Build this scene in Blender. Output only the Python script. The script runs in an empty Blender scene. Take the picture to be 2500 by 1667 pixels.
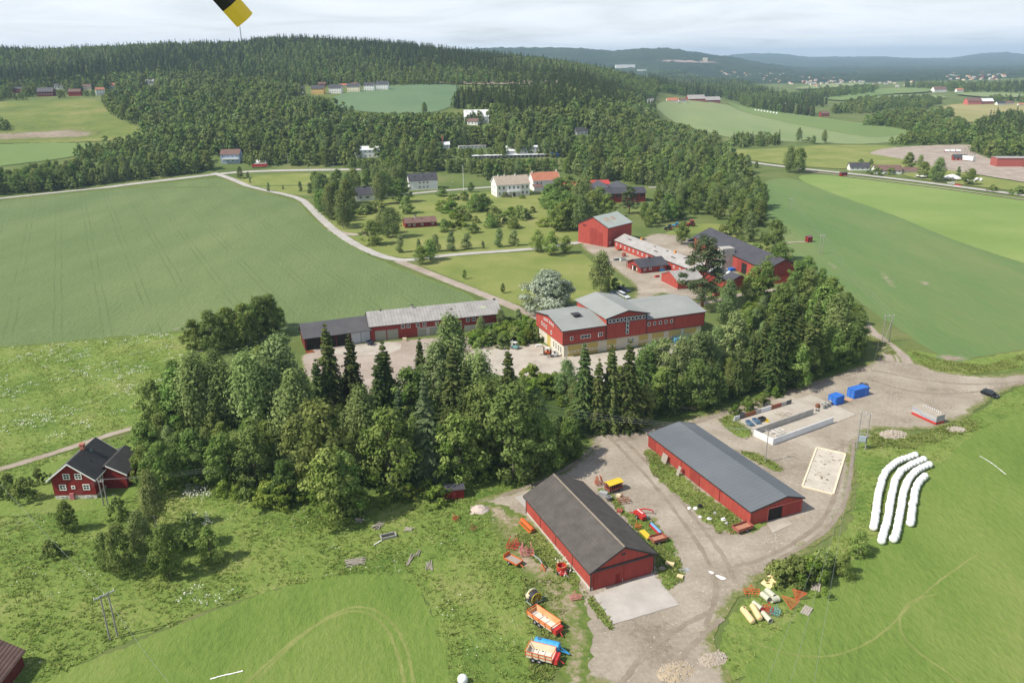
import bpy, bmesh, math, random
import numpy as np
from mathutils import Vector, Matrix
from mathutils.geometry import delaunay_2d_cdt

random.seed(7)
RNG = np.random.default_rng(7)
scene = bpy.context.scene
COL = scene.collection
R = math.radians

# ------------------------------------------------------------------ camera
CAM_H, PITCH, ROLL, FPX = 86.0, R(19.7), R(0.8), 1903.0     # FPX: focal length in pixels of the 2500 px wide frame
cam_data = bpy.data.cameras.new('camera')
cam = bpy.data.objects.new('camera', cam_data)
COL.objects.link(cam)
scene.camera = cam
cam_data.sensor_width = 36.0
cam_data.lens = FPX / 2500.0 * 36.0
cam_data.clip_start, cam_data.clip_end = 0.1, 60000.0
FW = Vector((0, math.cos(PITCH), -math.sin(PITCH)))
U0 = Vector((0, math.sin(PITCH), math.cos(PITCH)))
RT = Vector((1, 0, 0)) * math.cos(ROLL) - U0 * math.sin(ROLL)
UP = Vector((1, 0, 0)) * math.sin(ROLL) + U0 * math.cos(ROLL)
cam.matrix_world = Matrix((
 (RT.x, UP.x, -FW.x, 0), (RT.y, UP.y, -FW.y, 0), (RT.z, UP.z, -FW.z, CAM_H), (0, 0, 0, 1)))

# ------------------------------------------------------------------ world, sun, exposure
SUN_EL, SUN_AZ = R(48), R(20)          # light comes from the left and a little from behind the camera
to_sun = Vector((-math.cos(SUN_EL) * math.cos(SUN_AZ), -math.cos(SUN_EL) * math.sin(SUN_AZ), math.sin(SUN_EL)))
world = bpy.data.worlds.new('World')
scene.world = world
world.use_nodes = True
wn, wl = world.node_tree.nodes, world.node_tree.links
wn.clear()
w_out = wn.new('ShaderNodeOutputWorld')
w_bg = wn.new('ShaderNodeBackground')
w_bg.inputs['Strength'].default_value = 0.10
w_sky = wn.new('ShaderNodeTexSky')
w_sky.sky_type = 'NISHITA'
w_sky.sun_disc = False
w_sky.sun_elevation = SUN_EL
w_sky.sun_rotation = math.atan2(to_sun.x, to_sun.y)
w_sky.altitude = 200
w_sky.air_density, w_sky.dust_density, w_sky.ozone_density = 1.0, 1.6, 1.2
# one even layer of thin high cloud, denser to the eye where it is seen at a slant
def wmath(op, a, b=None):
 q = wn.new('ShaderNodeMath'); q.operation = op
 for i, v in enumerate((a, b)):
  if v is None: continue
  if isinstance(v, (int, float)): q.inputs[i].default_value = v
  else: wl.new(v, q.inputs[i])
 return q.outputs[0]
w_tc = wn.new('ShaderNodeTexCoord')
w_sep = wn.new('ShaderNodeSeparateXYZ')
wl.new(w_tc.outputs['Generated'], w_sep.inputs['Vector'])
w_z = wmath('ADD', wmath('MAXIMUM', w_sep.outputs['Z'], 0.0), 0.07)
w_cmb = wn.new('ShaderNodeCombineXYZ')
wl.new(wmath('DIVIDE', w_sep.outputs['X'], w_z), w_cmb.inputs['X'])
wl.new(wmath('DIVIDE', w_sep.outputs['Y'], w_z), w_cmb.inputs['Y'])
w_n = wn.new('ShaderNodeTexNoise')
w_n.inputs['Scale'].default_value = 0.55
w_n.inputs['Detail'].default_value = 7
w_n.inputs['Roughness'].default_value = 0.58
w_n.inputs['Distortion'].default_value = 0.6
wl.new(w_cmb.outputs['Vector'], w_n.inputs['Vector'])
w_r = wn.new('ShaderNodeMapRange')
w_r.inputs['From Min'].default_value, w_r.inputs['From Max'].default_value = 0.30, 0.70
w_r.inputs['To Min'].default_value, w_r.inputs['To Max'].default_value = 0.07, 0.22
wl.new(w_n.outputs['Fac'], w_r.inputs['Value'])
w_fac = wmath('SUBTRACT', 1.0, wmath('EXPONENT', wmath('MULTIPLY', wmath('DIVIDE', w_r.outputs['Result'], w_z), -1.0)))
w_mix = wn.new('ShaderNodeMixRGB')
w_mix.inputs['Color2'].default_value = (11.6, 11.9, 12.5, 1)
wl.new(w_fac, w_mix.inputs['Fac'])
wl.new(w_sky.outputs['Color'], w_mix.inputs['Color1'])
wl.new(w_mix.outputs['Color'], w_bg.inputs['Color'])
wl.new(w_bg.outputs['Background'], w_out.inputs['Surface'])

sun_data = bpy.data.lights.new('sun', 'SUN')
sun_data.energy = 5.0
sun_data.angle = R(0.53)
sun_data.color = (1.0, 0.94, 0.82)
sun = bpy.data.objects.new('sun', sun_data)
COL.objects.link(sun)
sun.rotation_euler = to_sun.to_track_quat('Z', 'Y').to_euler()
sun.location = (-200, -60, 300)

vs = scene.view_settings
vs.view_transform, vs.look, vs.exposure, vs.gamma, vs.use_curve_mapping = 'Standard', 'None', 0.13, 1.0, False
scene.render.engine = 'CYCLES'
scene.cycles.max_bounces = 6
scene.cycles.diffuse_bounces = 3
scene.cycles.glossy_bounces = 2
scene.cycles.transmission_bounces = 3
scene.cycles.volume_bounces = 0
scene.cycles.transparent_max_bounces = 6
scene.cycles.use_denoising = True

# ------------------------------------------------------------------ terrain height and picture-to-ground helpers
def sstep(a, b, x):
 t = np.clip((np.asarray(x, float) - a) / (b - a), 0, 1)
 return t * t * (3 - 2 * t)

K = 2500.0 / 2352.0
def ray(px, py):
 return FW + RT * ((px - 1250.0) / FPX) - UP * ((py - 833.5) / FPX)

def crest_table(pts, D, trees=0.0):
 """skyline seen in the picture (2352 px) turned into bearing and ground height for a ridge D metres away"""
 r = [ray(x * K, y * K) for x, y in pts]
 return np.array([d.x / d.y for d in r]), np.maximum(np.array([CAM_H + d.z / d.y * D for d in r]) - trees, 0)

CRD = 1700.0
CRB, CRZ = crest_table([(-600, 112), (0, 106), (100, 110), (250, 103), (400, 96), (550, 95), (600, 84), (700, 83), (850, 92), (950, 99), (1050, 112), (1150, 121), (1250, 131), (1330, 143), (1400, 156), (1480, 176), (1560, 200), (1700, 240)], CRD, 14)
RIDGES = [(6000.0, 2600.0, *crest_table([(600, 150), (900, 125), (1050, 117), (1130, 112), (1200, 112), (1300, 112), (1400, 119), (1480, 114), (1540, 113), (1600, 122), (1680, 134), (1760, 150), (1850, 168), (1950, 190), (2000, 215)], 6000.0)),
    (12500.0, 5200.0, *crest_table([(-800, 140), (600, 145), (1500, 142), (1600, 137), (1660, 130), (1720, 124), (1790, 124), (1850, 132), (1950, 133), (2020, 131), (2100, 135), (2180, 135), (2230, 128), (2270, 123), (2310, 121), (2352, 126), (2450, 136), (2700, 140)], 12500.0)),
    (3400.0, 1300.0, *crest_table([(2050, 240), (2180, 197), (2250, 182), (2352, 174), (2480, 168), (2700, 165)], 3400.0))]

def T(x, y):
 x, y = np.asarray(x, float), np.asarray(y, float)
 b = x / np.maximum(y, 1.0)
 m = 1 - sstep(0.06, 0.22, b)
 base = np.interp(y, [600, 660, 760, 900, 1050, 1200, 2600], [0, 6, 22, 38, 50, 58, 40]) * m
 crest = np.interp(b, CRB, CRZ)
 f = sstep(1130, CRD, y) * (1 - 0.8 * sstep(CRD + 80, 2600, y))
 z = base + np.maximum(crest - base, 0) * f
 for D, dep, rb, rz in RIDGES:
  z = np.maximum(z, np.interp(b, rb, rz) * sstep(D - dep, D, y) * (1 - 0.6 * sstep(D, D + dep, y)))
 # rolling ground far away
 z = z + 4.0 * np.sin(x / 310.0 + 1.0) * np.sin(y / 420.0) * sstep(1500, 2500, y) * sstep(0.1, 0.2, b)
 return z

def S(px, py, z=None):
 """ground point (or point at height z) seen at a pixel of the 2500 x 1667 photograph"""
 d = ray(px, py)
 if z is not None:
  t = (z - CAM_H) / d.z
  return Vector((d.x * t, d.y * t, z))
 t, dt = 60.0, 12.0
 while t < 15000:
  if CAM_H + d.z * t < float(T(d.x * t, d.y * t)):
   lo, hi = t - dt, t
   for _ in range(24):
    m = (lo + hi) / 2
    if CAM_H + d.z * m < float(T(d.x * m, d.y * m)):
     hi = m
    else:
     lo = m
   t = hi
   return Vector((d.x * t, d.y * t, CAM_H + d.z * t))
  dt = 12.0 + t * 0.01
  t += dt
 return Vector((d.x * t, d.y * t, 0))

def G(px, py, z=None):
 """the same, for pixels of the picture scaled to 2352 px width"""
 return S(px * K, py * K, z)

def pix(p):
 v = Vector(p) - Vector((0, 0, CAM_H))
 k = max(v.dot(FW), 1e-3)
 return (1250 + FPX * v.dot(RT) / k) / K, (833.5 - FPX * v.dot(UP) / k) / K     # in 2352 px

def mpp(p):
 """metres per 2352-pixel at a point"""
 v = Vector(p) - Vector((0, 0, CAM_H))
 return v.dot(FW) / 1790.0

# ------------------------------------------------------------------ materials
MATS = {}
def _base(name):
 m = bpy.data.materials.new(name)
 m.use_nodes = True
 nt = m.node_tree
 return m, nt.nodes, nt.links, nt.nodes['Principled BSDF']

def mat(name, c1, c2=None, scale=3.0, rough=0.8, bump=0.0, bscale=None, detail=5, metallic=0.0, spec=0.3, stretch=None, contrast=0.5, rnd=0.0):
 """solid surface whose colour wanders between two tones"""
 if name in MATS:
  return MATS[name]
 m, n, l, p = _base(name)
 c2 = c2 or tuple(min(1, c * 1.25 + 0.005) for c in c1)
 tc = n.new('ShaderNodeTexCoord')
 mp = n.new('ShaderNodeMapping')
 if stretch:
  mp.inputs['Scale'].default_value = stretch
 nz = n.new('ShaderNodeTexNoise')
 nz.inputs['Scale'].default_value = scale
 nz.inputs['Detail'].default_value = detail
 nz.inputs['Roughness'].default_value = 0.65
 rp = n.new('ShaderNodeValToRGB')
 rp.color_ramp.elements[0].position = 0.5 - contrast / 2
 rp.color_ramp.elements[1].position = 0.5 + contrast / 2
 rp.color_ramp.elements[0].color = (*c1, 1)
 rp.color_ramp.elements[1].color = (*c2, 1)
 l.new(tc.outputs['Object'], mp.inputs['Vector'])
 l.new(mp.outputs['Vector'], nz.inputs['Vector'])
 l.new(nz.outputs['Fac'], rp.inputs['Fac'])
 col = rp.outputs['Color']
 if rnd:
  oi = n.new('ShaderNodeObjectInfo')
  mr = n.new('ShaderNodeMapRange')
  mr.inputs['To Min'].default_value, mr.inputs['To Max'].default_value = 1 - rnd, 1 + rnd
  hs = n.new('ShaderNodeHueSaturation')
  l.new(oi.outputs['Random'], mr.inputs['Value'])
  l.new(mr.outputs['Result'], hs.inputs['Value'])
  l.new(col, hs.inputs['Color'])
  col = hs.outputs['Color']
 l.new(col, p.inputs['Base Color'])
 p.inputs['Roughness'].default_value = rough
 p.inputs['Metallic'].default_value = metallic
 p.inputs['Specular IOR Level'].default_value = spec
 if bump:
  nb = n.new('ShaderNodeTexNoise')
  nb.inputs['Scale'].default_value = bscale or scale * 4
  nb.inputs['Detail'].default_value = 4
  bp = n.new('ShaderNodeBump')
  bp.inputs['Strength'].default_value = bump
  bp.inputs['Distance'].default_value = 0.1
  l.new(mp.outputs['Vector'], nb.inputs['Vector'])
  l.new(nb.outputs['Fac'], bp.inputs['Height'])
  l.new(bp.outputs['Normal'], p.inputs['Normal'])
 MATS[name] = m
 return m

def board_mat(name, c1, c2, pitch=0.16, rough=0.75, axis='h', groove=0.25):
 """painted vertical board cladding: grooves from a wave across the wall, weathering streaks"""
 if name in MATS:
  return MATS[name]
 m, n, l, p = _base(name)
 tc = n.new('ShaderNodeTexCoord')
 nz = n.new('ShaderNodeTexNoise')
 nz.inputs['Scale'].default_value, nz.inputs['Detail'].default_value = 1.0, 6
 mp = n.new('ShaderNodeMapping')
 mp.inputs['Scale'].default_value = (1.6, 1.6, 0.35)
 rp = n.new('ShaderNodeValToRGB')
 rp.color_ramp.elements[0].position, rp.color_ramp.elements[1].position = 0.3, 0.75
 rp.color_ramp.elements[0].color, rp.color_ramp.elements[1].color = (*c1, 1), (*c2, 1)
 l.new(tc.outputs['Object'], mp.inputs['Vector'])
 l.new(mp.outputs['Vector'], nz.inputs['Vector'])
 l.new(nz.outputs['Fac'], rp.inputs['Fac'])
 sx = n.new('ShaderNodeSeparateXYZ')
 l.new(tc.outputs['Object'], sx.inputs['Vector'])
 ad = n.new('ShaderNodeMath'); ad.operation = 'ADD'
 l.new(sx.outputs['X'], ad.inputs[0]); l.new(sx.outputs['Y'], ad.inputs[1])
 pp = n.new('ShaderNodeMath'); pp.operation = 'PINGPONG'; pp.inputs[1].default_value = pitch / 2
 l.new(ad.outputs[0], pp.inputs[0])
 gt = n.new('ShaderNodeMath'); gt.operation = 'LESS_THAN'; gt.inputs[1].default_value = pitch * 0.07
 l.new(pp.outputs[0], gt.inputs[0])
 mx = n.new('ShaderNodeMixRGB'); mx.blend_type = 'MULTIPLY'; mx.inputs['Color2'].default_value = (1 - groove, 1 - groove, 1 - groove, 1)
 l.new(gt.outputs[0], mx.inputs['Fac']); l.new(rp.outputs['Color'], mx.inputs['Color1'])
 l.new(mx.outputs['Color'], p.inputs['Base Color'])
 bp = n.new('ShaderNodeBump'); bp.inputs['Strength'].default_value = 0.5; bp.inputs['Distance'].default_value = 0.03; bp.invert = True
 l.new(gt.outputs[0], bp.inputs['Height']); l.new(bp.outputs['Normal'], p.inputs['Normal'])
 p.inputs['Roughness'].default_value = rough
 p.inputs['Specular IOR Level'].default_value = 0.25
 MATS[name] = m
 return m

def roof_mat(name, c1, c2, pitch=0.3, axis='X', rough=0.7, depth=0.05, groove=0.3, big=0.25, spec=0.3):
 """roofing with ribs or courses across one axis, patchy weathering"""
 if name in MATS:
  return MATS[name]
 m, n, l, p = _base(name)
 tc = n.new('ShaderNodeTexCoord')
 nz = n.new('ShaderNodeTexNoise')
 nz.inputs['Scale'].default_value, nz.inputs['Detail'].default_value, nz.inputs['Roughness'].default_value = big, 8, 0.7
 rp = n.new('ShaderNodeValToRGB')
 rp.color_ramp.elements[0].position, rp.color_ramp.elements[1].position = 0.32, 0.7
 rp.color_ramp.elements[0].color, rp.color_ramp.elements[1].color = (*c1, 1), (*c2, 1)
 l.new(tc.outputs['Object'], nz.inputs['Vector'])
 l.new(nz.outputs['Fac'], rp.inputs['Fac'])
 sx = n.new('ShaderNodeSeparateXYZ')
 l.new(tc.outputs['Object'], sx.inputs['Vector'])
 pp = n.new('ShaderNodeMath'); pp.operation = 'PINGPONG'; pp.inputs[1].default_value = pitch / 2
 l.new(sx.outputs[axis], pp.inputs[0])
 mr = n.new('ShaderNodeMapRange'); mr.inputs['From Max'].default_value = pitch * 0.25
 l.new(pp.outputs[0], mr.inputs['Value'])
 mx = n.new('ShaderNodeMixRGB'); mx.blend_type = 'MULTIPLY'
 inv = n.new('ShaderNodeMath'); inv.operation = 'SUBTRACT'; inv.inputs[0].default_value = 1.0
 l.new(mr.outputs['Result'], inv.inputs[1]); l.new(inv.outputs[0], mx.inputs['Fac'])
 mx.inputs['Color2'].default_value = (1 - groove, 1 - groove, 1 - groove, 1)
 l.new(rp.outputs['Color'], mx.inputs['Color1'])
 l.new(mx.outputs['Color'], p.inputs['Base Color'])
 bp = n.new('ShaderNodeBump'); bp.inputs['Strength'].default_value = 0.5; bp.inputs['Distance'].default_value = depth
 l.new(mr.outputs['Result'], bp.inputs['Height']); l.new(bp.outputs['Normal'], p.inputs['Normal'])
 p.inputs['Roughness'].default_value = rough
 p.inputs['Specular IOR Level'].default_value = spec
 MATS[name] = m
 return m

def ground_mat(name, stops, scale=0.05, fine=1.2, edge=None, edge_w=2.0, bump=0.6, streak=None, bdist=0.25, grain=0.35, fleck=None, rows=None):
 """soil or sward: colour ramp over layered noise; edge: tone that creeps in from the border (attribute 'edge', metres)"""
 if name in MATS:
  return MATS[name]
 m, n, l, p = _base(name)
 tc = n.new('ShaderNodeTexCoord')
 mp = n.new('ShaderNodeMapping')
 if streak:
  mp.inputs['Rotation'].default_value = (0, 0, streak[0])
  mp.inputs['Scale'].default_value = (1.0, streak[1], 1.0)
 l.new(tc.outputs['Object'], mp.inputs['Vector'])
 def noise(sc, det=6, ro=0.6, src=mp):
  q = n.new('ShaderNodeTexNoise')
  q.inputs['Scale'].default_value, q.inputs['Detail'].default_value, q.inputs['Roughness'].default_value = sc, det, ro
  l.new(src.outputs['Vector'] if src is mp else src.outputs['Object'], q.inputs['Vector'])
  return q
 n1, n2 = noise(scale, 8, 0.62), noise(fine, 6, 0.7)
 mm = n.new('ShaderNodeMath'); mm.operation = 'MULTIPLY_ADD'
 mm.inputs[1].default_value = grain
 l.new(n2.outputs['Fac'], mm.inputs[0])
 sb = n.new('ShaderNodeMath'); sb.operation = 'SUBTRACT'; sb.inputs[1].default_value = grain * 0.5
 l.new(n1.outputs['Fac'], sb.inputs[0]); l.new(sb.outputs[0], mm.inputs[2])
 rp = n.new('ShaderNodeValToRGB')
 while len(rp.color_ramp.elements) < len(stops):
  rp.color_ramp.elements.new(0.5)
 for e, (pos, c) in zip(rp.color_ramp.elements, stops):
  e.position, e.color = pos, (*c, 1)
 l.new(mm.outputs[0], rp.inputs['Fac'])
 col = rp.outputs['Color']
 if rows:            # wheel lanes pressed into a standing crop: (direction angle, spacing, gauge, width, tone, patchiness)
  ang, sp, gauge, wd, tone = rows
  rm = n.new('ShaderNodeMapping'); rm.inputs['Rotation'].default_value = (0, 0, ang)
  l.new(tc.outputs['Object'], rm.inputs['Vector'])
  wob = noise(0.02, 3, 0.5, tc)
  sx = n.new('ShaderNodeSeparateXYZ'); l.new(rm.outputs['Vector'], sx.inputs['Vector'])
  wa = n.new('ShaderNodeMath'); wa.operation = 'MULTIPLY_ADD'; wa.inputs[1].default_value = 2.0
  l.new(wob.outputs['Fac'], wa.inputs[0]); l.new(sx.outputs['X'], wa.inputs[2])
  pp = n.new('ShaderNodeMath'); pp.operation = 'PINGPONG'; pp.inputs[1].default_value = sp / 2
  l.new(wa.outputs[0], pp.inputs[0])
  s2 = n.new('ShaderNodeMath'); s2.operation = 'SUBTRACT'; s2.inputs[1].default_value = gauge / 2
  l.new(pp.outputs[0], s2.inputs[0])
  ab = n.new('ShaderNodeMath'); ab.operation = 'ABSOLUTE'; l.new(s2.outputs[0], ab.inputs[0])
  lt = n.new('ShaderNodeMapRange'); lt.inputs['From Min'].default_value, lt.inputs['From Max'].default_value = wd, wd * 0.3
  l.new(ab.outputs[0], lt.inputs['Value'])
  pat = noise(0.035, 4, 0.6, tc)
  pr = n.new('ShaderNodeMapRange'); pr.inputs['From Min'].default_value, pr.inputs['From Max'].default_value = 0.36, 0.6
  l.new(pat.outputs['Fac'], pr.inputs['Value'])
  mu = n.new('ShaderNodeMath'); mu.operation = 'MULTIPLY'
  l.new(lt.outputs['Result'], mu.inputs[0]); l.new(pr.outputs['Result'], mu.inputs[1])
  mx = n.new('ShaderNodeMixRGB'); mx.inputs['Color2'].default_value = (*tone, 1)
  l.new(mu.outputs[0], mx.inputs['Fac']); l.new(col, mx.inputs['Color1'])
  col = mx.outputs['Color']
 if fleck:           # scattered small specks: (colour, scale, threshold, patch scale)
  c, sc, th, psc = fleck
  vo = noise(sc, 2, 0.5, tc)
  pa = noise(psc, 4, 0.6, tc)
  ad = n.new('ShaderNodeMath'); ad.operation = 'MULTIPLY_ADD'; ad.inputs[1].default_value = 0.45
  l.new(pa.outputs['Fac'], ad.inputs[0]); l.new(vo.outputs['Fac'], ad.inputs[2])
  mr = n.new('ShaderNodeMapRange'); mr.inputs['From Min'].default_value, mr.inputs['From Max'].default_value = th, th + 0.04
  l.new(ad.outputs[0], mr.inputs['Value'])
  mx = n.new('ShaderNodeMixRGB'); mx.inputs['Color2'].default_value = (*c, 1)
  l.new(mr.outputs['Result'], mx.inputs['Fac']); l.new(col, mx.inputs['Color1'])
  col = mx.outputs['Color']
 if edge:
  at = n.new('ShaderNodeAttribute'); at.attribute_name = 'edge'
  ne = noise(0.55, 6, 0.7, tc)
  ma = n.new('ShaderNodeMath'); ma.operation = 'MULTIPLY_ADD'; ma.inputs[1].default_value = -2.2 * edge_w
  l.new(ne.outputs['Fac'], ma.inputs[0]); l.new(at.outputs['Fac'], ma.inputs[2])
  mr = n.new('ShaderNodeMapRange'); mr.inputs['From Min'].default_value, mr.inputs['From Max'].default_value = -edge_w * 0.25, -edge_w * 0.75
  l.new(ma.outputs[0], mr.inputs['Value'])
  er = n.new('ShaderNodeValToRGB')
  er.color_ramp.elements[0].color, er.color_ramp.elements[1].color = (*edge[0], 1), (*edge[1], 1)
  er.color_ramp.elements[0].position, er.color_ramp.elements[1].position = 0.35, 0.65
  l.new(n2.outputs['Fac'], er.inputs['Fac'])
  mx = n.new('ShaderNodeMixRGB'); l.new(mr.outputs['Result'], mx.inputs['Fac'])
  l.new(col, mx.inputs['Color1']); l.new(er.outputs['Color'], mx.inputs['Color2'])
  col = mx.outputs['Color']
 l.new(col, p.inputs['Base Color'])
 p.inputs['Roughness'].default_value = 0.95
 p.inputs['Specular IOR Level'].default_value = 0.1
 if bump:
  bp = n.new('ShaderNodeBump'); bp.inputs['Strength'].default_value = bump; bp.inputs['Distance'].default_value = bdist
  l.new(n2.outputs['Fac'], bp.inputs['Height']); l.new(bp.outputs['Normal'], p.inputs['Normal'])
 MATS[name] = m
 return m

def leaf_mat(name, dark, light, rnd=0.25, hue=0.02, trans=0.25):
 """foliage: tone per leaf clump (attribute 'tint') and per tree, some light passing through"""
 if name in MATS:
  return MATS[name]
 m = bpy.data.materials.new(name)
 m.use_nodes = True
 n, l = m.node_tree.nodes, m.node_tree.links
 n.clear()
 out = n.new('ShaderNodeOutputMaterial')
 at = n.new('ShaderNodeAttribute'); at.attribute_name = 'tint'
 mx = n.new('ShaderNodeMixRGB')
 mx.inputs['Color1'].default_value, mx.inputs['Color2'].default_value = (*dark, 1), (*light, 1)
 l.new(at.outputs['Fac'], mx.inputs['Fac'])
 oi = n.new('ShaderNodeObjectInfo')
 hs = n.new('ShaderNodeHueSaturation')
 mr = n.new('ShaderNodeMapRange'); mr.inputs['To Min'].default_value, mr.inputs['To Max'].default_value = 1 - rnd, 1 + rnd
 l.new(oi.outputs['Random'], mr.inputs['Value']); l.new(mr.outputs['Result'], hs.inputs['Value'])
 wn_ = n.new('ShaderNodeTexWhiteNoise'); wn_.noise_dimensions = '1D'
 l.new(oi.outputs['Random'], wn_.inputs['W'])
 mh = n.new('ShaderNodeMapRange'); mh.inputs['To Min'].default_value, mh.inputs['To Max'].default_value = 0.5 - hue, 0.5 + hue
 l.new(wn_.outputs['Value'], mh.inputs['Value']); l.new(mh.outputs['Result'], hs.inputs['Hue'])
 l.new(mx.outputs['Color'], hs.inputs['Color'])
 df = n.new('ShaderNodeBsdfDiffuse'); tr = n.new('ShaderNodeBsdfTranslucent')
 l.new(hs.outputs['Color'], df.inputs['Color']); l.new(hs.outputs['Color'], tr.inputs['Color'])
 ms = n.new('ShaderNodeMixShader'); ms.inputs['Fac'].default_value = trans
 l.new(df.outputs['BSDF'], ms.inputs[1]); l.new(tr.outputs['BSDF'], ms.inputs[2])
 l.new(ms.outputs['Shader'], out.inputs['Surface'])
 MATS[name] = m
 return m

# ------------------------------------------------------------------ mesh and object helpers
def tag(o, label=None, cat=None, group=None, kind=None):
 if label: o['label'] = label
 if cat: o['category'] = cat
 if group: o['group'] = group
 if kind: o['kind'] = kind
 return o

def link(name, me, material=None, parent=None, loc=None, rot=None, scale=None):
 o = bpy.data.objects.new(name, me)
 COL.objects.link(o)
 if material is not None and me is not None and hasattr(me, 'materials') and len(me.materials) == 0:
  for q in (material if isinstance(material, (list, tuple)) else [material]):
   me.materials.append(q)
 if parent is not None: o.parent = parent
 if loc is not None: o.location = loc
 if rot is not None: o.rotation_euler = rot if hasattr(rot, '__len__') else (0, 0, rot)
 if scale is not None: o.scale = scale if hasattr(scale, '__len__') else (scale,) * 3
 return o

def empty(name, loc, rz=0.0, label=None, cat=None, group=None):
 o = bpy.data.objects.new(name, None)
 COL.objects.link(o)
 o.location = loc
 o.rotation_euler = (0, 0, rz)
 o.empty_display_size = 0.5
 return tag(o, label, cat, group)

def np_mesh(name, verts, faces_idx, nside, tint=None, attr='tint', smooth=False):
 """mesh from arrays; every face has nside corners"""
 me = bpy.data.meshes.new(name)
 v = np.asarray(verts, np.float32)
 f = np.asarray(faces_idx, np.int32).reshape(-1)
 nf = len(f) // nside
 me.vertices.add(len(v)); me.vertices.foreach_set('co', v.reshape(-1))
 me.loops.add(len(f)); me.loops.foreach_set('vertex_index', f)
 me.polygons.add(nf)
 me.polygons.foreach_set('loop_start', np.arange(0, nf * nside, nside, dtype=np.int32))
 me.polygons.foreach_set('loop_total', np.full(nf, nside, np.int32))
 if smooth:
  me.polygons.foreach_set('use_smooth', np.ones(nf, bool))
 me.update(calc_edges=True)
 if tint is not None:
  a = me.attributes.new(attr, 'FLOAT', 'POINT')
  a.data.foreach_set('value', np.asarray(tint, np.float32))
 return me

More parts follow.
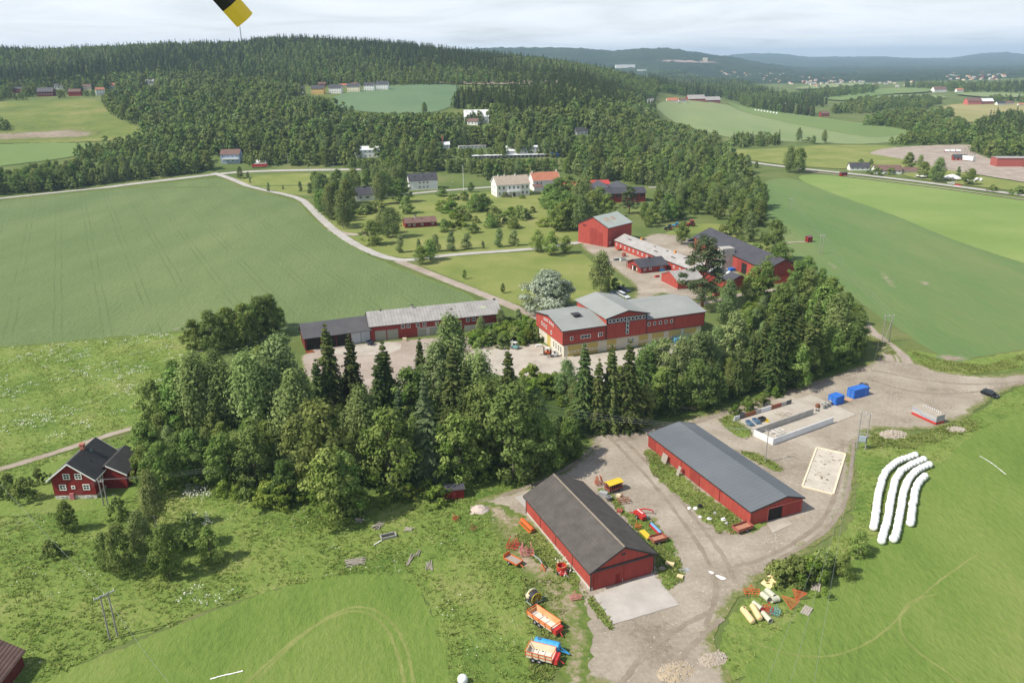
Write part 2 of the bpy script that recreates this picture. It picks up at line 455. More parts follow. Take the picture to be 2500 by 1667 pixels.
class MB:
 """collects simple solids; build() links them as one mesh object"""
 def __init__(self):
  self.v, self.f = [], []
 def add(self, vs, fs):
  o = len(self.v)
  self.v += [tuple(q) for q in vs]
  self.f += [tuple(i + o for i in q) for q in fs]
  return self
 def box(self, x0, x1, y0, y1, z0, z1):
  return self.add([(x0, y0, z0), (x1, y0, z0), (x1, y1, z0), (x0, y1, z0), (x0, y0, z1), (x1, y0, z1), (x1, y1, z1), (x0, y1, z1)],
      [(3, 2, 1, 0), (4, 5, 6, 7), (0, 1, 5, 4), (1, 2, 6, 5), (2, 3, 7, 6), (3, 0, 4, 7)])
 def cbox(self, c, s, rz=0.0, ry=0.0, rx=0.0):
  m = Matrix.Rotation(rz, 3, 'Z') @ Matrix.Rotation(ry, 3, 'Y') @ Matrix.Rotation(rx, 3, 'X')
  p = [Vector(c) + m @ Vector((sx * s[0] / 2, sy * s[1] / 2, sz * s[2] / 2)) for sz in (-1, 1) for sx, sy in ((-1, -1), (1, -1), (1, 1), (-1, 1))]
  return self.add(p, [(3, 2, 1, 0), (4, 5, 6, 7), (0, 1, 5, 4), (1, 2, 6, 5), (2, 3, 7, 6), (3, 0, 4, 7)])
 def frustum(self, x0, x1, y0, y1, z0, X0, X1, Y0, Y1, z1):
  return self.add([(x0, y0, z0), (x1, y0, z0), (x1, y1, z0), (x0, y1, z0), (X0, Y0, z1), (X1, Y0, z1), (X1, Y1, z1), (X0, Y1, z1)],
      [(3, 2, 1, 0), (4, 5, 6, 7), (0, 1, 5, 4), (1, 2, 6, 5), (2, 3, 7, 6), (3, 0, 4, 7)])
 def bar(self, a, b, w, h=None):
  """square bar from a to b"""
  a, b = Vector(a), Vector(b)
  h = h or w
  d = (b - a).normalized()
  s = d.cross(Vector((0, 0, 1)))
  s = s.normalized() if s.length > 1e-3 else Vector((1, 0, 0))
  t = s.cross(d)
  p = [e + s * (i * w / 2) + t * (j * h / 2) for e in (a, b) for i, j in ((-1, -1), (1, -1), (1, 1), (-1, 1))]
  return self.add(p, [(0, 1, 2, 3), (7, 6, 5, 4), (0, 4, 5, 1), (1, 5, 6, 2), (2, 6, 7, 3), (3, 7, 4, 0)])
 def tube(self, pts, rad, n=8, cap=True):
  pts = [Vector(q) for q in pts]
  rad = rad if hasattr(rad, '__len__') else [rad] * len(pts)
  rings = []
  prev = None
  for i, q in enumerate(pts):
   d = (pts[min(i + 1, len(pts) - 1)] - pts[max(i - 1, 0)])
   d = d.normalized() if d.length > 1e-6 else (prev or Vector((0, 0, 1)))
   prev = d
   s = d.cross(Vector((0, 0, 1)))
   s = s.normalized() if s.length > 1e-2 else Vector((1, 0, 0))
   t = s.cross(d)
   rings.append([q + (s * math.cos(2 * math.pi * k / n) + t * math.sin(2 * math.pi * k / n)) * rad[i] for k in range(n)])
  vs = [p for r in rings for p in r]
  fs = [(i * n + k, i * n + (k + 1) % n, (i + 1) * n + (k + 1) % n, (i + 1) * n + k) for i in range(len(pts) - 1) for k in range(n)]
  if cap:
   fs += [tuple(reversed(range(n))), tuple(range((len(pts) - 1) * n, len(pts) * n))]
  return self.add(vs, fs)
 def ring(self, c, axis, r0, r1, w, n=16):
  """annulus with thickness w about axis"""
  c, ax = Vector(c), Vector(axis).normalized()
  s = ax.cross(Vector((0, 0, 1)))
  s = s.normalized() if s.length > 1e-2 else Vector((1, 0, 0))
  t = ax.cross(s)
  vs = []
  for k in range(n):
   e = s * math.cos(2 * math.pi * k / n) + t * math.sin(2 * math.pi * k / n)
   vs += [c + e * r0 - ax * w / 2, c + e * r1 - ax * w / 2, c + e * r1 + ax * w / 2, c + e * r0 + ax * w / 2]
  fs = [(4 * k + j, 4 * ((k + 1) % n) + j, 4 * ((k + 1) % n) + (j + 1) % 4, 4 * k + (j + 1) % 4) for k in range(n) for j in range(4)]
  return self.add(vs, fs)
 def prism(self, prof, a, b, plane='yz'):
  """profile polygon extruded along the third axis from a to b"""
  n = len(prof)
  if plane == 'yz': f = lambda p, q: (q, p[0], p[1])
  elif plane == 'xz': f = lambda p, q: (p[0], q, p[1])
  else: f = lambda p, q: (p[0], p[1], q)
  vs = [f(p, a) for p in prof] + [f(p, b) for p in prof]
  fs = [tuple(reversed(range(n))), tuple(range(n, 2 * n))] + [(k, (k + 1) % n, n + (k + 1) % n, n + k) for k in range(n)]
  return self.add(vs, fs)
 def mesh(self, name, fix=True, smooth=False):
  me = bpy.data.meshes.new(name)
  me.from_pydata(self.v, [], self.f)
  if fix:
   bm = bmesh.new(); bm.from_mesh(me)
   bmesh.ops.recalc_face_normals(bm, faces=bm.faces)
   bm.to_mesh(me); bm.free()
  if smooth:
   me.polygons.foreach_set('use_smooth', [True] * len(me.polygons))
  return me
 def build(self, name, material, parent=None, loc=None, rot=None, smooth=False):
  return link(name, self.mesh(name, smooth=smooth), material, parent, loc, rot)
# ================================================================== ground
def dens(poly, step):
 out = []
 for i in range(len(poly)):
  a, b = poly[i], poly[(i + 1) % len(poly)]
  n = max(1, int((b - a).length / step))
  out += [a.lerp(b, k / n) for k in range(n)]
 return out

def chaikin(poly, it=2, closed=True):
 for _ in range(it):
  q = []
  n = len(poly)
  if not closed: q.append(poly[0])
  for i in range(n if closed else n - 1):
   a, b = poly[i], poly[(i + 1) % n]
   q += [a.lerp(b, 0.25), a.lerp(b, 0.75)]
  if not closed: q.append(poly[-1])
  poly = q
 return poly

def inside(px, py, poly):
 """points in polygon, vectorised"""
 px, py = np.asarray(px), np.asarray(py)
 r = np.zeros(px.shape, bool)
 n = len(poly)
 for i in range(n):
  x0, y0 = poly[i][0], poly[i][1]
  x1, y1 = poly[(i + 1) % n][0], poly[(i + 1) % n][1]
  if y0 == y1: continue
  c = ((y0 > py) != (y1 > py)) & (px < (x1 - x0) * (py - y0) / (y1 - y0) + x0)
  r ^= c
 return r

def edge_dist(px, py, poly):
 d = np.full(px.shape, 1e9)
 n = len(poly)
 for i in range(n):
  x0, y0 = poly[i][0], poly[i][1]
  x1, y1 = poly[(i + 1) % n][0], poly[(i + 1) % n][1]
  dx, dy = x1 - x0, y1 - y0
  L = dx * dx + dy * dy + 1e-12
  t = np.clip(((px - x0) * dx + (py - y0) * dy) / L, 0, 1)
  d = np.minimum(d, np.hypot(px - x0 - t * dx, py - y0 - t * dy))
 return d

LAYER = [0]
def layer(z):
 LAYER[0] += 1
 return z + 0.0006 * LAYER[0]

def sheet(name, px, material, z=0.03, jit=0.4, smooth=2, nmax=2600, world=None, kind='structure', label=None, cat=None, dome=0.0):
 z = layer(z)
 poly = [Vector((p.x, p.y)) for p in (world or [G(*q) for q in px])]
 if smooth: poly = chaikin(poly, smooth)
 cx = sum(p.x for p in poly) / len(poly); cy = sum(p.y for p in poly) / len(poly)
 per = sum((poly[i] - poly[i - 1]).length for i in range(len(poly)))
 step = max(0.7, per / 520)
 poly = dens(poly, step)
 n = len(poly)
 if jit:
  w = np.zeros(n)
  for sc, am in ((3, 0.5), (1, 0.6)):
   q = RNG.normal(size=n)
   k = np.ones(sc) / sc
   w += am * np.convolve(np.concatenate([q, q[:sc]]), k, 'same')[:n]
  nor = [((poly[(i + 1) % n] - poly[i - 1]).normalized()) for i in range(n)]
  poly = [poly[i] + Vector((nor[i].y, -nor[i].x)) * float(w[i] * jit) for i in range(n)]
 xs = [p.x for p in poly]; ys = [p.y for p in poly]
 area = abs(sum(xs[i - 1] * ys[i] - xs[i] * ys[i - 1] for i in range(n))) / 2
 g = max(0.9, math.sqrt(area / nmax))
 gx, gy = np.meshgrid(np.arange(min(xs), max(xs), g), np.arange(min(ys), max(ys), g))
 gx = gx.ravel() + RNG.uniform(-.2, .2, gx.size) * g; gy = gy.ravel() + RNG.uniform(-.2, .2, gy.size) * g
 k = inside(gx, gy, poly)
 gx, gy = gx[k], gy[k]
 d = edge_dist(gx, gy, poly)
 k = d > g * 0.35
 gx, gy, d = gx[k], gy[k], d[k]
 pts = poly + [Vector((a, b)) for a, b in zip(gx, gy)]
 vs, es, fs, *_ = delaunay_2d_cdt(pts, [(i, (i + 1) % n) for i in range(n)], [], 1, 1e-4)
 vx = np.array([v.x for v in vs]); vy = np.array([v.y for v in vs])
 ed = edge_dist(vx, vy, poly)
 off = z * (1 + np.maximum(np.hypot(vx, vy) - 1000, 0) / 300.0)
 vz = T(vx, vy) + off + dome * sstep(0, 6, ed)
 me = bpy.data.meshes.new(name)
 me.from_pydata(list(zip(vx.tolist(), vy.tolist(), vz.tolist())), [], [tuple(f) for f in fs])
 bm = bmesh.new(); bm.from_mesh(me)
 for f in bm.faces:
  if f.normal.z < 0: f.normal_flip()
 bm.to_mesh(me); bm.free()
 a = me.attributes.new('edge', 'FLOAT', 'POINT')
 a.data.foreach_set('value', ed.astype(np.float32))
 o = link(name, me, material)
 o['kind'] = kind
 tag(o, label, cat)
 return poly

def strip(name, px, width, material, z=0.09, jit=0.15, kind='structure', world=None, smooth=3, label=None, cat=None):
 z = layer(z)
 pts = [Vector((p.x, p.y)) for p in (world or [G(*q) for q in px])]
 pts = chaikin(pts, smooth, False)
 out = [pts[0]]
 for a, b in zip(pts, pts[1:]):
  n = max(1, int((b - a).length / max(1.0, width * 0.4)))
  out += [a.lerp(b, (k + 1) / n) for k in range(n)]
 pts = out
 n = len(pts)
 wd = width if hasattr(width, '__len__') else [width] * n
 vs, ed, fs = [], [], []
 us = (-1, -0.72, -0.3, 0.3, 0.72, 1)
 for i in range(n):
  t = (pts[min(i + 1, n - 1)] - pts[max(i - 1, 0)]).normalized()
  nn = Vector((-t.y, t.x))
  for u in us:
   w = wd[i] / 2 * u + (max(-.13, min(.13, random.gauss(0, jit) / wd[i])) * wd[i] if abs(u) == 1 else 0)
   p = pts[i] + nn * w
   off = z * (1 + max(p.length - 1000, 0) / 300.0)
   vs.append((p.x, p.y, float(T(p.x, p.y)) + off)); ed.append((1 - abs(u)) * wd[i] / 2)
 m = len(us)
 for i in range(n - 1):
  for k in range(m - 1):
   fs.append((i * m + k + 1, i * m + k, (i + 1) * m + k, (i + 1) * m + k + 1))
 me = bpy.data.meshes.new(name)
 me.from_pydata(vs, [], fs)
 bm = bmesh.new(); bm.from_mesh(me)
 for f in bm.faces:
  if f.normal.z < 0: f.normal_flip()
 bm.to_mesh(me); bm.free()
 a = me.attributes.new('edge', 'FLOAT', 'POINT')
 a.data.foreach_set('value', np.array(ed, np.float32))
 o = link(name, me, material)
 o['kind'] = kind
 tag(o, label, cat)
 return o

GRASS_E = ((0.085, 0.13, 0.03), (0.16, 0.17, 0.06))
M_mead = ground_mat('rough_grass', [(0.22, (0.065, 0.125, 0.024)), (0.40, (0.140, 0.215, 0.045)), (0.56, (0.205, 0.268, 0.066)), (0.74, (0.28, 0.29, 0.11))],
     scale=0.06, fine=0.8, bump=1.0, bdist=0.6, grain=0.7)
M_base = ground_mat('pasture', [(0.3, (0.085, 0.125, 0.035)), (0.5, (0.125, 0.165, 0.05)), (0.7, (0.18, 0.19, 0.075))], scale=0.02, fine=0.35, bump=0.6, bdist=0.6, grain=0.5)
M_crop = ground_mat('standing_crop', [(0.25, (0.110, 0.162, 0.064)), (0.5, (0.146, 0.198, 0.080)), (0.75, (0.195, 0.235, 0.10))], scale=0.02, fine=0.9,
     bump=0.9, bdist=0.5, grain=0.6, streak=(R(-28.5), 0.3), rows=(R(-28.5), 15.0, 2.6, 0.40, (0.118, 0.160, 0.062)), edge=((0.13, 0.20, 0.05), (0.17, 0.22, 0.07)), edge_w=1.2)
M_crop2 = ground_mat('young_crop', [(0.25, (0.100, 0.170, 0.062)), (0.45, (0.122, 0.198, 0.068)), (0.62, (0.165, 0.215, 0.08)), (0.80, (0.26, 0.235, 0.13))], scale=0.017, fine=0.5,
      bump=0.8, bdist=0.4, grain=0.25, streak=(0.0, 0.2), rows=(0.0, 20.0, 2.4, 0.6, (0.15, 0.19, 0.08)))
M_ley = ground_mat('bright_ley', [(0.3, (0.165, 0.245, 0.066)), (0.5, (0.195, 0.275, 0.08)), (0.7, (0.24, 0.30, 0.10))], scale=0.014, fine=0.4, bump=0.6, bdist=0.35, grain=0.25)
M_mown = ground_mat('mown_ley', [(0.26, (0.100, 0.170, 0.034)), (0.45, (0.145, 0.218, 0.046)), (0.62, (0.192, 0.250, 0.064)), (0.8, (0.25, 0.275, 0.092))], scale=0.035, fine=1.1,
     bump=1.0, bdist=0.35, grain=0.55, streak=(R(-35), 0.45))
M_mown_dry = ground_mat('mown_track', [(0.3, (0.165, 0.213, 0.055)), (0.7, (0.25, 0.272, 0.092))], scale=0.12, fine=1.0, bump=0.8, grain=0.6)
M_lawn = ground_mat('garden_lawn', [(0.25, (0.125, 0.176, 0.045)), (0.45, (0.190, 0.226, 0.062)), (0.62, (0.24, 0.256, 0.082)), (0.8, (0.33, 0.295, 0.14))], scale=0.035, fine=0.7,
     bump=0.5, bdist=0.15, grain=0.35)
M_grav = ground_mat('gravel', [(0.26, (0.185, 0.155, 0.118)), (0.42, (0.290, 0.248, 0.198)), (0.58, (0.365, 0.318, 0.26)), (0.78, (0.475, 0.43, 0.365))], scale=0.075, fine=1.3,
     edge=((0.10, 0.15, 0.035), (0.24, 0.22, 0.10)), edge_w=2.4, bump=0.6, bdist=0.15, grain=0.5, fleck=((0.62, 0.58, 0.52), 3.0, 0.93, 0.05))
M_track = ground_mat('track_gravel', [(0.3, (0.28, 0.225, 0.185)), (0.5, (0.35, 0.295, 0.25)), (0.7, (0.43, 0.37, 0.32))], scale=0.1, fine=2.0,
      edge=((0.12, 0.17, 0.045), (0.24, 0.23, 0.11)), edge_w=0.9, bump=0.4, bdist=0.08, grain=0.4)
M_asph = ground_mat('worn_asphalt', [(0.3, (0.36, 0.345, 0.325)), (0.5, (0.42, 0.40, 0.375)), (0.7, (0.47, 0.45, 0.42))], scale=0.12, fine=2.5, bump=0.2, bdist=0.03, grain=0.4,
     edge=((0.22, 0.23, 0.11), (0.33, 0.29, 0.22)), edge_w=0.4)
M_slab = ground_mat('concrete_slab', [(0.3, (0.37, 0.345, 0.315)), (0.5, (0.43, 0.40, 0.37)), (0.75, (0.50, 0.47, 0.43))], scale=0.25, fine=3.0, bump=0.15, bdist=0.02, grain=0.3)
M_slab2 = ground_mat('pale_concrete', [(0.3, (0.35, 0.31, 0.265)), (0.5, (0.43, 0.39, 0.335)), (0.75, (0.50, 0.46, 0.40))], scale=0.2, fine=2.0, bump=0.15, bdist=0.02, grain=0.3)
M_soil = ground_mat('bare_soil', [(0.3, (0.25, 0.20, 0.16)), (0.6, (0.36, 0.30, 0.24)), (0.8, (0.20, 0.22, 0.11))], scale=0.03, fine=0.5, bump=0.5, grain=0.5,
     edge=((0.13, 0.20, 0.08), (0.18, 0.22, 0.09)), edge_w=2.5)
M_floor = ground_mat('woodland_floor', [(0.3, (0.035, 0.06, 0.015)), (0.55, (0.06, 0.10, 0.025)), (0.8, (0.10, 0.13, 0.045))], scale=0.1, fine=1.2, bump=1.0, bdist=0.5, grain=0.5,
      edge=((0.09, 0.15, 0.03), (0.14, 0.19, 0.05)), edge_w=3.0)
M_far1 = ground_mat('pale_field', [(0.3, (0.17, 0.235, 0.105)), (0.5, (0.215, 0.27, 0.12)), (0.7, (0.26, 0.29, 0.14))], scale=0.006, fine=0.05, bump=0.2, grain=0.3, streak=(R(70), 0.2))
M_far2 = ground_mat('green_field', [(0.3, (0.135, 0.205, 0.068)), (0.7, (0.19, 0.25, 0.09))], scale=0.006, fine=0.05, bump=0.2, grain=0.3, streak=(R(70), 0.2))
M_far3 = ground_mat('blue_green_field', [(0.3, (0.105, 0.175, 0.095)), (0.7, (0.15, 0.215, 0.115))], scale=0.008, fine=0.08, bump=0.3, grain=0.3)
M_hay = ground_mat('straw_field', [(0.3, (0.25, 0.25, 0.10)), (0.7, (0.34, 0.30, 0.14))], scale=0.008, fine=0.06, bump=0.2, grain=0.3, streak=(R(75), 0.2))
M_scrub = ground_mat('fallow_ground', [(0.25, (0.09, 0.13, 0.035)), (0.5, (0.16, 0.20, 0.05)), (0.68, (0.24, 0.235, 0.085)), (0.85, (0.30, 0.25, 0.17))], scale=0.02, fine=0.2, bump=0.6, bdist=0.6, grain=0.5)

# one terrain sheet to the horizon (a fan that widens with distance), the wooded hills beyond it
M_hill = ground_mat('wooded_hill', [(0.32, (0.020, 0.040, 0.018)), (0.5, (0.035, 0.062, 0.026)), (0.68, (0.055, 0.085, 0.035)), (0.80, (0.10, 0.13, 0.055))], scale=0.0035, fine=0.03, bump=1.0, bdist=14.0, grain=0.4)
def fan(name, d, b, material, rough=0.0):
 D, B = np.meshgrid(d, b, indexing='ij')
 X, Y = B * D, D - 250.0
 Z = T(X, Y)
 if rough:
  Z = Z + np.abs(RNG.normal(0, rough, Z.shape)) * sstep(D.min(), D.min() + 500, D)
 nr, nc = D.shape
 i = np.arange(nr * nc).reshape(nr, nc)
 f = np.stack([i[:-1, :-1], i[:-1, 1:], i[1:, 1:], i[1:, :-1]], -1).reshape(-1)
 me = np_mesh(name, np.stack([X, Y, Z], -1).reshape(-1, 3), f, 4, smooth=True)
 tag(link(name, me, material), kind='structure')
fan('ground', np.concatenate([np.linspace(60, 700, 40), np.geomspace(720, 3300, 110)]), np.linspace(-1.0, 1.0, 200), M_base)
fan('hills', np.geomspace(3300, 22000, 220), np.linspace(-1.0, 1.0, 420), M_hill, 5.0)

# --- fields
P_cropL = sheet('crop_field', [(-140, 478), (0, 463), (250, 436), (400, 419), (492, 409), (535, 421), (600, 444), (685, 463), (705, 487), (742, 523), (822, 575), (895, 607),
    (990, 643), (1055, 667), (1100, 689), (1085, 712), (960, 735), (860, 752), (700, 768), (640, 757), (430, 760), (200, 780), (0, 798), (-140, 812)], M_crop, 0.05, jit=0.5, nmax=4000)
P_flower = sheet('flower_meadow', [(-200, 812), (0, 800), (200, 782), (430, 762), (500, 770), (480, 850), (380, 930), (340, 970), (200, 1010), (0, 1070), (-200, 1130)], M_mead, 0.03, jit=0.3)
P_mead = sheet('rough_meadow', [(-200, 1130), (0, 1085), (110, 1050), (330, 990), (480, 930), (760, 900), (1000, 950), (1250, 950), (1340, 1020), (1210, 1090), (1160, 1200), (1200, 1300), (1230, 1450), (1290, 1580),
    (1040, 1620), (1010, 1480), (985, 1370), (900, 1320), (780, 1320), (560, 1370), (380, 1440), (200, 1510), (60, 1600), (-300, 1700)], M_mead, 0.03, jit=0.3, nmax=4000)
P_mownL = sheet('mown_field', [(60, 1600), (130, 1545), (250, 1500), (385, 1445), (560, 1378), (680, 1340), (790, 1318), (900, 1318), (960, 1345), (990, 1400), (1020, 1490), (1050, 1600), (1000, 1800), (-100, 1800)], M_mown, 0.06, jit=0.3, nmax=4000)
for q in ([(560, 1575), (660, 1480), (740, 1425), (810, 1400), (860, 1410), (900, 1460), (925, 1540), (935, 1620)], [(590, 1560), (690, 1460), (770, 1405), (830, 1390), (885, 1410), (930, 1470), (950, 1560), (960, 1640)]):
 strip('tyre_track', q, 0.55, M_mown_dry, 0.066, jit=0.14)
P_mownR = sheet('mown_pasture', [(1690, 1580), (1740, 1490), (1850, 1400), (1960, 1290), (2060, 1180), (2150, 1070), (2250, 985), (2400, 925), (2700, 1000), (2700, 1800), (1700, 1800)], M_mown, 0.06, jit=0.3, nmax=4000)
for q in ([(1740, 1480), (1850, 1512), (1960, 1500), (2060, 1430), (2085, 1380), (2150, 1365)], [(2090, 1390), (2060, 1420), (2080, 1480), (2200, 1560), (2300, 1640)], [(2100, 1385), (2160, 1330), (2250, 1270)]):
 strip('tyre_track', q, 0.4, M_mown_dry, 0.066, jit=0.2)
P_mead2 = sheet('field_margin', [(1690, 1590), (1640, 1500), (1680, 1400), (1760, 1340), (1850, 1290), (1950, 1220), (1975, 1120), (1960, 1040), (1990, 1000), (2100, 1010), (2230, 960), (2330, 890), (2420, 870), (2420, 930), (2260, 990),
    (2160, 1075), (2070, 1185), (1970, 1295), (1860, 1405), (1755, 1495)], M_mead, 0.045, jit=0.4, nmax=3000)
P_cropR = sheet('young_crop_field', [(1735, 420), (1815, 405), (1900, 440), (2060, 495), (2200, 555), (2480, 640), (2480, 790), (2352, 800), (2220, 828), (2150, 815), (2070, 760), (2010, 720), (1930, 660), (1830, 600), (1800, 560), (1760, 500)], M_crop2, 0.04, jit=0.4, nmax=3500)
P_leyR = sheet('bright_field', [(1815, 404), (1900, 400), (2050, 415), (2200, 435), (2480, 475), (2480, 645), (2200, 557), (2060, 496), (1900, 441)], M_ley, 0.06, jit=0.3)
sheet('field_verge', [(2080, 800), (2150, 815), (2220, 830), (2352, 803), (2480, 790), (2480, 835), (2352, 850), (2220, 862), (2140, 850), (2090, 825)], M_mead, 0.07, jit=0.4)
sheet('bare_patch', [(2135, 812), (2230, 818), (2225, 832), (2160, 835)], M_soil, 0.09, jit=0.6, smooth=2)
for q in ([(2010, 615), (2050, 640), (2065, 668), (2035, 655)], [(2100, 640), (2150, 650), (2125, 662)], [(1895, 598), (1935, 615), (1910, 622)]):
 sheet('bare_patch', q, M_soil, 0.08, jit=0.6)
for q in ([(405, 742), (450, 738), (445, 746), (410, 748)], [(390, 753), (425, 750), (420, 757), (392, 760)]):
 sheet('bare_patch', q, M_soil, 0.08, jit=0.3)
P_lawn = sheet('manor_lawn', [(735, 500), (745, 475), (900, 455), (1000, 448), (1130, 440), (1290, 440), (1330, 500), (1340, 545), (1310, 562), (1230, 570), (1130, 576), (1000, 587), (935, 594), (880, 586), (820, 555)], M_lawn, 0.05, jit=0.3, nmax=3000)
P_lawn2 = sheet('yard_lawn', [(950, 602), (1010, 592), (1130, 583), (1240, 577), (1330, 578), (1360, 600), (1410, 635), (1445, 660), (1420, 690), (1330, 705), (1240, 712), (1190, 700), (1130, 678), (1080, 655), (1010, 628)], M_lawn, 0.05, jit=0.3, nmax=3000)
sheet('roadside_meadow', [(525, 408), (640, 400), (790, 397), (760, 440), (720, 450), (650, 445), (590, 428)], M_lawn, 0.05, jit=0.3)
sheet('house_lawn', [(-40, 1140), (60, 1085), (150, 1050), (330, 1010), (400, 1060), (330, 1120), (250, 1170), (100, 1180), (-40, 1190)], M_mown, 0.055, jit=0.3)
sheet('grass_bank', [(1480, 560), (1560, 520), (1650, 510), (1760, 550), (1800, 600), (1830, 640), (1700, 560), (1600, 530)], M_lawn, 0.05, jit=0.3)
sheet('grass_patch', [(1480, 690), (1560, 670), (1640, 700), (1620, 730), (1500, 715)], M_lawn, 0.05, jit=0.3)
sheet('school_lawn', [(1430, 480), (1560, 470), (1570, 500), (1480, 505)], M_lawn, 0.05, jit=0.3)
P_wood = [(335, 1085), (350, 990), (480, 950), (640, 905), (760, 890), (980, 915), (1140, 930), (1290, 885), (1420, 860), (1560, 840), (1680, 790), (1720, 720), (1840, 650), (1930, 700), (1990, 790), (1985, 835), (1880, 872), (1700, 925), (1500, 975), (1400, 990),
    (1330, 1020), (1200, 1085), (1000, 1110), (830, 1140), (690, 1110), (560, 1120), (430, 1105)]
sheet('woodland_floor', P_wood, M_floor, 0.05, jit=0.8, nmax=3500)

# --- yards, tracks and roads
P_yard = sheet('gravel_yard', [(1490, 1600), (1300, 1570), (1310, 1480), (1330, 1400), (1280, 1330), (1210, 1190), (1090, 1165), (1095, 1145), (1200, 1118), (1300, 1080), (1365, 1020), (1335, 995), (1400, 990), (1520, 975), (1640, 945), (1790, 905), (1900, 865), (2000, 835), (2020, 810), (1998, 770),
    (2012, 765), (2060, 800), (2090, 825), (2140, 848), (2230, 865), (2352, 857), (2480, 848), (2480, 875), (2340, 885), (2290, 905), (2240, 945), (2170, 985), (2090, 990), (1990, 985), (1960, 1030), (1965, 1100), (1950, 1190), (1850, 1275), (1760, 1330), (1690, 1380),
    (1650, 1440), (1640, 1500), (1690, 1560), (1700, 1700), (1560, 1700)], M_grav, 0.085, jit=0.5, smooth=2, nmax=7000)
for q in ([(1395, 1000), (1430, 1035), (1500, 1110), (1570, 1200), (1630, 1290), (1650, 1360), (1620, 1440)], [(1420, 1000), (1460, 1035), (1530, 1110), (1600, 1195), (1665, 1280), (1690, 1340)],
    [(1380, 1010), (1330, 1060), (1250, 1105), (1150, 1140)], [(1410, 1015), (1450, 1000), (1560, 985), (1700, 940), (1850, 890), (1990, 850)], [(1440, 1010), (1580, 975), (1720, 930), (1870, 880), (2000, 840)], [(2000, 850), (2150, 880), (2280, 885), (2400, 868)], [(1990, 870), (2100, 905), (2230, 905), (2352, 880)], [(1640, 1400), (1560, 1440), (1480, 1500), (1420, 1580)], [(1660, 1420), (1600, 1470), (1540, 1540), (1510, 1600)], [(1935, 1010), (1930, 1100), (1900, 1190), (1830, 1245), (1740, 1290), (1690, 1300)], [(2000, 1000), (1900, 1040), (1840, 1080)],
    [(1960, 1010), (1955, 1100), (1930, 1190), (1850, 1255), (1760, 1300)]):
 strip('wheel_rut', q, 0.9, ground_mat('rutted_gravel', [(0.3, (0.225, 0.185, 0.142)), (0.7, (0.315, 0.27, 0.215))], scale=0.3, fine=2.2, bump=0.6, bdist=0.15, grain=0.5), 0.10, jit=0.15)
sheet('weedy_strip', [(1480, 1040), (1500, 1030), (1560, 1090), (1700, 1190), (1730, 1225), (1650, 1225), (1580, 1160), (1500, 1090)], M_mead, 0.11, jit=0.6)
sheet('weedy_strip', [(1370, 1120), (1400, 1130), (1440, 1180), (1500, 1190), (1560, 1280), (1570, 1330), (1530, 1360), (1510, 1330), (1505, 1270), (1400, 1150)], M_mead, 0.11, jit=0.6)
sheet('weedy_strip', [(1200, 1190), (1215, 1200), (1300, 1290), (1345, 1365), (1300, 1330), (1230, 1290), (1180, 1230)], M_mead, 0.11, jit=0.6)
sheet('weedy_strip', [(1345, 1370), (1365, 1375), (1410, 1440), (1400, 1445), (1370, 1415)], M_mead, 0.11, jit=0.3)
sheet('weedy_strip', [(1650, 965), (1690, 945), (1730, 1000), (1710, 1010), (1670, 990)], M_mead, 0.11, jit=0.4)
sheet('weedy_strip', [(1690, 1035), (1730, 1040), (1800, 1075), (1790, 1085), (1740, 1065)], M_mead, 0.11, jit=0.4)
sheet('weedy_strip', [(1720, 1215), (1760, 1195), (1765, 1200), (1730, 1228)], M_mead, 0.11, jit=0.3)
sheet('courtyard', [(1340, 575), (1330, 558), (1355, 548), (1420, 570), (1480, 545), (1500, 535), (1560, 540), (1620, 560), (1720, 640), (1700, 655), (1600, 600), (1560, 590), (1600, 660), (1650, 690), (1560, 690), (1520, 670), (1500, 690), (1480, 700), (1450, 690), (1460, 660), (1425, 630), (1365, 590)], M_grav, 0.08, jit=0.3, nmax=3000)
sheet('workshop_yard', [(1085, 800), (1130, 792), (1240, 785), (1290, 815), (1330, 820), (1620, 775), (1660, 790), (1560, 850), (1400, 885), (1300, 890), (1230, 870), (1120, 860), (1085, 830)], M_slab2, 0.09, jit=0.2, smooth=1)
sheet('shed_forecourt', [(688, 800), (850, 788), (1000, 775), (1080, 770), (1092, 800), (1090, 850), (1000, 900), (800, 910), (700, 880)], M_track, 0.08, jit=0.3, smooth=1)
sheet('concrete_apron', [(745, 803), (850, 790), (925, 785), (918, 808), (850, 818), (760, 815)], M_slab2, 0.10, jit=0.1, smooth=1)
strip('farm_road', [(-200, 479), (0, 456), (250, 429), (400, 412), (500, 400), (560, 395), (640, 392), (790, 390), (900, 389)], 6.5, M_asph, 0.11)
strip('driveway', [(490, 398), (535, 412), (600, 436), (690, 454), (716, 480), (752, 517), (800, 553), (850, 579), (905, 598), (960, 597), (1010, 588), (1130, 579), (1230, 572), (1330, 558), (1360, 550)], 5.2, M_asph, 0.12)
strip('gravel_drive', [(915, 600), (1000, 634), (1080, 665), (1130, 685), (1180, 706), (1235, 728), (1235, 745), (1200, 760), (1150, 790), (1110, 800)], 5.5, M_track, 0.115)
strip('manor_drive', [(860, 452), (930, 447), (1000, 440), (1075, 434), (1130, 430), (1200, 426)], 6.0, M_asph, 0.11)
strip('lane', [(-120, 1118), (0, 1078), (110, 1046), (210, 1012), (320, 978), (420, 975), (500, 950)], 3.0, M_track, 0.09)
strip('side_drive', [(760, 528), (800, 540), (850, 538)], 6.0, M_track, 0.10)
strip('field_track', [(1600, 700), (1650, 690), (1720, 672), (1850, 660), (1900, 690), (1960, 735), (2000, 765), (2030, 800), (2045, 830)], 3.6, M_track, 0.10)
strip('field_track', [(1965, 720), (2010, 770), (2075, 815), (2085, 835)], 4.0, M_track, 0.10)
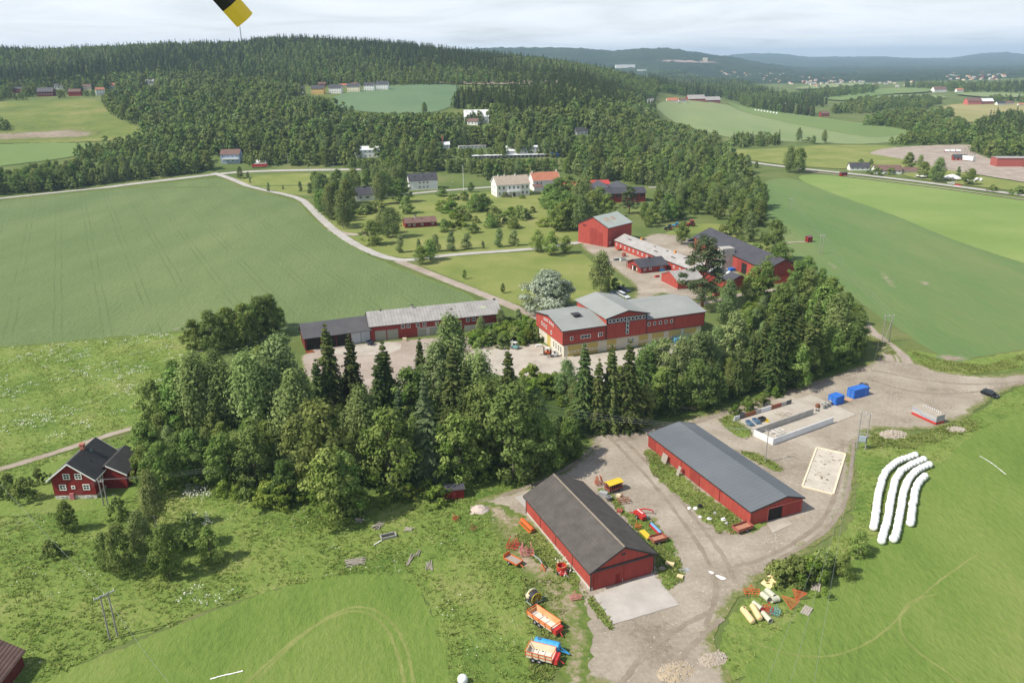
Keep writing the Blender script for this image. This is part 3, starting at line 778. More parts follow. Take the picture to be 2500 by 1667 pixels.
strip('field_path', [(1790, 560), (1830, 556), (1857, 556)], 3.0, M_track, 0.10)
sheet('worn_ground', [(1085, 1150), (1150, 1155), (1215, 1195), (1300, 1300), (1345, 1380), (1360, 1450), (1350, 1590), (1285, 1590), (1290, 1500), (1270, 1420), (1225, 1350), (1165, 1280), (1120, 1200)],
   ground_mat('worn_grass', [(0.30, (0.11, 0.165, 0.04)), (0.44, (0.18, 0.20, 0.07)), (0.54, (0.30, 0.25, 0.17)), (0.70, (0.40, 0.335, 0.26))], scale=0.09, fine=0.9, bump=0.7, bdist=0.3, grain=0.75, edge=((0.085, 0.14, 0.03), (0.16, 0.2, 0.05)), edge_w=2.2), 0.095, jit=0.6)
for q in ([(1727, 1395), (1742, 1398), (1740, 1405)], [(1745, 1403), (1772, 1412), (1765, 1418), (1750, 1412)]):
 sheet('plastic_sheet', None, mat('white_plastic', (0.75, 0.75, 0.74)), 0.15, jit=0.12, smooth=1, world=[S(*v) for v in q], kind='stuff', label='scrap of white plastic lying on the gravel track', cat='plastic')
sheet('concrete_apron', [(1363, 1368), (1500, 1318), (1560, 1390), (1410, 1434)], M_slab, 0.13, jit=0.05, smooth=0)
sheet('concrete_apron', [(1183, 1143), (1240, 1125), (1245, 1150), (1208, 1168)], M_slab, 0.13, jit=0.05, smooth=0)
sheet('concrete_ramp', [(1762, 1205), (1800, 1187), (1820, 1205), (1775, 1225)], M_slab2, 0.13, jit=0.05, smooth=0)
# ================================================================== buildings
M_red = board_mat('red_paint', (0.34, 0.058, 0.044), (0.44, 0.084, 0.062))
M_red2 = board_mat('deep_red_paint', (0.185, 0.016, 0.014), (0.25, 0.026, 0.020))
M_red3 = board_mat('dull_red_paint', (0.26, 0.040, 0.032), (0.34, 0.060, 0.046))
M_brown = board_mat('dark_red_brown_boards', (0.12, 0.022, 0.02), (0.18, 0.035, 0.03))
M_white = board_mat('white_paint', (0.72, 0.72, 0.70), (0.82, 0.82, 0.80), groove=0.10)
M_blue = board_mat('pale_blue_paint', (0.36, 0.45, 0.60), (0.45, 0.54, 0.68), groove=0.10)
M_yel = board_mat('ochre_paint', (0.62, 0.40, 0.12), (0.72, 0.50, 0.18), groove=0.1)
M_cream = board_mat('cream_paint', (0.70, 0.63, 0.45), (0.78, 0.72, 0.55), groove=0.1)
M_trim = mat('white_trim', (0.78, 0.78, 0.76), (0.86, 0.86, 0.84), 1.0, 0.6)
M_dtrim = mat('dark_trim', (0.035, 0.032, 0.035), (0.06, 0.055, 0.055), 2.0, 0.6)
M_plinth = mat('concrete_plinth', (0.46, 0.43, 0.38), (0.58, 0.55, 0.50), 1.2, 0.9, bump=0.2)
M_cream_wall = mat('cream_masonry', (0.56, 0.52, 0.42), (0.66, 0.62, 0.52), 0.6, 0.9, bump=0.1)
M_ydoor = mat('mustard_door', (0.46, 0.36, 0.10), (0.54, 0.43, 0.14), 0.7, 0.6)
M_gdoor = mat('grey_green_door', (0.27, 0.27, 0.22), (0.36, 0.35, 0.29), 1.0, 0.7)
M_gmetal = mat('grey_sheet_metal', (0.38, 0.42, 0.46), (0.48, 0.52, 0.56), 0.8, 0.45, metallic=0.2)
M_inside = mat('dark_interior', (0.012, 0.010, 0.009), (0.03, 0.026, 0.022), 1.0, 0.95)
M_brick = mat('red_brick', (0.36, 0.12, 0.08), (0.48, 0.2, 0.14), 3.0, 0.9, bump=0.3)
M_concrete = mat('grey_concrete', (0.30, 0.29, 0.265), (0.45, 0.44, 0.41), 0.5, 0.9, bump=0.15, detail=8)
M_wood = mat('weathered_wood', (0.30, 0.26, 0.22), (0.46, 0.42, 0.36), 1.5, 0.9, stretch=(0.4, 4, 4))
M_pwood = mat('new_pale_wood', (0.62, 0.50, 0.27), (0.72, 0.60, 0.36), 1.2, 0.8)
M_glass = mat('window_glass', (0.02, 0.025, 0.03), (0.05, 0.06, 0.07), 0.4, 0.08, spec=0.6)
M_glass_l = mat('bright_glass', (0.16, 0.20, 0.26), (0.24, 0.28, 0.34), 0.3, 0.1, spec=0.6)
M_r_slate = roof_mat('grey_brown_shingle_roof', (0.076, 0.068, 0.063), (0.120, 0.108, 0.101), 0.55, 'Y', 0.9, 0.008, 0.08, 0.5, 0.15)
M_r_blue = roof_mat('slate_blue_sheet_roof', (0.115, 0.130, 0.145), (0.150, 0.165, 0.180), 1.1, 'X', 0.6, 0.03, 0.10, 0.08)
M_r_black = roof_mat('black_sheet_roof', (0.055, 0.055, 0.065), (0.085, 0.083, 0.095), 0.5, 'X', 0.55, 0.05, 0.25, 0.2)
M_r_tile = roof_mat('black_tile_roof', (0.045, 0.043, 0.042), (0.075, 0.072, 0.07), 0.42, 'X', 0.6, 0.08, 0.55, 0.3)
M_r_felt = roof_mat('grey_felt_roof', (0.255, 0.27, 0.26), (0.325, 0.335, 0.32), 1.0, 'X', 0.85, 0.01, 0.06, 0.12)
M_r_fibre = roof_mat('pale_fibre_cement_roof', (0.29, 0.275, 0.265), (0.42, 0.405, 0.39), 1.1, 'X', 0.9, 0.06, 0.14, 0.35)
M_r_green = roof_mat('grey_green_sheet_roof', (0.33, 0.37, 0.34), (0.42, 0.46, 0.43), 0.8, 'X', 0.6, 0.04, 0.15, 0.2)
M_r_char = roof_mat('charcoal_felt_roof', (0.080, 0.080, 0.088), (0.115, 0.112, 0.118), 1.0, 'Y', 0.9, 0.01, 0.12, 0.2)
M_r_beige = roof_mat('weathered_beige_tile_roof', (0.33, 0.27, 0.215), (0.45, 0.375, 0.30), 0.5, 'Y', 0.9, 0.05, 0.2, 0.5)
M_r_orange = roof_mat('orange_tile_roof', (0.40, 0.15, 0.09), (0.50, 0.21, 0.13), 0.5, 'Y', 0.9, 0.05, 0.2, 0.5)
M_r_brown = roof_mat('brown_tile_roof', (0.15, 0.09, 0.075), (0.24, 0.15, 0.125), 0.45, 'Y', 0.9, 0.08, 0.4, 0.5)
M_r_white = roof_mat('white_sheet_roof', (0.70, 0.72, 0.74), (0.82, 0.83, 0.84), 0.8, 'X', 0.6, 0.03, 0.06, 0.2)
M_chim = mat('chimney_render', (0.55, 0.52, 0.48), (0.66, 0.63, 0.6), 2.0, 0.9)

WIN_CACHE = {}
def win_meshes(w, h, nx, ny, fr):
 k = (round(w, 2), round(h, 2), nx, ny, fr)
 if k not in WIN_CACHE:
  f = MB()
  f.box(-w/2, -w/2 + fr, -0.09, 0.0, 0, h).box(w/2 - fr, w/2, -0.09, 0.0, 0, h)
  f.box(-w/2 + fr, w/2 - fr, -0.09, 0.0, 0, fr).box(-w/2 + fr, w/2 - fr, -0.09, 0.0, h - fr, h)
  m = fr * 0.55
  for i in range(1, nx):
   x = -w/2 + w * i / nx
   f.box(x - m/2, x + m/2, -0.08, 0.0, fr, h - fr)
  for j in range(1, ny):
   z = h * j / ny
   f.box(-w/2 + fr, w/2 - fr, -0.075, 0.0, z - m/2, z + m/2)
  p = MB().box(-w/2 + fr * 0.5, w/2 - fr * 0.5, -0.045, -0.005, fr * 0.5, h - fr * 0.5)
  WIN_CACHE[k] = (f.mesh('window'), p.mesh('pane'))
 return WIN_CACHE[k]

class Bld:
 """gabled building; local x runs along the ridge from A to B, y away from that wall; side F is y=0, B y=W, L x=0, R x=L"""
 def __init__(s, name, label, A, B, W, eave, rise, wall, roof, cat='building', o=0.45, og=0.35, frac=0.5, trim=None, group=None, plinth=0.0, base=0.0, eave2=None, plinth_mat=None, t=0.16, root=None, roofname='roof', wallname='wall'):
  A, B = Vector((A[0], A[1])), Vector((B[0], B[1]))
  d = B - A
  s.L, s.W, s.eave, s.ridge, s.frac = d.length, W, eave, eave + rise, frac
  s.e2 = eave2 if eave2 is not None else eave
  s.rz = math.atan2(d.y, d.x)
  z0 = min(float(T(A.x, A.y)), float(T(B.x, B.y)))
  s.root = root or empty(name, (A.x, A.y, z0), s.rz, label, cat, group)
  W_, L, e, rg, e2 = W, s.L, eave, s.ridge, s.e2
  wz = max(base, plinth)
  prof = [(0, wz - 0.0), (W_, wz - 0.0), (W_, e2), (W_ * frac, rg), (0, e)] if rise > 0.01 else [(0, wz), (W_, wz), (W_, e2), (0, e)]
  s.wall = MB().prism(prof, 0, L).build(wallname, wall, s.root)
  if plinth > 0:
   MB().box(0.06, L - 0.06, 0.06, W_ - 0.06, -0.4, plinth).build('plinth', plinth_mat or M_plinth, s.root)
  g = 0.015
  s1 = (rg - e) / (W_ * frac) if rise > 0.01 else (e2 - e) / W_
  s2 = (rg - e2) / (W_ * (1 - frac)) if rise > 0.01 else s1
  if rise > 0.01:
   lo = [(-o, e - o * s1 + g), (W_ * frac, rg + g), (W_ + o, e2 - o * s2 + g)]
  else:
   lo = [(-o, e - o * s1 + g), (W_ + o, e2 + o * s1 + g)]
  up = [(y, z + t) for y, z in lo]
  s.roof = MB().prism(lo + up[::-1], -og, L + og).build(roofname, roof, s.root)
  s.s1, s.s2, s.o, s.og, s.t = s1, s2, o, og, t
  if trim is not None:
   for x0 in (-og - 0.04, L + og):
    for (a, b) in zip(lo, lo[1:]):
     q = [(a[0], a[1] - 0.16), (b[0], b[1] - 0.16), (b[0], b[1] + t + 0.05), (a[0], a[1] + t + 0.05)]
     MB().prism(q, x0, x0 + 0.04).build('bargeboard', trim, s.root)
   for a in (lo[0], lo[-1]):
    yy = a[0] - 0.04 if a[0] < 0 else a[0]
    MB().box(-og, L + og, yy, yy + 0.04, a[1] - 0.10, a[1] + t - 0.02).build('eave_board', trim, s.root)
 def tf(s, side, u, z, out=0.0):
  """local position and rotation for something on a wall; u measured left to right as seen from outside"""
  if side == 'F': return (u, -out, z), 0.0
  if side == 'B': return (s.L - u, s.W + out, z), math.pi
  if side == 'L': return (-out, s.W - u, z), -math.pi / 2
  return (s.L + out, u, z), math.pi / 2
 def win(s, side, u, z, w=1.0, h=1.2, nx=2, ny=1, fr=0.1, frame=None, glass=None, name='window'):
  fm, pm = win_meshes(w, h, nx, ny, fr)
  loc, rz = s.tf(side, u, z)
  if frame is None: frame = M_trim
  fo = link(name, fm.copy() if (fm.materials and fm.materials[0] is not frame) else fm, None, s.root, loc, rz)
  if len(fo.data.materials) == 0: fo.data.materials.append(frame)
  elif fo.data.materials[0] is not frame: fo.data.materials[0] = frame
  po = link('pane', pm, None, fo)
  if len(pm.materials) == 0: pm.materials.append(M_glass)
  if glass is not None:
   po.data = pm.copy(); po.data.materials[0] = glass
  return fo
 def panel(s, side, u, z, w, h, material, name='door', proud=0.07, frame=None, fw=0.12):
  loc, rz = s.tf(side, u, z)
  o = MB().box(-w/2, w/2, -proud, 0.0, 0, h).build(name, material, s.root, loc, rz)
  if frame is not None:
   f = MB().box(-w/2 - fw, -w/2 - 0.005, -proud - 0.04, 0, 0, h + fw).box(w/2 + 0.005, w/2 + fw, -proud - 0.04, 0, 0, h + fw).box(-w/2 - 0.005, w/2 + 0.005, -proud - 0.04, 0, h + 0.005, h + fw)
   f.build('door_frame', frame, o)
  return o
 def on_roof(s, x, v, name, sx, sy, h, material, slope='F', sink=0.3, cap=None):
  """box standing on a roof slope; v = 0 at the eave, 1 at the ridge"""
  if slope == 'F':
   y = s.W * s.frac * v; z = s.eave + (s.ridge - s.eave) * v
  else:
   y = s.W - s.W * (1 - s.frac) * v; z = s.e2 + (s.ridge - s.e2) * v
  b = MB().box(x - sx/2, x + sx/2, y - sy/2, y + sy/2, z - sink, z + s.t + h)
  o = b.build(name, material, s.root)
  if cap is not None:
   MB().box(x - sx/2 - 0.12, x + sx/2 + 0.12, y - sy/2 - 0.12, y + sy/2 + 0.12, z + s.t + h + 0.004, z + s.t + h + 0.14).build('cap', cap, o)
  return o
 def on_slope(s, x0, x1, v0, v1, name, material, th=0.04, slope='F'):
  """thin plate lying on a roof slope (skylight, patch, vent strip)"""
  if slope == 'F':
   yz = lambda v: (s.W * s.frac * v, s.eave + (s.ridge - s.eave) * v + s.t + 0.015)
  else:
   yz = lambda v: (s.W - s.W * (1 - s.frac) * v, s.e2 + (s.ridge - s.e2) * v + s.t + 0.015)
  a, b = yz(v0), yz(v1)
  return MB().prism([(a[0], a[1] - 0.03), (b[0], b[1] - 0.03), (b[0], b[1] + th), (a[0], a[1] + th)], x0, x1).build(name, material, s.root)
 def part(s, mb, name, material, parent=None, smooth=False):
  return mb.build(name, material, parent or s.root, smooth=smooth)

def corners(RA, RB, RC, z, o, og, at='B'):
 """wall corners from the roof corners seen at eave height z (2500 px): A, B along the eave, third gives the depth"""
 a, b, c = S(*RA, z), S(*RB, z), S(*RC, z)
 x = (b - a); L = x.length; x.normalize()
 y = Vector((-x.y, x.x, 0))
 base = b if at == 'B' else a
 W = abs((c - base).dot(y))
 A = a + x * og + y * o; B = b - x * og + y * o
 return A, B, W - 2 * o

# ---- gabled machine barn in the foreground
A, B_, W = corners((1276.6, 1211.4), (1439.4, 1402), (1598.5, 1346), 3.9, 0.5, 0.45)
b = Bld('machine_barn', 'red gabled barn with grey-brown shingle roof beside the parked implements in the foreground', A, B_, W, 4.1, 3.2, M_red, M_r_slate, 'barn', 0.5, 0.45, trim=M_dtrim, base=0.0, plinth=0.7)
L, W = b.L, b.W
for i in range(1, 4):
 b.part(MB().box(L * i / 4 - 0.06, L * i / 4 + 0.06, -0.05, 0.0, 0.8, 3.9), 'downpipe', M_dtrim)
b.part(MB().box(L - 0.12, L + 0.07, -0.07, 0.1, 0.0, 3.9), 'corner_board', M_dtrim)
b.part(MB().box(-0.07, 0.12, -0.07, 0.1, 0.0, 3.9), 'corner_board', M_dtrim)
b.part(MB().box(L - 0.1, L + 0.07, W - 0.12, W + 0.07, 0.0, 3.9), 'corner_board', M_dtrim)
for u0, u1 in ((0.5, W * 0.49), (W * 0.51, W - 0.4)):
 d = b.panel('R', (u0 + u1) / 2, 0.12, u1 - u0, 3.55, M_red3, 'sliding_door', 0.10)
d = b.panel('R', W * 0.42, 0.12, 0.9, 2.0, M_red2, 'wicket_door', 0.14)
b.panel('R', W * 0.5, 3.75, W - 0.5, 0.35, M_dtrim, 'door_track', 0.22)
b.win('R', W * 0.5, 5.6, 0.8, 0.35, 1, 1, 0.06, frame=M_dtrim)
b.part(MB().prism([(W * .5 - .22, b.ridge + .13), (W * .5, b.ridge + .24), (W * .5 + .22, b.ridge + .13), (W * .5, b.ridge + .30)], -0.44, L + 0.44), 'ridge_cap', mat('lichen_ridge', (0.17, 0.145, 0.115), (0.26, 0.22, 0.17), 1.0, 0.9))
MACHB = b

# ---- long low barn
A, B_, W = corners((1579.7, 1060), (1833.3, 1252.3), (1956.7, 1209.9), 3.2, 0.3, 0.3)
b = Bld('long_barn', 'long low red barn with slate-blue sheet roof and open front doorway', A, B_, W, 3.3, 1.35, M_red, M_r_blue, 'barn', 0.3, 0.3, frac=0.66, trim=M_dtrim)
L, W = b.L, b.W
n = 10
for i in range(n):
 if i >= 8: break
 u = L * 0.74 * (i + 0.5) / 8
 loc, rz = b.tf('F', u, 0.22)
 pn = MB().box(-L * 0.74 / 16 + 0.05, L * 0.74 / 16 - 0.05, -0.12 - 0.05 * (i % 2), 0.0, 0, 2.65)
 o = pn.build('sliding_panel', (M_red, M_red3)[i in (0, 5)], b.root, loc, rz)
 if i in (1, 5): o.rotation_euler[1] = R(1.6)
b.panel('F', L * 0.37, 2.9, L * 0.75, 0.18, M_red3, 'door_rail', 0.24)
dw, dh, du = 3.4, 2.75, W * 0.47
b.panel('R', du, 0.0, dw, dh, M_inside, 'doorway', 0.03, frame=mat('salmon_frame', (0.5, 0.12, 0.10), (0.58, 0.16, 0.13)), fw=0.22)
b.panel('R', W * 0.66, 2.95, W * 0.62, 0.2, mat('salmon_frame', (0.5, 0.12, 0.10)), 'door_rail', 0.2)
b.panel('R', W * 0.78, 0.15, W * 0.36, 2.75, M_red3, 'sliding_door', 0.12)
LONGB = b

# ---- main workshop
A = S(1376.3, 872.9); Bp = S(1709.5, 822.6)
xd = (Bp - A).normalized(); yd = Vector((-xd.y, xd.x, 0))
Lw, Ww = (Bp - A).length, 19.8
over = 0.7
root = empty('workshop', (A.x, A.y, 0), math.atan2(xd.y, xd.x), 'large two-storey workshop, red above cream with mustard garage doors and three grey roofs', 'workshop')
def blk(x0, x1, y0, y1, eave, rise, wallname='wall', base=4.3, cross=False):
 class Q: pass
 return None
# cream ground floor
MB().box(0, Lw, 0, Ww, -0.3, 4.32).build('ground_floor', M_cream_wall, root)
# three red blocks above: left wing, cross-gabled centre, right wing
xc0, xc1 = Lw * 0.285, Lw * 0.575
def wing(x0, x1, eave=8.9, rise=1.9):
 prof = [(-over, 4.3), (Ww + over, 4.3), (Ww + over, eave), (Ww * 0.5, eave + rise), (-over, eave)]
 w = MB().prism(prof, x0, x1).build('upper_wall', M_red, root)
 o = 0.45; s1 = rise / (Ww / 2 + over)
 lo = [(-over - o, eave - o * s1 + .015), (Ww / 2, eave + rise + .015), (Ww + over + o, eave - o * s1 + .015)]
 up = [(y, z + 0.2) for y, z in lo]
 return prof, lo, up
prof, lo, up = wing(-over, xc0)
MB().prism(lo + up[::-1], -over - 0.4, xc0 - 0.01).build('roof', M_r_felt, root)
prof, lo, up = wing(xc1, Lw + over)
MB().prism(lo + up[::-1], xc1 + 0.01, Lw + over + 0.4).build('roof', M_r_felt, root)
for (x0, x1) in ((-over - 0.4, xc0), (xc1, Lw + over + 0.4)):
 MB().box(x0, x1, lo[0][0] - 0.06, lo[0][0], lo[0][1] - 0.12, lo[0][1] + 0.16).build('eave_board', M_dtrim, root)
for x0 in (-over - 0.46, Lw + over + 0.41):
 for a, c in zip(lo, lo[1:]):
  MB().prism([(a[0], a[1] - .15), (c[0], c[1] - .15), (c[0], c[1] + .24), (a[0], a[1] + .24)], x0, x0 + 0.05).build('bargeboard', M_dtrim, root)
ec, rc = 11.2, 1.7
xm = (xc0 + xc1) / 2
MB().prism([(xc0 + .02, 4.3), (xc1 - .02, 4.3), (xc1 - .02, ec), (xm, ec + rc), (xc0 + .02, ec)], -over - 0.12, Ww + over + .1, 'xz').build('upper_wall', M_red, root)
o = 0.6; s1 = rc / (xm - xc0)
lo2 = [(xc0 - o, ec - o * s1 + .015), (xm, ec + rc + .015), (xc1 + o, ec - o * s1 + .015)]
MB().prism(lo2 + [(x, z + .22) for x, z in lo2][::-1], -over - 0.9, Ww + over + 0.6, 'xz').build('roof', M_r_felt, root)
for a, c in zip(lo2, lo2[1:]):
 MB().prism([(a[0], a[1] - .15), (c[0], c[1] - .15), (c[0], c[1] + .26), (a[0], a[1] + .26)], -over - 0.97, -over - 0.91, 'xz').build('bargeboard', M_dtrim, root)
class RootB(Bld):
 def __init__(s, root, L, W, off): s.root, s.L, s.W, s.off = root, L, W, off
 def tf(s, side, u, z, out=0.0):
  o = s.off
  if side == 'F': return (u, -o, z), 0.0
  if side == 'L': return (-o, s.W - u, z), -math.pi / 2
  if side == 'R': return (s.L + o, u, z), math.pi / 2
  return (s.L - u, s.W + o, z), math.pi
up_ = RootB(root, Lw, Ww, over)
ce_ = RootB(root, Lw, Ww, over + 0.12)
gf_ = RootB(root, Lw, Ww, 0.0)
# dark bands and windows of the centre block
cw = xc1 - xc0
ce_.panel('F', xm, 9.15, cw - 0.15, 1.75, M_dtrim, 'window_band', 0.03)
ce_.panel('F', xm + 0.25, 5.0, 1.5, 4.1, M_dtrim, 'window_band', 0.03)
for i in range(10):
 ce_.win('F', xc0 + 0.55 + (cw - 1.1) * (i + .5) / 10, 9.45, 1.0, 1.25, 1, 1, 0.13).location[1] -= 0.035
for k in range(3):
 ce_.win('F', xm + 0.25, 5.2 + k * 1.4, 1.0, 1.2, 1, 1, 0.13).location[1] -= 0.035
for xv in (-over + 0.05, xc0 - 0.1):
 up_.panel('F', xv, 4.35, 0.16, 4.3, M_dtrim, 'corner_board', 0.05)
for xv in (xc0 + 0.12, xc1 - 0.12):
 ce_.panel('F', xv, 4.35, 0.16, 6.6, M_dtrim, 'corner_board', 0.05)
for xv in (xc1 + 0.3, xc1 + (Lw - xc1) * 0.49, Lw + over - 0.1):
 up_.panel('F', xv, 4.35, 0.16, 4.3, M_dtrim, 'corner_board', 0.05)
up_.panel('F', Lw / 2, 4.2, Lw + 1.3, 0.16, M_dtrim, 'base_board', 0.06)
up_.panel('F', xc0 * 0.46, 7.55, xc0 - 0.6, 0.12, M_dtrim, 'belt_board', 0.04)
up_.panel('F', xc1 + (Lw - xc1) * 0.27, 6.3, (Lw - xc1) * 0.45, 0.1, M_dtrim, 'belt_board', 0.04)
for i in range(5):
 up_.win('F', xc1 + 0.9 + i * (Lw - xc1) * 0.098, 6.7, 0.95, 1.15, 1, 1, 0.13)
up_.win('F', xc0 * 0.16, 5.6, 1.0, 1.15, 1, 1, 0.13)
up_.win('F', xc0 * 0.50, 5.6, 3.4, 1.2, 3, 1, 0.13)
w_ = up_.win('F', xc0 * 0.86, 5.6, 1.7, 1.2, 2, 1, 0.13)
o = MB().box(0, 0.05, -0.7, 0, 0, 1.2).build('open_casement', M_trim, w_, (-0.85, -0.09, 0), R(-15))
# left gable windows
for u, z in ((4.2, 6.0), (6.0, 5.9), (7.8, 5.8), (11.8, 5.2)):
 up_.win('L', Ww + over - u if False else u, z, 0.9, 1.1, 1, 1, 0.13)
for u, z in ((6.2, 8.6), (7.5, 8.7), (8.8, 8.8), (10.6, 8.8), (11.9, 8.7), (13.2, 8.6)):
 up_.win('L', u, z - 0.45, 0.75, 0.8, 1, 1, 0.12)
up_.panel('L', 2.0, 5.3, 0.2, 0.01, M_dtrim, 'wall_bracket', 0.02)
# ground floor doors
def gdoor(u, w, h=3.7, rows=True):
 d = gf_.panel('F', u, 0.05, w, h, M_ydoor, 'garage_door', 0.05)
 for i in range(4):
  fm, pm = win_meshes(w / 4 - 0.12, 0.75, 1, 1, 0.08)
  fo = link('door_window', fm.copy(), None, d, (-w / 2 + w * (i + .5) / 4, -0.06, h * 0.30)); fo.data.materials.clear(); fo.data.materials.append(M_trim)
 MB().box(-w / 2 - 0.25, w / 2 + 0.25, -0.12, -0.052, h + 0.004, h + 0.25).build('lintel', M_plinth, d)
 return d
for fu, w in ((0.075, 4.6), (0.20, 3.6), (0.335, 3.3), (0.565, 3.3), (0.672, 4.3), (0.80, 4.6), (0.915, 4.6)):
 gdoor(Lw * fu, w)
gf_.win('F', Lw * 0.455, 1.6, 1.0, 1.6, 1, 1, 0.08, glass=M_glass_l); gf_.win('F', Lw * 0.485, 1.6, 1.0, 1.6, 1, 1, 0.08, glass=M_glass_l)
for u in (9.8, 12.0):
 pass
gf_.panel('L', 8.2, 0.05, 2.6, 3.6, M_ydoor, 'garage_door', 0.05)
for u in (12.2, 14.0, 16.0, 17.7):
 gf_.win('L', u, 0.9, 0.8, 2.1, 1, 2, 0.08)
vb = MB().box(xc0 * 0.52 - 0.9, xc0 * 0.52 + 0.9, 6.2, 8.0, 9.2, 11.0).build('roof_ventilator', M_dtrim, root)
MB().box(xc0 * 0.52 - 1.3, xc0 * 0.52 + 1.3, 5.8, 8.4, 11.01, 11.25).build('cap', M_dtrim, vb)

# ---- garage row: dark open garage and long store with pale roof
A = S(745.9, 856); C = S(905.3, 834.4)
b = Bld('open_garage', 'dark-roofed open-fronted garage at the left end of the long store', A, C, 10.5, 4.4, 2.6, M_brown, M_r_char, 'garage', 0.8, 0.5, frac=0.62, eave2=3.9)
L, W = b.L, b.W
b.part(MB().box(0.4, L * 0.68, -0.06, 0.0, 0.05, 3.9), 'open_bay', M_inside)
for i in range(4):
 b.part(MB().box(0.3 + L * 0.225 * i, 0.55 + L * 0.225 * i, -0.35, -0.1, 0, 4.1), 'post', M_brown)
b.panel('F', L * 0.77, 0.05, L * 0.16, 4.0, M_gmetal, 'metal_door', 0.12)
b.panel('F', L * 0.925, 0.05, L * 0.135, 4.0, M_gmetal, 'metal_door', 0.12)
b.part(MB().box(1.0, 5.0, 3.0, 3.3, 5.6, 5.66), 'gutter_strip', M_r_fibre)
A2 = C + (C - A).normalized() * 0.05
far = S(1219.1, 762.5, 5.6)
dirn = Vector((far.x - A2.x, far.y - A2.y, 0)).normalized()
b = Bld('long_store', 'long red store with weathered pale fibre-cement roof beside the crop field', A2, A2 + dirn * 44.5, 10.8, 5.35, 3.1, M_red3, M_r_fibre, 'store', 0.5, 0.4, trim=M_dtrim, frac=0.55)
L, W = b.L, b.W
for u in (L * .075, L * .165):
 b.panel('F', u, 0.05, 3.6, 3.5, M_gdoor, 'garage_door', 0.08)
b.panel('F', L * 0.52, 0, L * 0.34, 3.1, M_plinth, 'concrete_bay', 0.03)
for u in (L * .385, L * .475, L * .56, L * .645):
 b.panel('F', u, 0.05, 2.9, 2.7, M_gdoor, 'garage_door', 0.09)
b.panel('F', L * .85, 0, L * 0.28, 2.2, M_plinth, 'concrete_base', 0.03)
for u in (.243, .285, .355, .405, .50, .60, .74, .785):
 b.win('F', L * u, 3.45, 1.25, 1.25, 2, 1, 0.12)
b.on_roof(L * 0.34, 0.98, 'chimney', 0.7, 0.7, 0.8, M_chim, cap=M_dtrim)
b.on_roof(L * 0.10, 0.98, 'vent_pipe', 0.4, 0.4, 0.5, M_dtrim)
b.on_roof(L * 0.985, 0.98, 'vent_pipe', 0.8, 0.5, 0.3, M_dtrim)
b.on_slope(L * 0.86, L * 0.90, 0.42, 0.58, 'skylight', mat('greenish_rooflight', (0.38, 0.42, 0.30), (0.44, 0.48, 0.36)))

# ---- farm court: tall barn, long stable, small houses, black-roofed barn
A = S(1482.9, 604.6); Bp = S(1571, 580.5)
dirn = (Bp - A).normalized()
b = Bld('tall_barn', 'tall red barn with pale grey-green sheet roof at the head of the farm court', A, A + dirn * 19.4, 18.6, 9.7, 4.2, M_red, M_r_green, 'barn', 0.45, 0.3, trim=M_dtrim)
b.panel('L', 9.8, 0.2, 4.2, 8.2, M_red3, 'tall_door', 0.10); b.panel('L', 14.0, 0.2, 3.0, 6.6, M_red3, 'tall_door', 0.08)
b.panel('L', 4.0, 8.7, 2.0, 0.9, M_brown, 'hatch', 0.08)
b.win('F', 1.9, 1.6, 1.1, 1.1, 1, 1, 0.14)
b.on_slope(3.8, 7.8, 0.42, 0.72, 'rooflight', M_r_beige, 0.02); b.on_slope(9.2, 12.4, 0.42, 0.72, 'rooflight', M_r_beige, 0.02)

A = S(1500.3, 604.6); e1 = S(1690, 681)
dirn = (e1 - A).normalized()
b = Bld('long_stable', 'long low red stable with pale roof and a row of small white windows', A, A + dirn * 66.0, 11.0, 3.7, 2.5, M_red, M_r_fibre, 'stable', 0.35, 0.3, trim=M_dtrim)
for i in range(8):
 b.win('F', 2.0 + i * 3.9, 1.35, 1.0, 1.15, 1, 1, 0.17)
for u in (46.5, 51.0, 55.5, 60.0):
 b.win('F', u, 1.35, 1.0, 1.15, 1, 1, 0.17)
for x0, v0 in ((7, .55), (28, .78), (31.5, .35), (38, .78), (45, .40), (52, .70), (57, .3)):
 b.on_slope(x0, x0 + (3.2 if int(x0) % 2 else 1.6), v0, v0 + 0.09, 'skylight', M_dtrim, 0.03)
for x0 in (15, 44, 61):
 v = b.on_roof(x0, 0.93 if x0 != 61 else 0.45, 'roof_cowl', 0.9, 0.9, 1.0, mat('orange_cowl', (0.62, 0.22, 0.04), (0.72, 0.3, 0.06)), 'B' if x0 == 15 else 'F')
 v_top = b.root

A = S(1564.5, 668.4); Bp = S(1625.8, 663.3)
dirn = Vector((math.cos(R(20.5)), math.sin(R(20.5)), 0))
b = Bld('farm_office', 'small red farm house with blue-black roof, its gable end open onto the court', A, A + dirn * 12.6, 11.8, 2.75, 2.3, M_red3, M_r_black, 'house', 0.5, 0.9)
for u in (1.9, 4.6, 10.2):
 b.win('F', u, 1.2, 1.2, 1.0, 2, 1, 0.13)
b.panel('L', 6.2, 0.0, 5.0, 2.3, M_inside, 'porch_opening', 0.02)
for u in (0.4, 3.9, 6.3, 8.7, 11.4):
 loc, rz = b.tf('L', u, 0); MB().box(-.09, .09, -0.75, -0.57, 0, 2.5).build('porch_post', M_red, b.root, loc, rz)
b.panel('L', 4.9, 0.0, 0.9, 2.0, M_trim, 'door', 0.08); b.panel('L', 8.2, 0.5, 1.2, 1.3, M_cream, 'notice_panel', 0.08)
b.on_roof(7.0, 0.93, 'chimney', 0.6, 0.6, 0.7, M_dtrim)

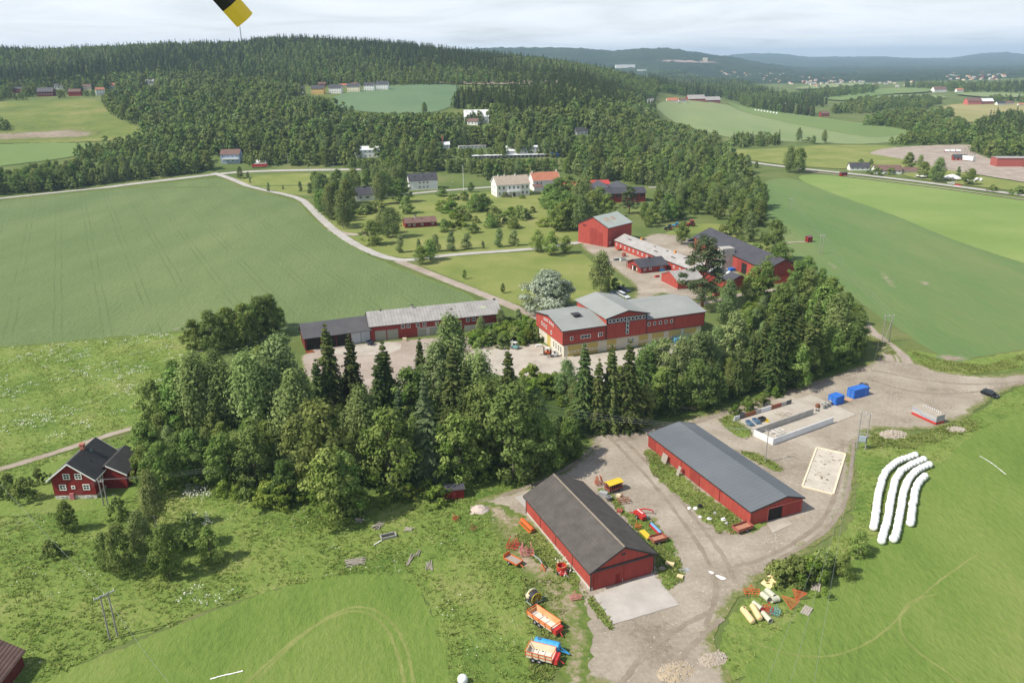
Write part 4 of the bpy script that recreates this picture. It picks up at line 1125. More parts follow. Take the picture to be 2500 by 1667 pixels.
A = S(1653.8, 707.9)
dirn = Vector((math.cos(R(18.4)), math.sin(R(18.4)), 0))
b = Bld('red_shed', 'small red shed with pale roof between the court and the pine tree', A, A + dirn * 11.5, 13.2, 3.5, 2.5, M_red, M_r_fibre, 'shed', 0.4, 0.3, plinth=0.35)
b.win('F', 4.4, 1.3, 1.3, 1.2, 1, 1, 0.14, glass=M_glass_l); b.win('F', 8.0, 1.5, 1.2, 0.8, 2, 1, 0.2)

# black-roofed barn
zf = 6.3
a0, b0 = S(1695.9, 577, zf), S(1871.0, 657.5, zf)
dirn = (b0 - a0).normalized()
b = Bld('black_roof_barn', 'long red barn with black sheet roof and a concrete tower on its court side', a0, b0, 16.0, 6.2, 3.6, M_red, M_r_black, 'barn', 0.5, 0.5, trim=M_dtrim)
L, W = b.L, b.W
b.panel('F', L * 0.735, 0.05, 4.2, 4.6, M_inside, 'doorway', 0.03, frame=M_red3); b.panel('F', L * 0.675, 0.05, 4.0, 4.9, M_red3, 'sliding_door', 0.14)
b.panel('F', 4.0, 0.4, 4.5, 3.2, M_red2, 'door', 0.08)
b.panel('R', W * .5, 3.5, W - 1, 0.15, M_red2, 'belt_board', 0.08)
t0 = b.tf('F', L * 0.52, 0)[0]
tw = MB().box(t0[0] - 0.6, t0[0] + 4.2, -5.2, 0.5, 0.0, 8.9)
b.part(tw, 'concrete_tower', M_concrete)
b.part(MB().box(t0[0] - 7.5, t0[0] - 1.9, -4.5, -0.05, 4.4, 4.7), 'canopy', M_gmetal)
b.part(MB().box(t0[0] + 0.2, t0[0] + 3.4, -5.3, -5.2, 5.6, 8.2), 'tower_panel', mat('pale_panel', (0.5, 0.49, 0.46)))
b.part(MB().tube([(L - 0.4, W + 1.2, 0), (L - 0.4, W + 1.2, 9.2)], 0.3), 'flue', M_trim)

# black low shed in front of it
c1 = S(1828.6, 681.6, 3.9)
dirn = Vector((math.cos(R(-70)), math.sin(R(-70)), 0)); perp = Vector((-dirn.y, dirn.x, 0))
Aq = c1 - dirn * 22 - perp * 8.6
b = Bld('black_roof_shed', 'low red shed with dark blue-black roof between the pine and the black-roofed barn', Aq, Aq + dirn * 22, 8.6, 3.9, 2.0, M_red3, M_r_black, 'shed', 0.4, 0.4, trim=M_dtrim)
for x0 in (5.5, 14.5):
 b.on_slope(x0, x0 + 1.4, 0.05, 0.95, 'rooflight', mat('frosted_rooflight', (0.45, 0.47, 0.45)), 0.03)
b.panel('R', 4.3, 0.05, 7.6, 3.4, M_red3, 'sliding_door', 0.1)

# ---- manor group
A = S(1213.3, 482)
dirn = Vector((math.cos(R(16)), math.sin(R(16)), 0))
b = Bld('manor_house', 'white two-storey manor house with beige tile roof and pillared porch', A, A + dirn * 23.2, 15.0, 8.4, 4.6, M_white, M_r_beige, 'house', 0.6, 0.5, trim=M_trim)
L = b.L
cx0, cx1 = L * 0.30, L * 0.72
b.part(MB().box(cx0, cx1, -0.7, 0.02, 0, 8.0), 'centre_bay', M_white)
b.part(MB().prism([(-1.2, 7.9), (0.3, 8.7), (0.3, 8.85), (-1.2, 8.05)], cx0 - .3, cx1 + .3), 'bay_roof', M_r_beige)
for u in (L * .08, L * .21, L * .79, L * .92):
 b.win('F', u, 5.0, 1.5, 2.1, 2, 2, 0.12); b.win('F', u, 1.3, 1.5, 2.0, 2, 2, 0.12)
for u in (.38, .51, .64):
 b.win('F', L * u, 5.0, 1.5, 2.1, 2, 2, 0.12).location[1] = -0.7
for u in (.33, .44, .58, .69):
 b.part(MB().tube([(L * u, -3.0, 0.0), (L * u, -3.0, 3.3)], 0.22), 'porch_column', M_trim)
b.part(MB().box(L * .31, L * .71, -3.3, -0.71, 3.3, 3.6), 'porch_roof', M_trim)
b.part(MB().box(L * .31, L * .71, -3.3, -3.2, 3.6, 4.3), 'balustrade', M_trim)
b.panel('F', L * .51, 0.2, 1.6, 2.4, M_glass, 'door', 0.78)
for u in (4.0, 9.5):
 b.win('L', u, 5.0, 1.2, 1.9, 2, 2, 0.12); b.win('L', u, 1.3, 1.2, 1.9, 2, 2, 0.12)
for x0 in (3, 7.5, 15):
 b.on_roof(x0, 0.97, 'chimney', 0.8, 0.8, 0.9, M_trim)
A = S(1302, 466)
b = Bld('manor_annex', 'white annex with orange tile roof behind the manor house', A, A + dirn * 20, 12, 7.2, 4.6, M_white, M_r_orange, 'house', 0.5, 0.4, trim=M_trim)
for u in (3.0, 6.0, 15.5, 18):
 b.win('F', u, 4.3, 1.1, 1.7, 2, 1, 0.12)
b.part(MB().prism([(-4.6, 3.0), (-0.02, 4.4), (-0.02, 4.55), (-4.6, 3.15)], -1.0, 6.0), 'lean_to_roof', M_r_brown)
b.part(MB().box(-0.6, 5.6, -4.2, -0.02, 0, 2.9), 'lean_to', M_white)
b.on_roof(1.0, 0.95, 'chimney', 0.7, 0.7, 1.4, M_trim); b.on_roof(19.2, 0.95, 'chimney', 0.7, 0.7, 1.4, M_trim)
A = S(1000, 465.5)
dirn = Vector((math.cos(R(14)), math.sin(R(14)), 0))
b = Bld('white_house', 'white two-storey house with charcoal roof along the manor drive', A, A + dirn * 20.5, 11.5, 7.0, 4.2, M_white, M_r_black, 'house', 0.5, 0.3, trim=M_dtrim)
for u in (7.6, 10.4, 13.2):
 b.win('F', u, 4.5, 1.5, 1.4, 2, 1, 0.12, glass=mat('blind_glass', (0.15, 0.09, 0.07))); b.win('F', u, 1.4, 1.5, 1.4, 2, 1, 0.12, glass=mat('blind_glass', (0.15, 0.09, 0.07)))
for x0 in (4, 10.5, 16.5):
 b.on_slope(x0, x0 + 0.9, 0.42, 0.55, 'roof_vent', M_dtrim, 0.35)
b.on_roof(10.8, 0.97, 'chimney', 0.8, 0.8, 0.8, M_dtrim)
A = S(870, 491.5)
b = Bld('white_cottage', 'small white house with charcoal roof half hidden by birches', A, A + dirn * 16, 10, 4.2, 4.2, M_white, M_r_black, 'house', 0.5, 0.3)
b.win('F', 3.0, 1.6, 1.4, 1.4, 2, 1, 0.12); b.win('F', 7.7, 1.6, 2.6, 1.4, 3, 1, 0.12)
b.on_roof(6.0, 0.95, 'chimney', 0.9, 0.9, 0.8, M_dtrim, cap=M_dtrim)
A = S(990, 557.5)
dirn = Vector((math.cos(R(16)), math.sin(R(16)), 0))
b = Bld('brown_bungalow', 'low dark-red bungalow with brown roof among garden trees', A, A + dirn * 17.5, 9.0, 2.9, 2.0, M_red2, M_r_brown, 'house', 0.7, 0.4)
for u in (2.2, 5.0, 9.5, 15.5):
 b.win('F', u, 1.1, 1.3, 1.1, 2, 1, 0.14)
b.on_roof(6.5, 0.97, 'chimney', 0.9, 0.9, 0.9, M_chim, cap=M_dtrim)
b.on_slope(4.3, 4.8, 0.5, 0.62, 'roof_vent', M_dtrim, 0.3); b.on_slope(9.5, 10.0, 0.55, 0.66, 'roof_vent', M_dtrim, 0.3)

# ---- school-like red complex behind the trees: four wings of one building, joined
def zz(x, y): return (1380 + x * 0.11054, 400 + y * 0.11054)
A = S(*zz(560, 880)); dirn = Vector((math.cos(R(7)), math.sin(R(7)), 0))
b = Bld('red_school', 'red building with several dark-roofed wings among the trees behind the tall barn', A, A + dirn * 36, 11, 6.2, 2.6, M_red3, M_r_black, 'building', 1.0, 0.5)
b.panel('F', 17.5, 3.1, 33, 0.12, M_dtrim, 'belt_board', 0.08)
for i in range(9):
 b.win('F', 2.6 + i * 3.9, 3.7, 2.6, 1.5, 2, 1, 0.1, frame=M_dtrim)
 if i % 2: b.win('F', 2.6 + i * 3.9, 0.9, 1.6, 1.4, 2, 1, 0.1, frame=M_red2)
def swing(x0, x1, y0, y1, e, rise, along='y'):
 if along == 'y':
  xm = (x0 + x1) / 2
  MB().prism([(x0, 0), (x1, 0), (x1, e), (xm, e + rise), (x0, e)], y0, y1, 'xz').build('wing_wall', M_red3, b.root)
  lo = [(x0 - .5, e - .3), (xm, e + rise + .02), (x1 + .5, e - .3)]
  MB().prism(lo + [(p, q + .2) for p, q in lo][::-1], y0 - .3, y1 + .3, 'xz').build('wing_roof', M_r_black, b.root)
 else:
  ym = (y0 + y1) / 2
  MB().prism([(y0, 0), (y1, 0), (y1, e), (ym, e + rise), (y0, e)], x0, x1).build('wing_wall', M_red3, b.root)
  lo = [(y0 - .5, e - .3), (ym, e + rise + .02), (y1 + .5, e - .3)]
  MB().prism(lo + [(p, q + .2) for p, q in lo][::-1], x0 - .3, x1 + .3).build('wing_roof', roofc, b.root)
roofc = M_r_black
swing(9, 21, 13, 44, 5.2, 3.0)
swing(21.6, 33, 14, 40, 5.6, 2.4)
roofc = mat('red_sheet_roof', (0.40, 0.05, 0.05), (0.48, 0.07, 0.06))
swing(-12, 24, 46, 56, 5.2, 2.0, 'x')

# ---- red farmhouse at the left
A = S(136, 1219); Bq = S(238, 1217)
px_ = (Bq - A); Wd = px_.length
ydir = Vector((-px_.y, px_.x, 0)).normalized()
# ridge runs away from the camera: A is the far right corner so that the front gable is side R
ang_to = -ydir
A0 = Vector((Bq.x, Bq.y, 0)) - 0 * ydir
far_l = Vector((A.x, A.y, 0)) + ydir * 11.0
b = Bld('red_farmhouse', 'dark red farmhouse with black tile roof and white-framed windows beside the lane', far_l, Vector((A.x, A.y, 0)), Wd, 5.2, 3.4, M_red2, M_r_tile, 'house', 0.75, 0.7, trim=M_trim, plinth=1.0)
L, W = b.L, b.W
for u, z in ((W * .38, 4.75), (W * .66, 4.75), (W * .24, 2.2), (W * .80, 2.2)):
 b.win('R', u, z, 1.45, 1.35, 2, 2, 0.16)
b.win('R', W * .49, 2.5, 0.8, 0.75, 1, 1, 0.16)
for u in (W * .2, W * .8):
 loc, rz = b.tf('R', u, 0.45); o = b.win('R', u, 0.35, 1.2, 0.45, 1, 1, 0.09)
b.win('B', 3.0, 3.0, 1.2, 1.6, 2, 2, 0.14)
b.panel('R', W * .42, 0.0, 0.9, 1.5, mat('faded_pink_door', (0.42, 0.10, 0.12), (0.5, 0.2, 0.2)), 'cellar_hatch', 0.35)
b.on_roof(4.8, 0.98, 'chimney', 0.8, 0.8, 1.1, M_brick, 'F', cap=M_brick)
b.on_roof(4.2, 0.72, 'roof_hatch', 0.5, 0.4, 0.35, mat('copper_green', (0.12, 0.22, 0.2)), 'B')
b.on_roof(7.2, 0.42, 'vent_pipe', 0.25, 0.25, 0.7, M_dtrim, 'B')
# side wing, parallel ridge, set back to the right
wx0, wx1, wy0, wy1 = -1.8, 6.8, W + 0.03, W + 4.6
we, wr = 3.7, 2.0
ym = wy0 + 0.9
b.part(MB().prism([(wy0, 0), (wy1, 0), (wy1, we), (ym, we + wr), (wy0, we + wr * .6)], wx0, wx1), 'wing_wall', M_red2)
lo = [(wy0 - 1.6, we + wr - 1.2), (ym, we + wr + .02), (wy1 + .6, we - .3)]
b.part(MB().prism(lo + [(p, q + .16) for p, q in lo][::-1], wx0 - .5, wx1 + .5), 'wing_roof', M_r_tile)
for a, c in list(zip(lo, lo[1:]))[1:]:
 b.part(MB().prism([(a[0], a[1] - .15), (c[0], c[1] - .15), (c[0], c[1] + .2), (a[0], a[1] + .2)], wx1 + .5, wx1 + .54), 'bargeboard', M_trim)
FARMH = b

# ---- roof corner at the lower left edge
A = G(-40, 1610, 2.8); Bq = G(48, 1495, 2.8)
b = Bld('brown_roof_shed', 'shed with old brown tile roof at the lower left edge of the picture', A, Bq, 9, 2.8, 3.0, M_brown, M_r_brown, 'shed', 0.5, 0.4)

# ---- little huts
def hut(px, py, w, l, h, rz, label, name='hut', wall=M_red2, roof=M_r_black, rise=0.5, cat='hut', arched=False):
 p = G(px, py)
 d = Vector((math.cos(rz), math.sin(rz), 0)); n = Vector((-d.y, d.x, 0))
 a = p - d * l / 2 - n * w / 2
 q = Bld(name, label, a, a + d * l, w, h, rise, wall, roof, cat, 0.25, 0.2)
 q.panel('F', l * 0.5, 0.05, 0.8, min(1.8, h - 0.2), M_red3, 'door', 0.05)
 return q
hb = hut(1042, 1140, 2.4, 4.2, 2.3, R(10), 'little red hut with arched dark roof at the edge of the wood')
hut(1857, 556, 2.2, 2.6, 2.6, R(20), 'tiny red hut standing in the young crop field', roof=mat('purple_brown_roof', (0.16, 0.06, 0.08)))
hut(2060 * 0.94, 405, 3.0, 5.0, 2.6, R(10), 'small red roadside shed under the two large trees')
# ================================================================== things in the yards
def paint(name, c, rough=0.45): return mat(name, tuple(v * 0.85 for v in c), tuple(min(1, v * 1.12) for v in c), 0.9, rough, spec=0.4)
P_red, P_orange, P_dor = paint('red_machine_paint', (0.50, 0.04, 0.035)), paint('orange_machine_paint', (0.62, 0.13, 0.03)), paint('rusty_orange_paint', (0.48, 0.11, 0.04), 0.8)
P_pink, P_blue, P_lblue = paint('faded_pink_paint', (0.62, 0.20, 0.22), 0.7), paint('container_blue_paint', (0.03, 0.16, 0.58)), paint('sky_blue_paint', (0.05, 0.33, 0.66))
P_yel, P_cream, P_white = paint('yellow_paint', (0.72, 0.52, 0.04)), paint('cream_paint_metal', (0.74, 0.62, 0.44), 0.7), paint('white_machine_paint', (0.72, 0.72, 0.70))
P_grey, P_dgrey, P_black = paint('grey_steel', (0.36, 0.37, 0.38), 0.6), paint('dark_steel', (0.09, 0.09, 0.10), 0.6), paint('black_paint', (0.015, 0.016, 0.02), 0.3)
P_rust, P_brown = mat('rust', (0.22, 0.08, 0.04), (0.36, 0.15, 0.08), 2.0, 0.9), mat('rust_brown_paint', (0.26, 0.07, 0.05), (0.36, 0.12, 0.09), 1.2, 0.8)
P_tyre = mat('rubber', (0.02, 0.02, 0.02), (0.04, 0.04, 0.04), 3.0, 0.85)
P_teal, P_tank = paint('teal_paint', (0.16, 0.34, 0.34)), mat('pale_orange_tank', (0.66, 0.46, 0.22), (0.78, 0.62, 0.36), 0.8, 0.6)
P_pipe = mat('grey_green_pipe', (0.44, 0.44, 0.34), (0.56, 0.55, 0.44), 0.8, 0.7)
P_film = mat('white_bale_film', (0.80, 0.80, 0.80), (0.86, 0.86, 0.86), 2.0, 0.35, bump=0.3, bscale=5)
P_maroon, P_silver, P_dblue = paint('maroon_paint', (0.16, 0.01, 0.02), 0.25), paint('silver_paint', (0.55, 0.57, 0.60), 0.25), paint('dark_blue_car_paint', (0.02, 0.03, 0.06), 0.25)
P_hose = mat('black_hose', (0.02, 0.02, 0.025), (0.05, 0.05, 0.055), 4.0, 0.5)
P_sand = mat('stony_sand', (0.52, 0.47, 0.40), (0.66, 0.61, 0.53), 0.6, 0.95, bump=0.5, bscale=6)

def at2(p, q, z=0.1):
 """base point, heading and length of a thing whose rear and front are seen at two pixels (2500 px)"""
 a, b = S(*p), S(*q)
 d = b - a
 m = (a + b) / 2
 return Vector((m.x, m.y, m.z + z)), math.atan2(d.y, d.x), d.length

WH = {}
def wheel(parent, x, y, r, w=0.25, rim=None, z=None, name='wheel'):
 k = (round(r, 2), round(w, 2), rim.name if rim else '')
 if k not in WH:
  t = MB().ring((0, 0, 0), (0, 1, 0), r * 0.55, r, w, 16).mesh('tyre'); t.materials.append(P_tyre)
  h = MB().ring((0, 0, 0), (0, 1, 0), 0.02, r * 0.56, w * 0.6, 14).mesh('rim'); h.materials.append(rim or P_grey)
  WH[k] = (t, h)
 t, h = WH[k]
 o = link(name, t, None, parent, (x, y, z if z is not None else r))
 link('rim', h, None, o)
 return o

def car(p, q, label, body, L=None, style='estate', name='car', hood=False, h=1.42):
 loc, rz, l = at2(p, q)
 L = L or l
 r = empty(name, loc, rz, label, 'car')
 x0, x1, w = -L / 2, L / 2, 0.86
 lo = [(x0 + .05, .28), (x1 - .08, .28), (x1, .45), (x1 - .03, .68), (x1 - .25 * L, .88), (x0 + .02, .92), (x0, .5)]
 MB().prism(lo, -w, w, 'xz').build('body', body, r)
 a0 = x0 + (.05 if style == 'estate' else .14) * L; a1 = x0 + (.12 if style == 'estate' else .30) * L
 if style == 'pickup': a0, a1 = x0 + .42 * L, x0 + .46 * L
 c0, c1 = x0 + .60 * L, x0 + .74 * L
 cb = MB()
 cb.add([(a0, -w + .04, .88), (c1, -w + .04, .87), (c1, w - .04, .87), (a0, w - .04, .88), (a1, -w + .2, h), (c0, -w + .2, h), (c0, w - .2, h), (a1, w - .2, h)],
     [(0, 1, 5, 4), (1, 2, 6, 5), (2, 3, 7, 6), (3, 0, 4, 7), (4, 5, 6, 7), (3, 2, 1, 0)])
 cb.build('glasshouse', M_glass, r)
 MB().box(a1 - .03, c0 + .03, -w + .18, w - .18, h - .02, h + .05).build('car_roof', body, r)
 for sx in (x0 + .19 * L, x0 + .80 * L):
  for sy in (-w + .1, w - .1): wheel(r, sx, sy, .32, .2)
 for sy in (-.55, .55):
  MB().box(x1 - .06, x1 + .02, sy - .2, sy + .2, .55, .68).build('headlight', M_trim, r)
  MB().box(x0 - .02, x0 + .05, sy - .16, sy + .16, .62, .78).build('tail_light', P_red, r)
 if hood:
  MB().cbox((x1 - .18 * L - .15, 0, 1.25), (1.1, 1.5, .05), ry=R(-50)).build('raised_bonnet', body, r)
 if style == 'pickup':
  MB().box(x0 + .1, a0 - .1, -w + .12, w - .12, .9, .96).build('cargo_bed', P_dgrey, r)
 return r

car((1509, 717), (1535, 731), 'silver estate car parked behind the workshop', P_silver)
car((1508, 705), (1536, 715), 'dark blue car parked behind the silver estate car', P_dblue)
car((1490, 717), (1508, 726), 'dark car half hidden under the birch, left of the silver estate car', P_dblue, L=4.4)
car((2396, 960), (2436, 973), 'black car with raised bonnet standing alone on the gravel yard', P_black, hood=True)
car((1703, 588), (1672, 591), 'black car parked on the court beside the black-roofed barn', P_black, L=4.8)
car((896, 570), (878, 574), 'dark red pickup parked on the side drive', P_maroon, L=5.0, style='pickup', name='pickup_truck')
car((318, 1155), (333, 1133), 'bright red car parked in the shade of the farmhouse wing', P_red, L=4.4)
car((2329, 450), (2315, 449), 'white car driving on the main road', P_white, L=4.6)
car((2330, 453), (2348, 456), 'red car driving behind the white one on the main road', P_red, L=4.8)

# --- lorries and containers
def container(front, right, left, h, label, body, name='container', stripe=None):
 """box container from its near bottom corner and the two neighbouring bottom corners (2500 px)"""
 f, r_, l_ = S(*front), S(*right), S(*left)
 x = (r_ - f); L = x.length; x.normalize()
 y = Vector((-x.y, x.x, 0)); W = max(1.6, abs((l_ - f).dot(y)))
 o = empty(name, (f.x, f.y, 0.1), math.atan2(x.y, x.x), label, 'container')
 b = MB().box(0.03, L - 0.03, 0.03, W - 0.03, 0.08, h - .05)
 n = int(L / 0.28)
 for i in range(n):
  u = 0.2 + (L - .4) * (i + .5) / n
  b.box(u - .06, u + .06, -0.01, 0.03, 0.2, h - .2); b.box(u - .06, u + .06, W - 0.03, W + 0.01, 0.2, h - .2)
 b.build('corrugated_box', body, o)
 fr = MB()
 for u in (0, L):
  for v in (0, W): fr.box(u - .06, u + .06, v - .06, v + .06, 0, h)
 for v in (0, W):
  fr.box(.06, L - .06, v - .06, v + .06, h - .12, h); fr.box(.06, L - .06, v - .06, v + .06, 0, .14)
 for u in (0, L):
  fr.box(u - .06, u + .06, .06, W - .06, h - .12, h); fr.box(u - .06, u + .06, .06, W - .06, 0, .14)
 fr.build('corner_frame', body, o)
 for s_ in (0.26, 0.74):
  d = MB().box(-0.09, -0.065, W * s_ - W * .22, W * s_ + W * .22, .2, h - .2).build('container_door', body, o)
  MB().box(-0.125, -0.092, W * s_ + .02, W * s_ + .06, .2, h - .2).build('lock_rod', P_grey, d)
 return o, L, W
container((2084.2, 974.8), (2119, 965.6), (2069.4, 966.8), 2.5, 'longer blue shipping container at the end of the bunker silo', P_blue)
container((2040, 991), (2058.7, 984.6), (2025.5, 981.6), 2.3, 'short cube-shaped blue container beside the concrete rings', P_blue)
o, L, W = (None, 0, 0)
f, l_, r_ = S(2283.6, 1038.4), S(2225, 1011.6), S(2301.4, 1032.1)
x = (f - l_); L = x.length; x.normalize(); y = Vector((-x.y, x.x, 0)); W = abs((r_ - f).dot(y))
oc = empty('site_cabin', (l_.x, l_.y, 0.1), math.atan2(x.y, x.x), 'grey and red site cabin with a blue stripe on the open gravel yard', 'cabin')
MB().box(0, L, 0, W, 0.7, 2.3).build('cabin_wall', mat('pale_grey_panel', (0.36, 0.36, 0.35), (0.44, 0.44, 0.43)), oc)
MB().box(-.03, L + .03, -.03, W + .03, 0.1, 0.70).build('red_base', P_red, oc)
MB().box(-.05, L + .05, -.05, W + .05, 2.31, 2.42).build('cabin_roof', mat('stained_roof', (0.34, 0.29, 0.23), (0.44, 0.39, 0.33), 0.5), oc)
MB().add([(L * .0, -.035, 1.75), (L * .28, -.035, 1.75), (L * .28, -.035, 1.83), (0, -.035, 1.83)], [(0, 1, 2, 3)]).add([(L * .28, -.035, 1.75), (L * .42, -.035, 1.0), (L * .43, -.035, 1.08), (L * .28, -.035, 1.84)], [(0, 1, 2, 3)]).add([(L * .42, -.035, 1.0), (L, -.035, 1.0), (L, -.035, 1.08), (L * .42, -.035, 1.08)], [(0, 1, 2, 3)]).build('blue_stripe', P_blue, oc)
for i in range(9):
 u = L * (0.22 + 0.085 * i)
 st = empty('folding_stool', (0, 0, 0), 0, 'white folding trestle standing on the site cabin roof', 'trestle', 'white trestles on the site cabin')
 c = oc.matrix_basis @ Vector((u, W * .72, 2.43)); st.location = c; st.rotation_euler = (0, 0, oc.rotation_euler[2] + .2); st.scale = (.75, .75, .75)
 MB().bar((-.12, -.2, 0), (.1, -.2, .55), .06).bar((-.12, .2, 0), (.1, .2, .55), .06).bar((.1, -.2, 0), (-.12, -.2, .55), .06).bar((.1, .2, 0), (-.12, .2, .55), .06).build('legs', M_trim, st)
 MB().box(-.14, .14, -.25, .25, .55, .6).build('top', M_trim, st)
loc, rz, l = at2((622, 411), (653, 409))
tk = empty('lorry', (loc.x, loc.y, loc.z), rz, 'red box lorry with white roof parked beside the farm road', 'lorry')
MB().box(-l * .5, l * .5, -1.2, 1.2, 1.0, 3.4).build('cargo_box', P_red, tk); MB().box(-l * .5 - .05, l * .5 + .05, -1.25, 1.25, 3.41, 3.6).build('box_roof', P_white, tk)
MB().prism([(-l * .5 - 2.0, .8), (-l * .5 - .1, .8), (-l * .5 - .1, 2.9), (-l * .5 - 1.6, 2.9), (-l * .5 - 2.0, 2.0)], -1.1, 1.1, 'xz').build('cab', P_red, tk)
for sx in (-l * .5 - 1.2, l * .2, l * .35):
 for sy in (-1.0, 1.0): wheel(tk, sx, sy, .5, .3)
loc, rz, l = at2((2350, 393), (2377, 396))
tk = empty('box_trailer', (loc.x, loc.y, loc.z), rz, 'white box trailer beside the small red building on the parade ground', 'trailer')
MB().box(-l / 2, l / 2, -1.3, 1.3, .9, 4.6).build('cargo_box', P_white, tk)
for sx in (-l * .3, l * .3):
 for sy in (-1.1, 1.1): wheel(tk, sx, sy, .5, .3)

# --- farm trailers and machines round the machine barn
def trailer(p, q, w, label, sides, floor, name='farm_trailer', hs=0.5, zf=0.75, slats=0, L=None, headboard=0.0, tilt=0.0, bar=1.4):
 loc, rz, l = at2(p, q, 0.12)
 L = L or l
 r = empty(name, loc, rz, label, 'trailer')
 MB().box(-L/2, L/2, -w/2, w/2, zf - .15, zf).build('deck', floor, r)
 for sy in (-1, 1):
  MB().box(-L/2, L/2, sy * w/2 - .04, sy * w/2 + .04, zf + .004, zf + hs).build('side_board', sides, r)
 for sx in (-1, 1):
  hh = hs if sx > 0 else max(hs, headboard)
  MB().box(sx * L/2 - .04, sx * L/2 + .04, -w/2 + .05, w/2 - .05, zf + .004, zf + hh).build('end_board', sides, r)
 for i in range(slats):
  x = -L/2 + L * (i + .5) / slats
  MB().box(x - L / slats * .42, x + L / slats * .42, -w/2 + .06, w/2 - .06, zf + .006, zf + .05).build('plank', M_wood, r)
 MB().bar((L/2, 0, zf - .2), (L/2 + bar, 0, .35), .12).build('drawbar', sides, r)
 for sy in (-1, 1): wheel(r, -L * .12, sy * (w/2 - .1), .38, .24)
 MB().box(-L/2 + .2, L/2 - .1, -.35, -.25, zf - .3, zf - .152).box(-L/2 + .2, L/2 - .1, .25, .35, zf - .3, zf - .152).build('chassis', sides, r)
 return r
trailer((1237, 1367), (1269, 1384), 1.7, 'orange flatbed trailer with pale slatted deck at the meadow edge', P_orange, P_dor, slats=7, hs=0.22, headboard=0.8, bar=0.9)
trailer((1590, 1328), (1622, 1319), 1.8, 'rusty red low-sided trailer at the right side of the machine barn', P_brown, mat('rusty_floor', (0.36, 0.16, 0.10), (0.48, 0.24, 0.16)), hs=0.45)
trailer((1830, 1290), (1794, 1302), 1.9, 'red tipping trailer standing at the front corner of the long barn', P_brown, mat('rusty_floor', (0.36, 0.16, 0.10)), hs=0.5, bar=1.0)

def forage_wagon(p, q, w, label, panel, hs, full=True):
 loc, rz, l = at2(p, q, 0.12)
 r = empty('forage_wagon', loc, rz, label, 'wagon')
 L = l; z0 = .8
 MB().box(-L/2, L/2, -w/2, w/2, z0 - .12, z0).build('floor', mat('pale_boards', (0.6, 0.55, 0.48), (0.74, 0.70, 0.64), 1.0), r)
 for sy in (-1, 1):
  o = MB().prism([(-w/2 * -sy * -1, 0), (0, 0)] if False else [(sy * w/2, z0 + .01), (sy * (w/2 + .18), z0 + hs), (sy * (w/2 + .12), z0 + hs), (sy * (w/2 - .06), z0 + .01)], -L/2, L/2).build('side_panel', panel, r)
  for i in range(5):
   x = -L/2 + L * i / 4
   MB().bar((x, sy * (w/2 + .03), z0), (x, sy * (w/2 + .22), z0 + hs), .08).build('upright', P_orange, r)
  MB().bar((-L/2, sy * (w/2 + .20), z0 + hs), (L/2, sy * (w/2 + .20), z0 + hs), .09).bar((-L/2, sy * (w/2 + .12), z0 + hs * .45), (L/2, sy * (w/2 + .12), z0 + hs * .45), .07).build('rail', P_orange, r)
 MB().bar((-L/2, -w/2 - .18, z0 + hs), (-L/2, w/2 + .18, z0 + hs), .1).bar((L/2, -w/2 - .18, z0 + hs * .9), (L/2, w/2 + .18, z0 + hs * .9), .1).build('end_frame', P_orange, r)
 MB().box(-L/2 - .04, -L/2 + .04, -w/2, w/2, z0, z0 + hs * .6).build('tailboard', panel, r)
 for i in range(4):
  x = -L/2 + L * (i + .5) / 4
  MB().box(x - .05, x + .05, -w/2 + .05, w/2 - .05, z0 + .006, z0 + .06).build('floor_bar', P_grey, r)
 MB().box(L/2 + .05, L/2 + .8, -w/2 + .1, w/2 - .1, z0 - .3, z0 + .55).build('pickup_reel', P_red, r)
 MB().bar((L/2 + .8, 0, z0), (L/2 + 1.7, -.2, .45), .12).build('drawbar', P_red, r)
 for sx in (-.5, .5):
  for sy in (-1, 1): wheel(r, sx - L * .1, sy * (w/2 - .05), .42, .3)
 return r
forage_wagon((1298, 1505), (1357, 1546), 1.9, 'orange forage wagon with open top, upper one of two beside the blue tanker', mat('orange_panel', (0.62, 0.26, 0.10), (0.74, 0.42, 0.22), 0.7), 1.0)
forage_wagon((1288, 1602), (1352, 1618), 2.0, 'cream forage wagon with red frame, nearest the camera below the blue tanker', P_cream, 1.15)
loc, rz, l = at2((1308, 1583), (1364, 1597), 0.12)
r = empty('slurry_tanker', loc, rz, 'bright blue slurry tanker parked between the two forage wagons', 'tanker')
l *= 1.02; rr = .72
MB().tube([(-l/2 - .12, 0, 1.35), (-l/2, 0, 1.35), (l/2, 0, 1.35), (l/2 + .12, 0, 1.35)], [rr * .75, rr, rr, rr * .75], 20).build('tank', P_lblue, r, smooth=False)
MB().ring((-l * .32, 0, 2.07), (0, 0, 1), .2, .3, .12, 12).build('manhole', P_dgrey, r)
for u in (-.3, 0, .3):
 MB().ring((l * u, 0, 1.35), (1, 0, 0), rr, rr + .03, .06, 20).build('tank_band', P_lblue, r)
MB().bar((l/2, .4, 1.1), (l/2 + 1.7, 0, .5), .12).bar((l/2, -.4, 1.1), (l/2 + 1.7, 0, .5), .12).bar((l/2, 0, 1.8), (l/2 + .9, 0, .8), .08).build('drawbar', P_lblue, r)
MB().tube([(-l/2 - .1, 0, 1.1), (-l/2 - .5, 0, 1.0), (-l/2 - .7, .2, 1.5)], .09, 8).build('outlet_pipe', P_grey, r)
MB().box(-l * .3, l * .4, -.3, .3, .55, .7).build('chassis', P_lblue, r)
for sy in (-1, 1): wheel(r, 0, sy * .85, .5, .35)
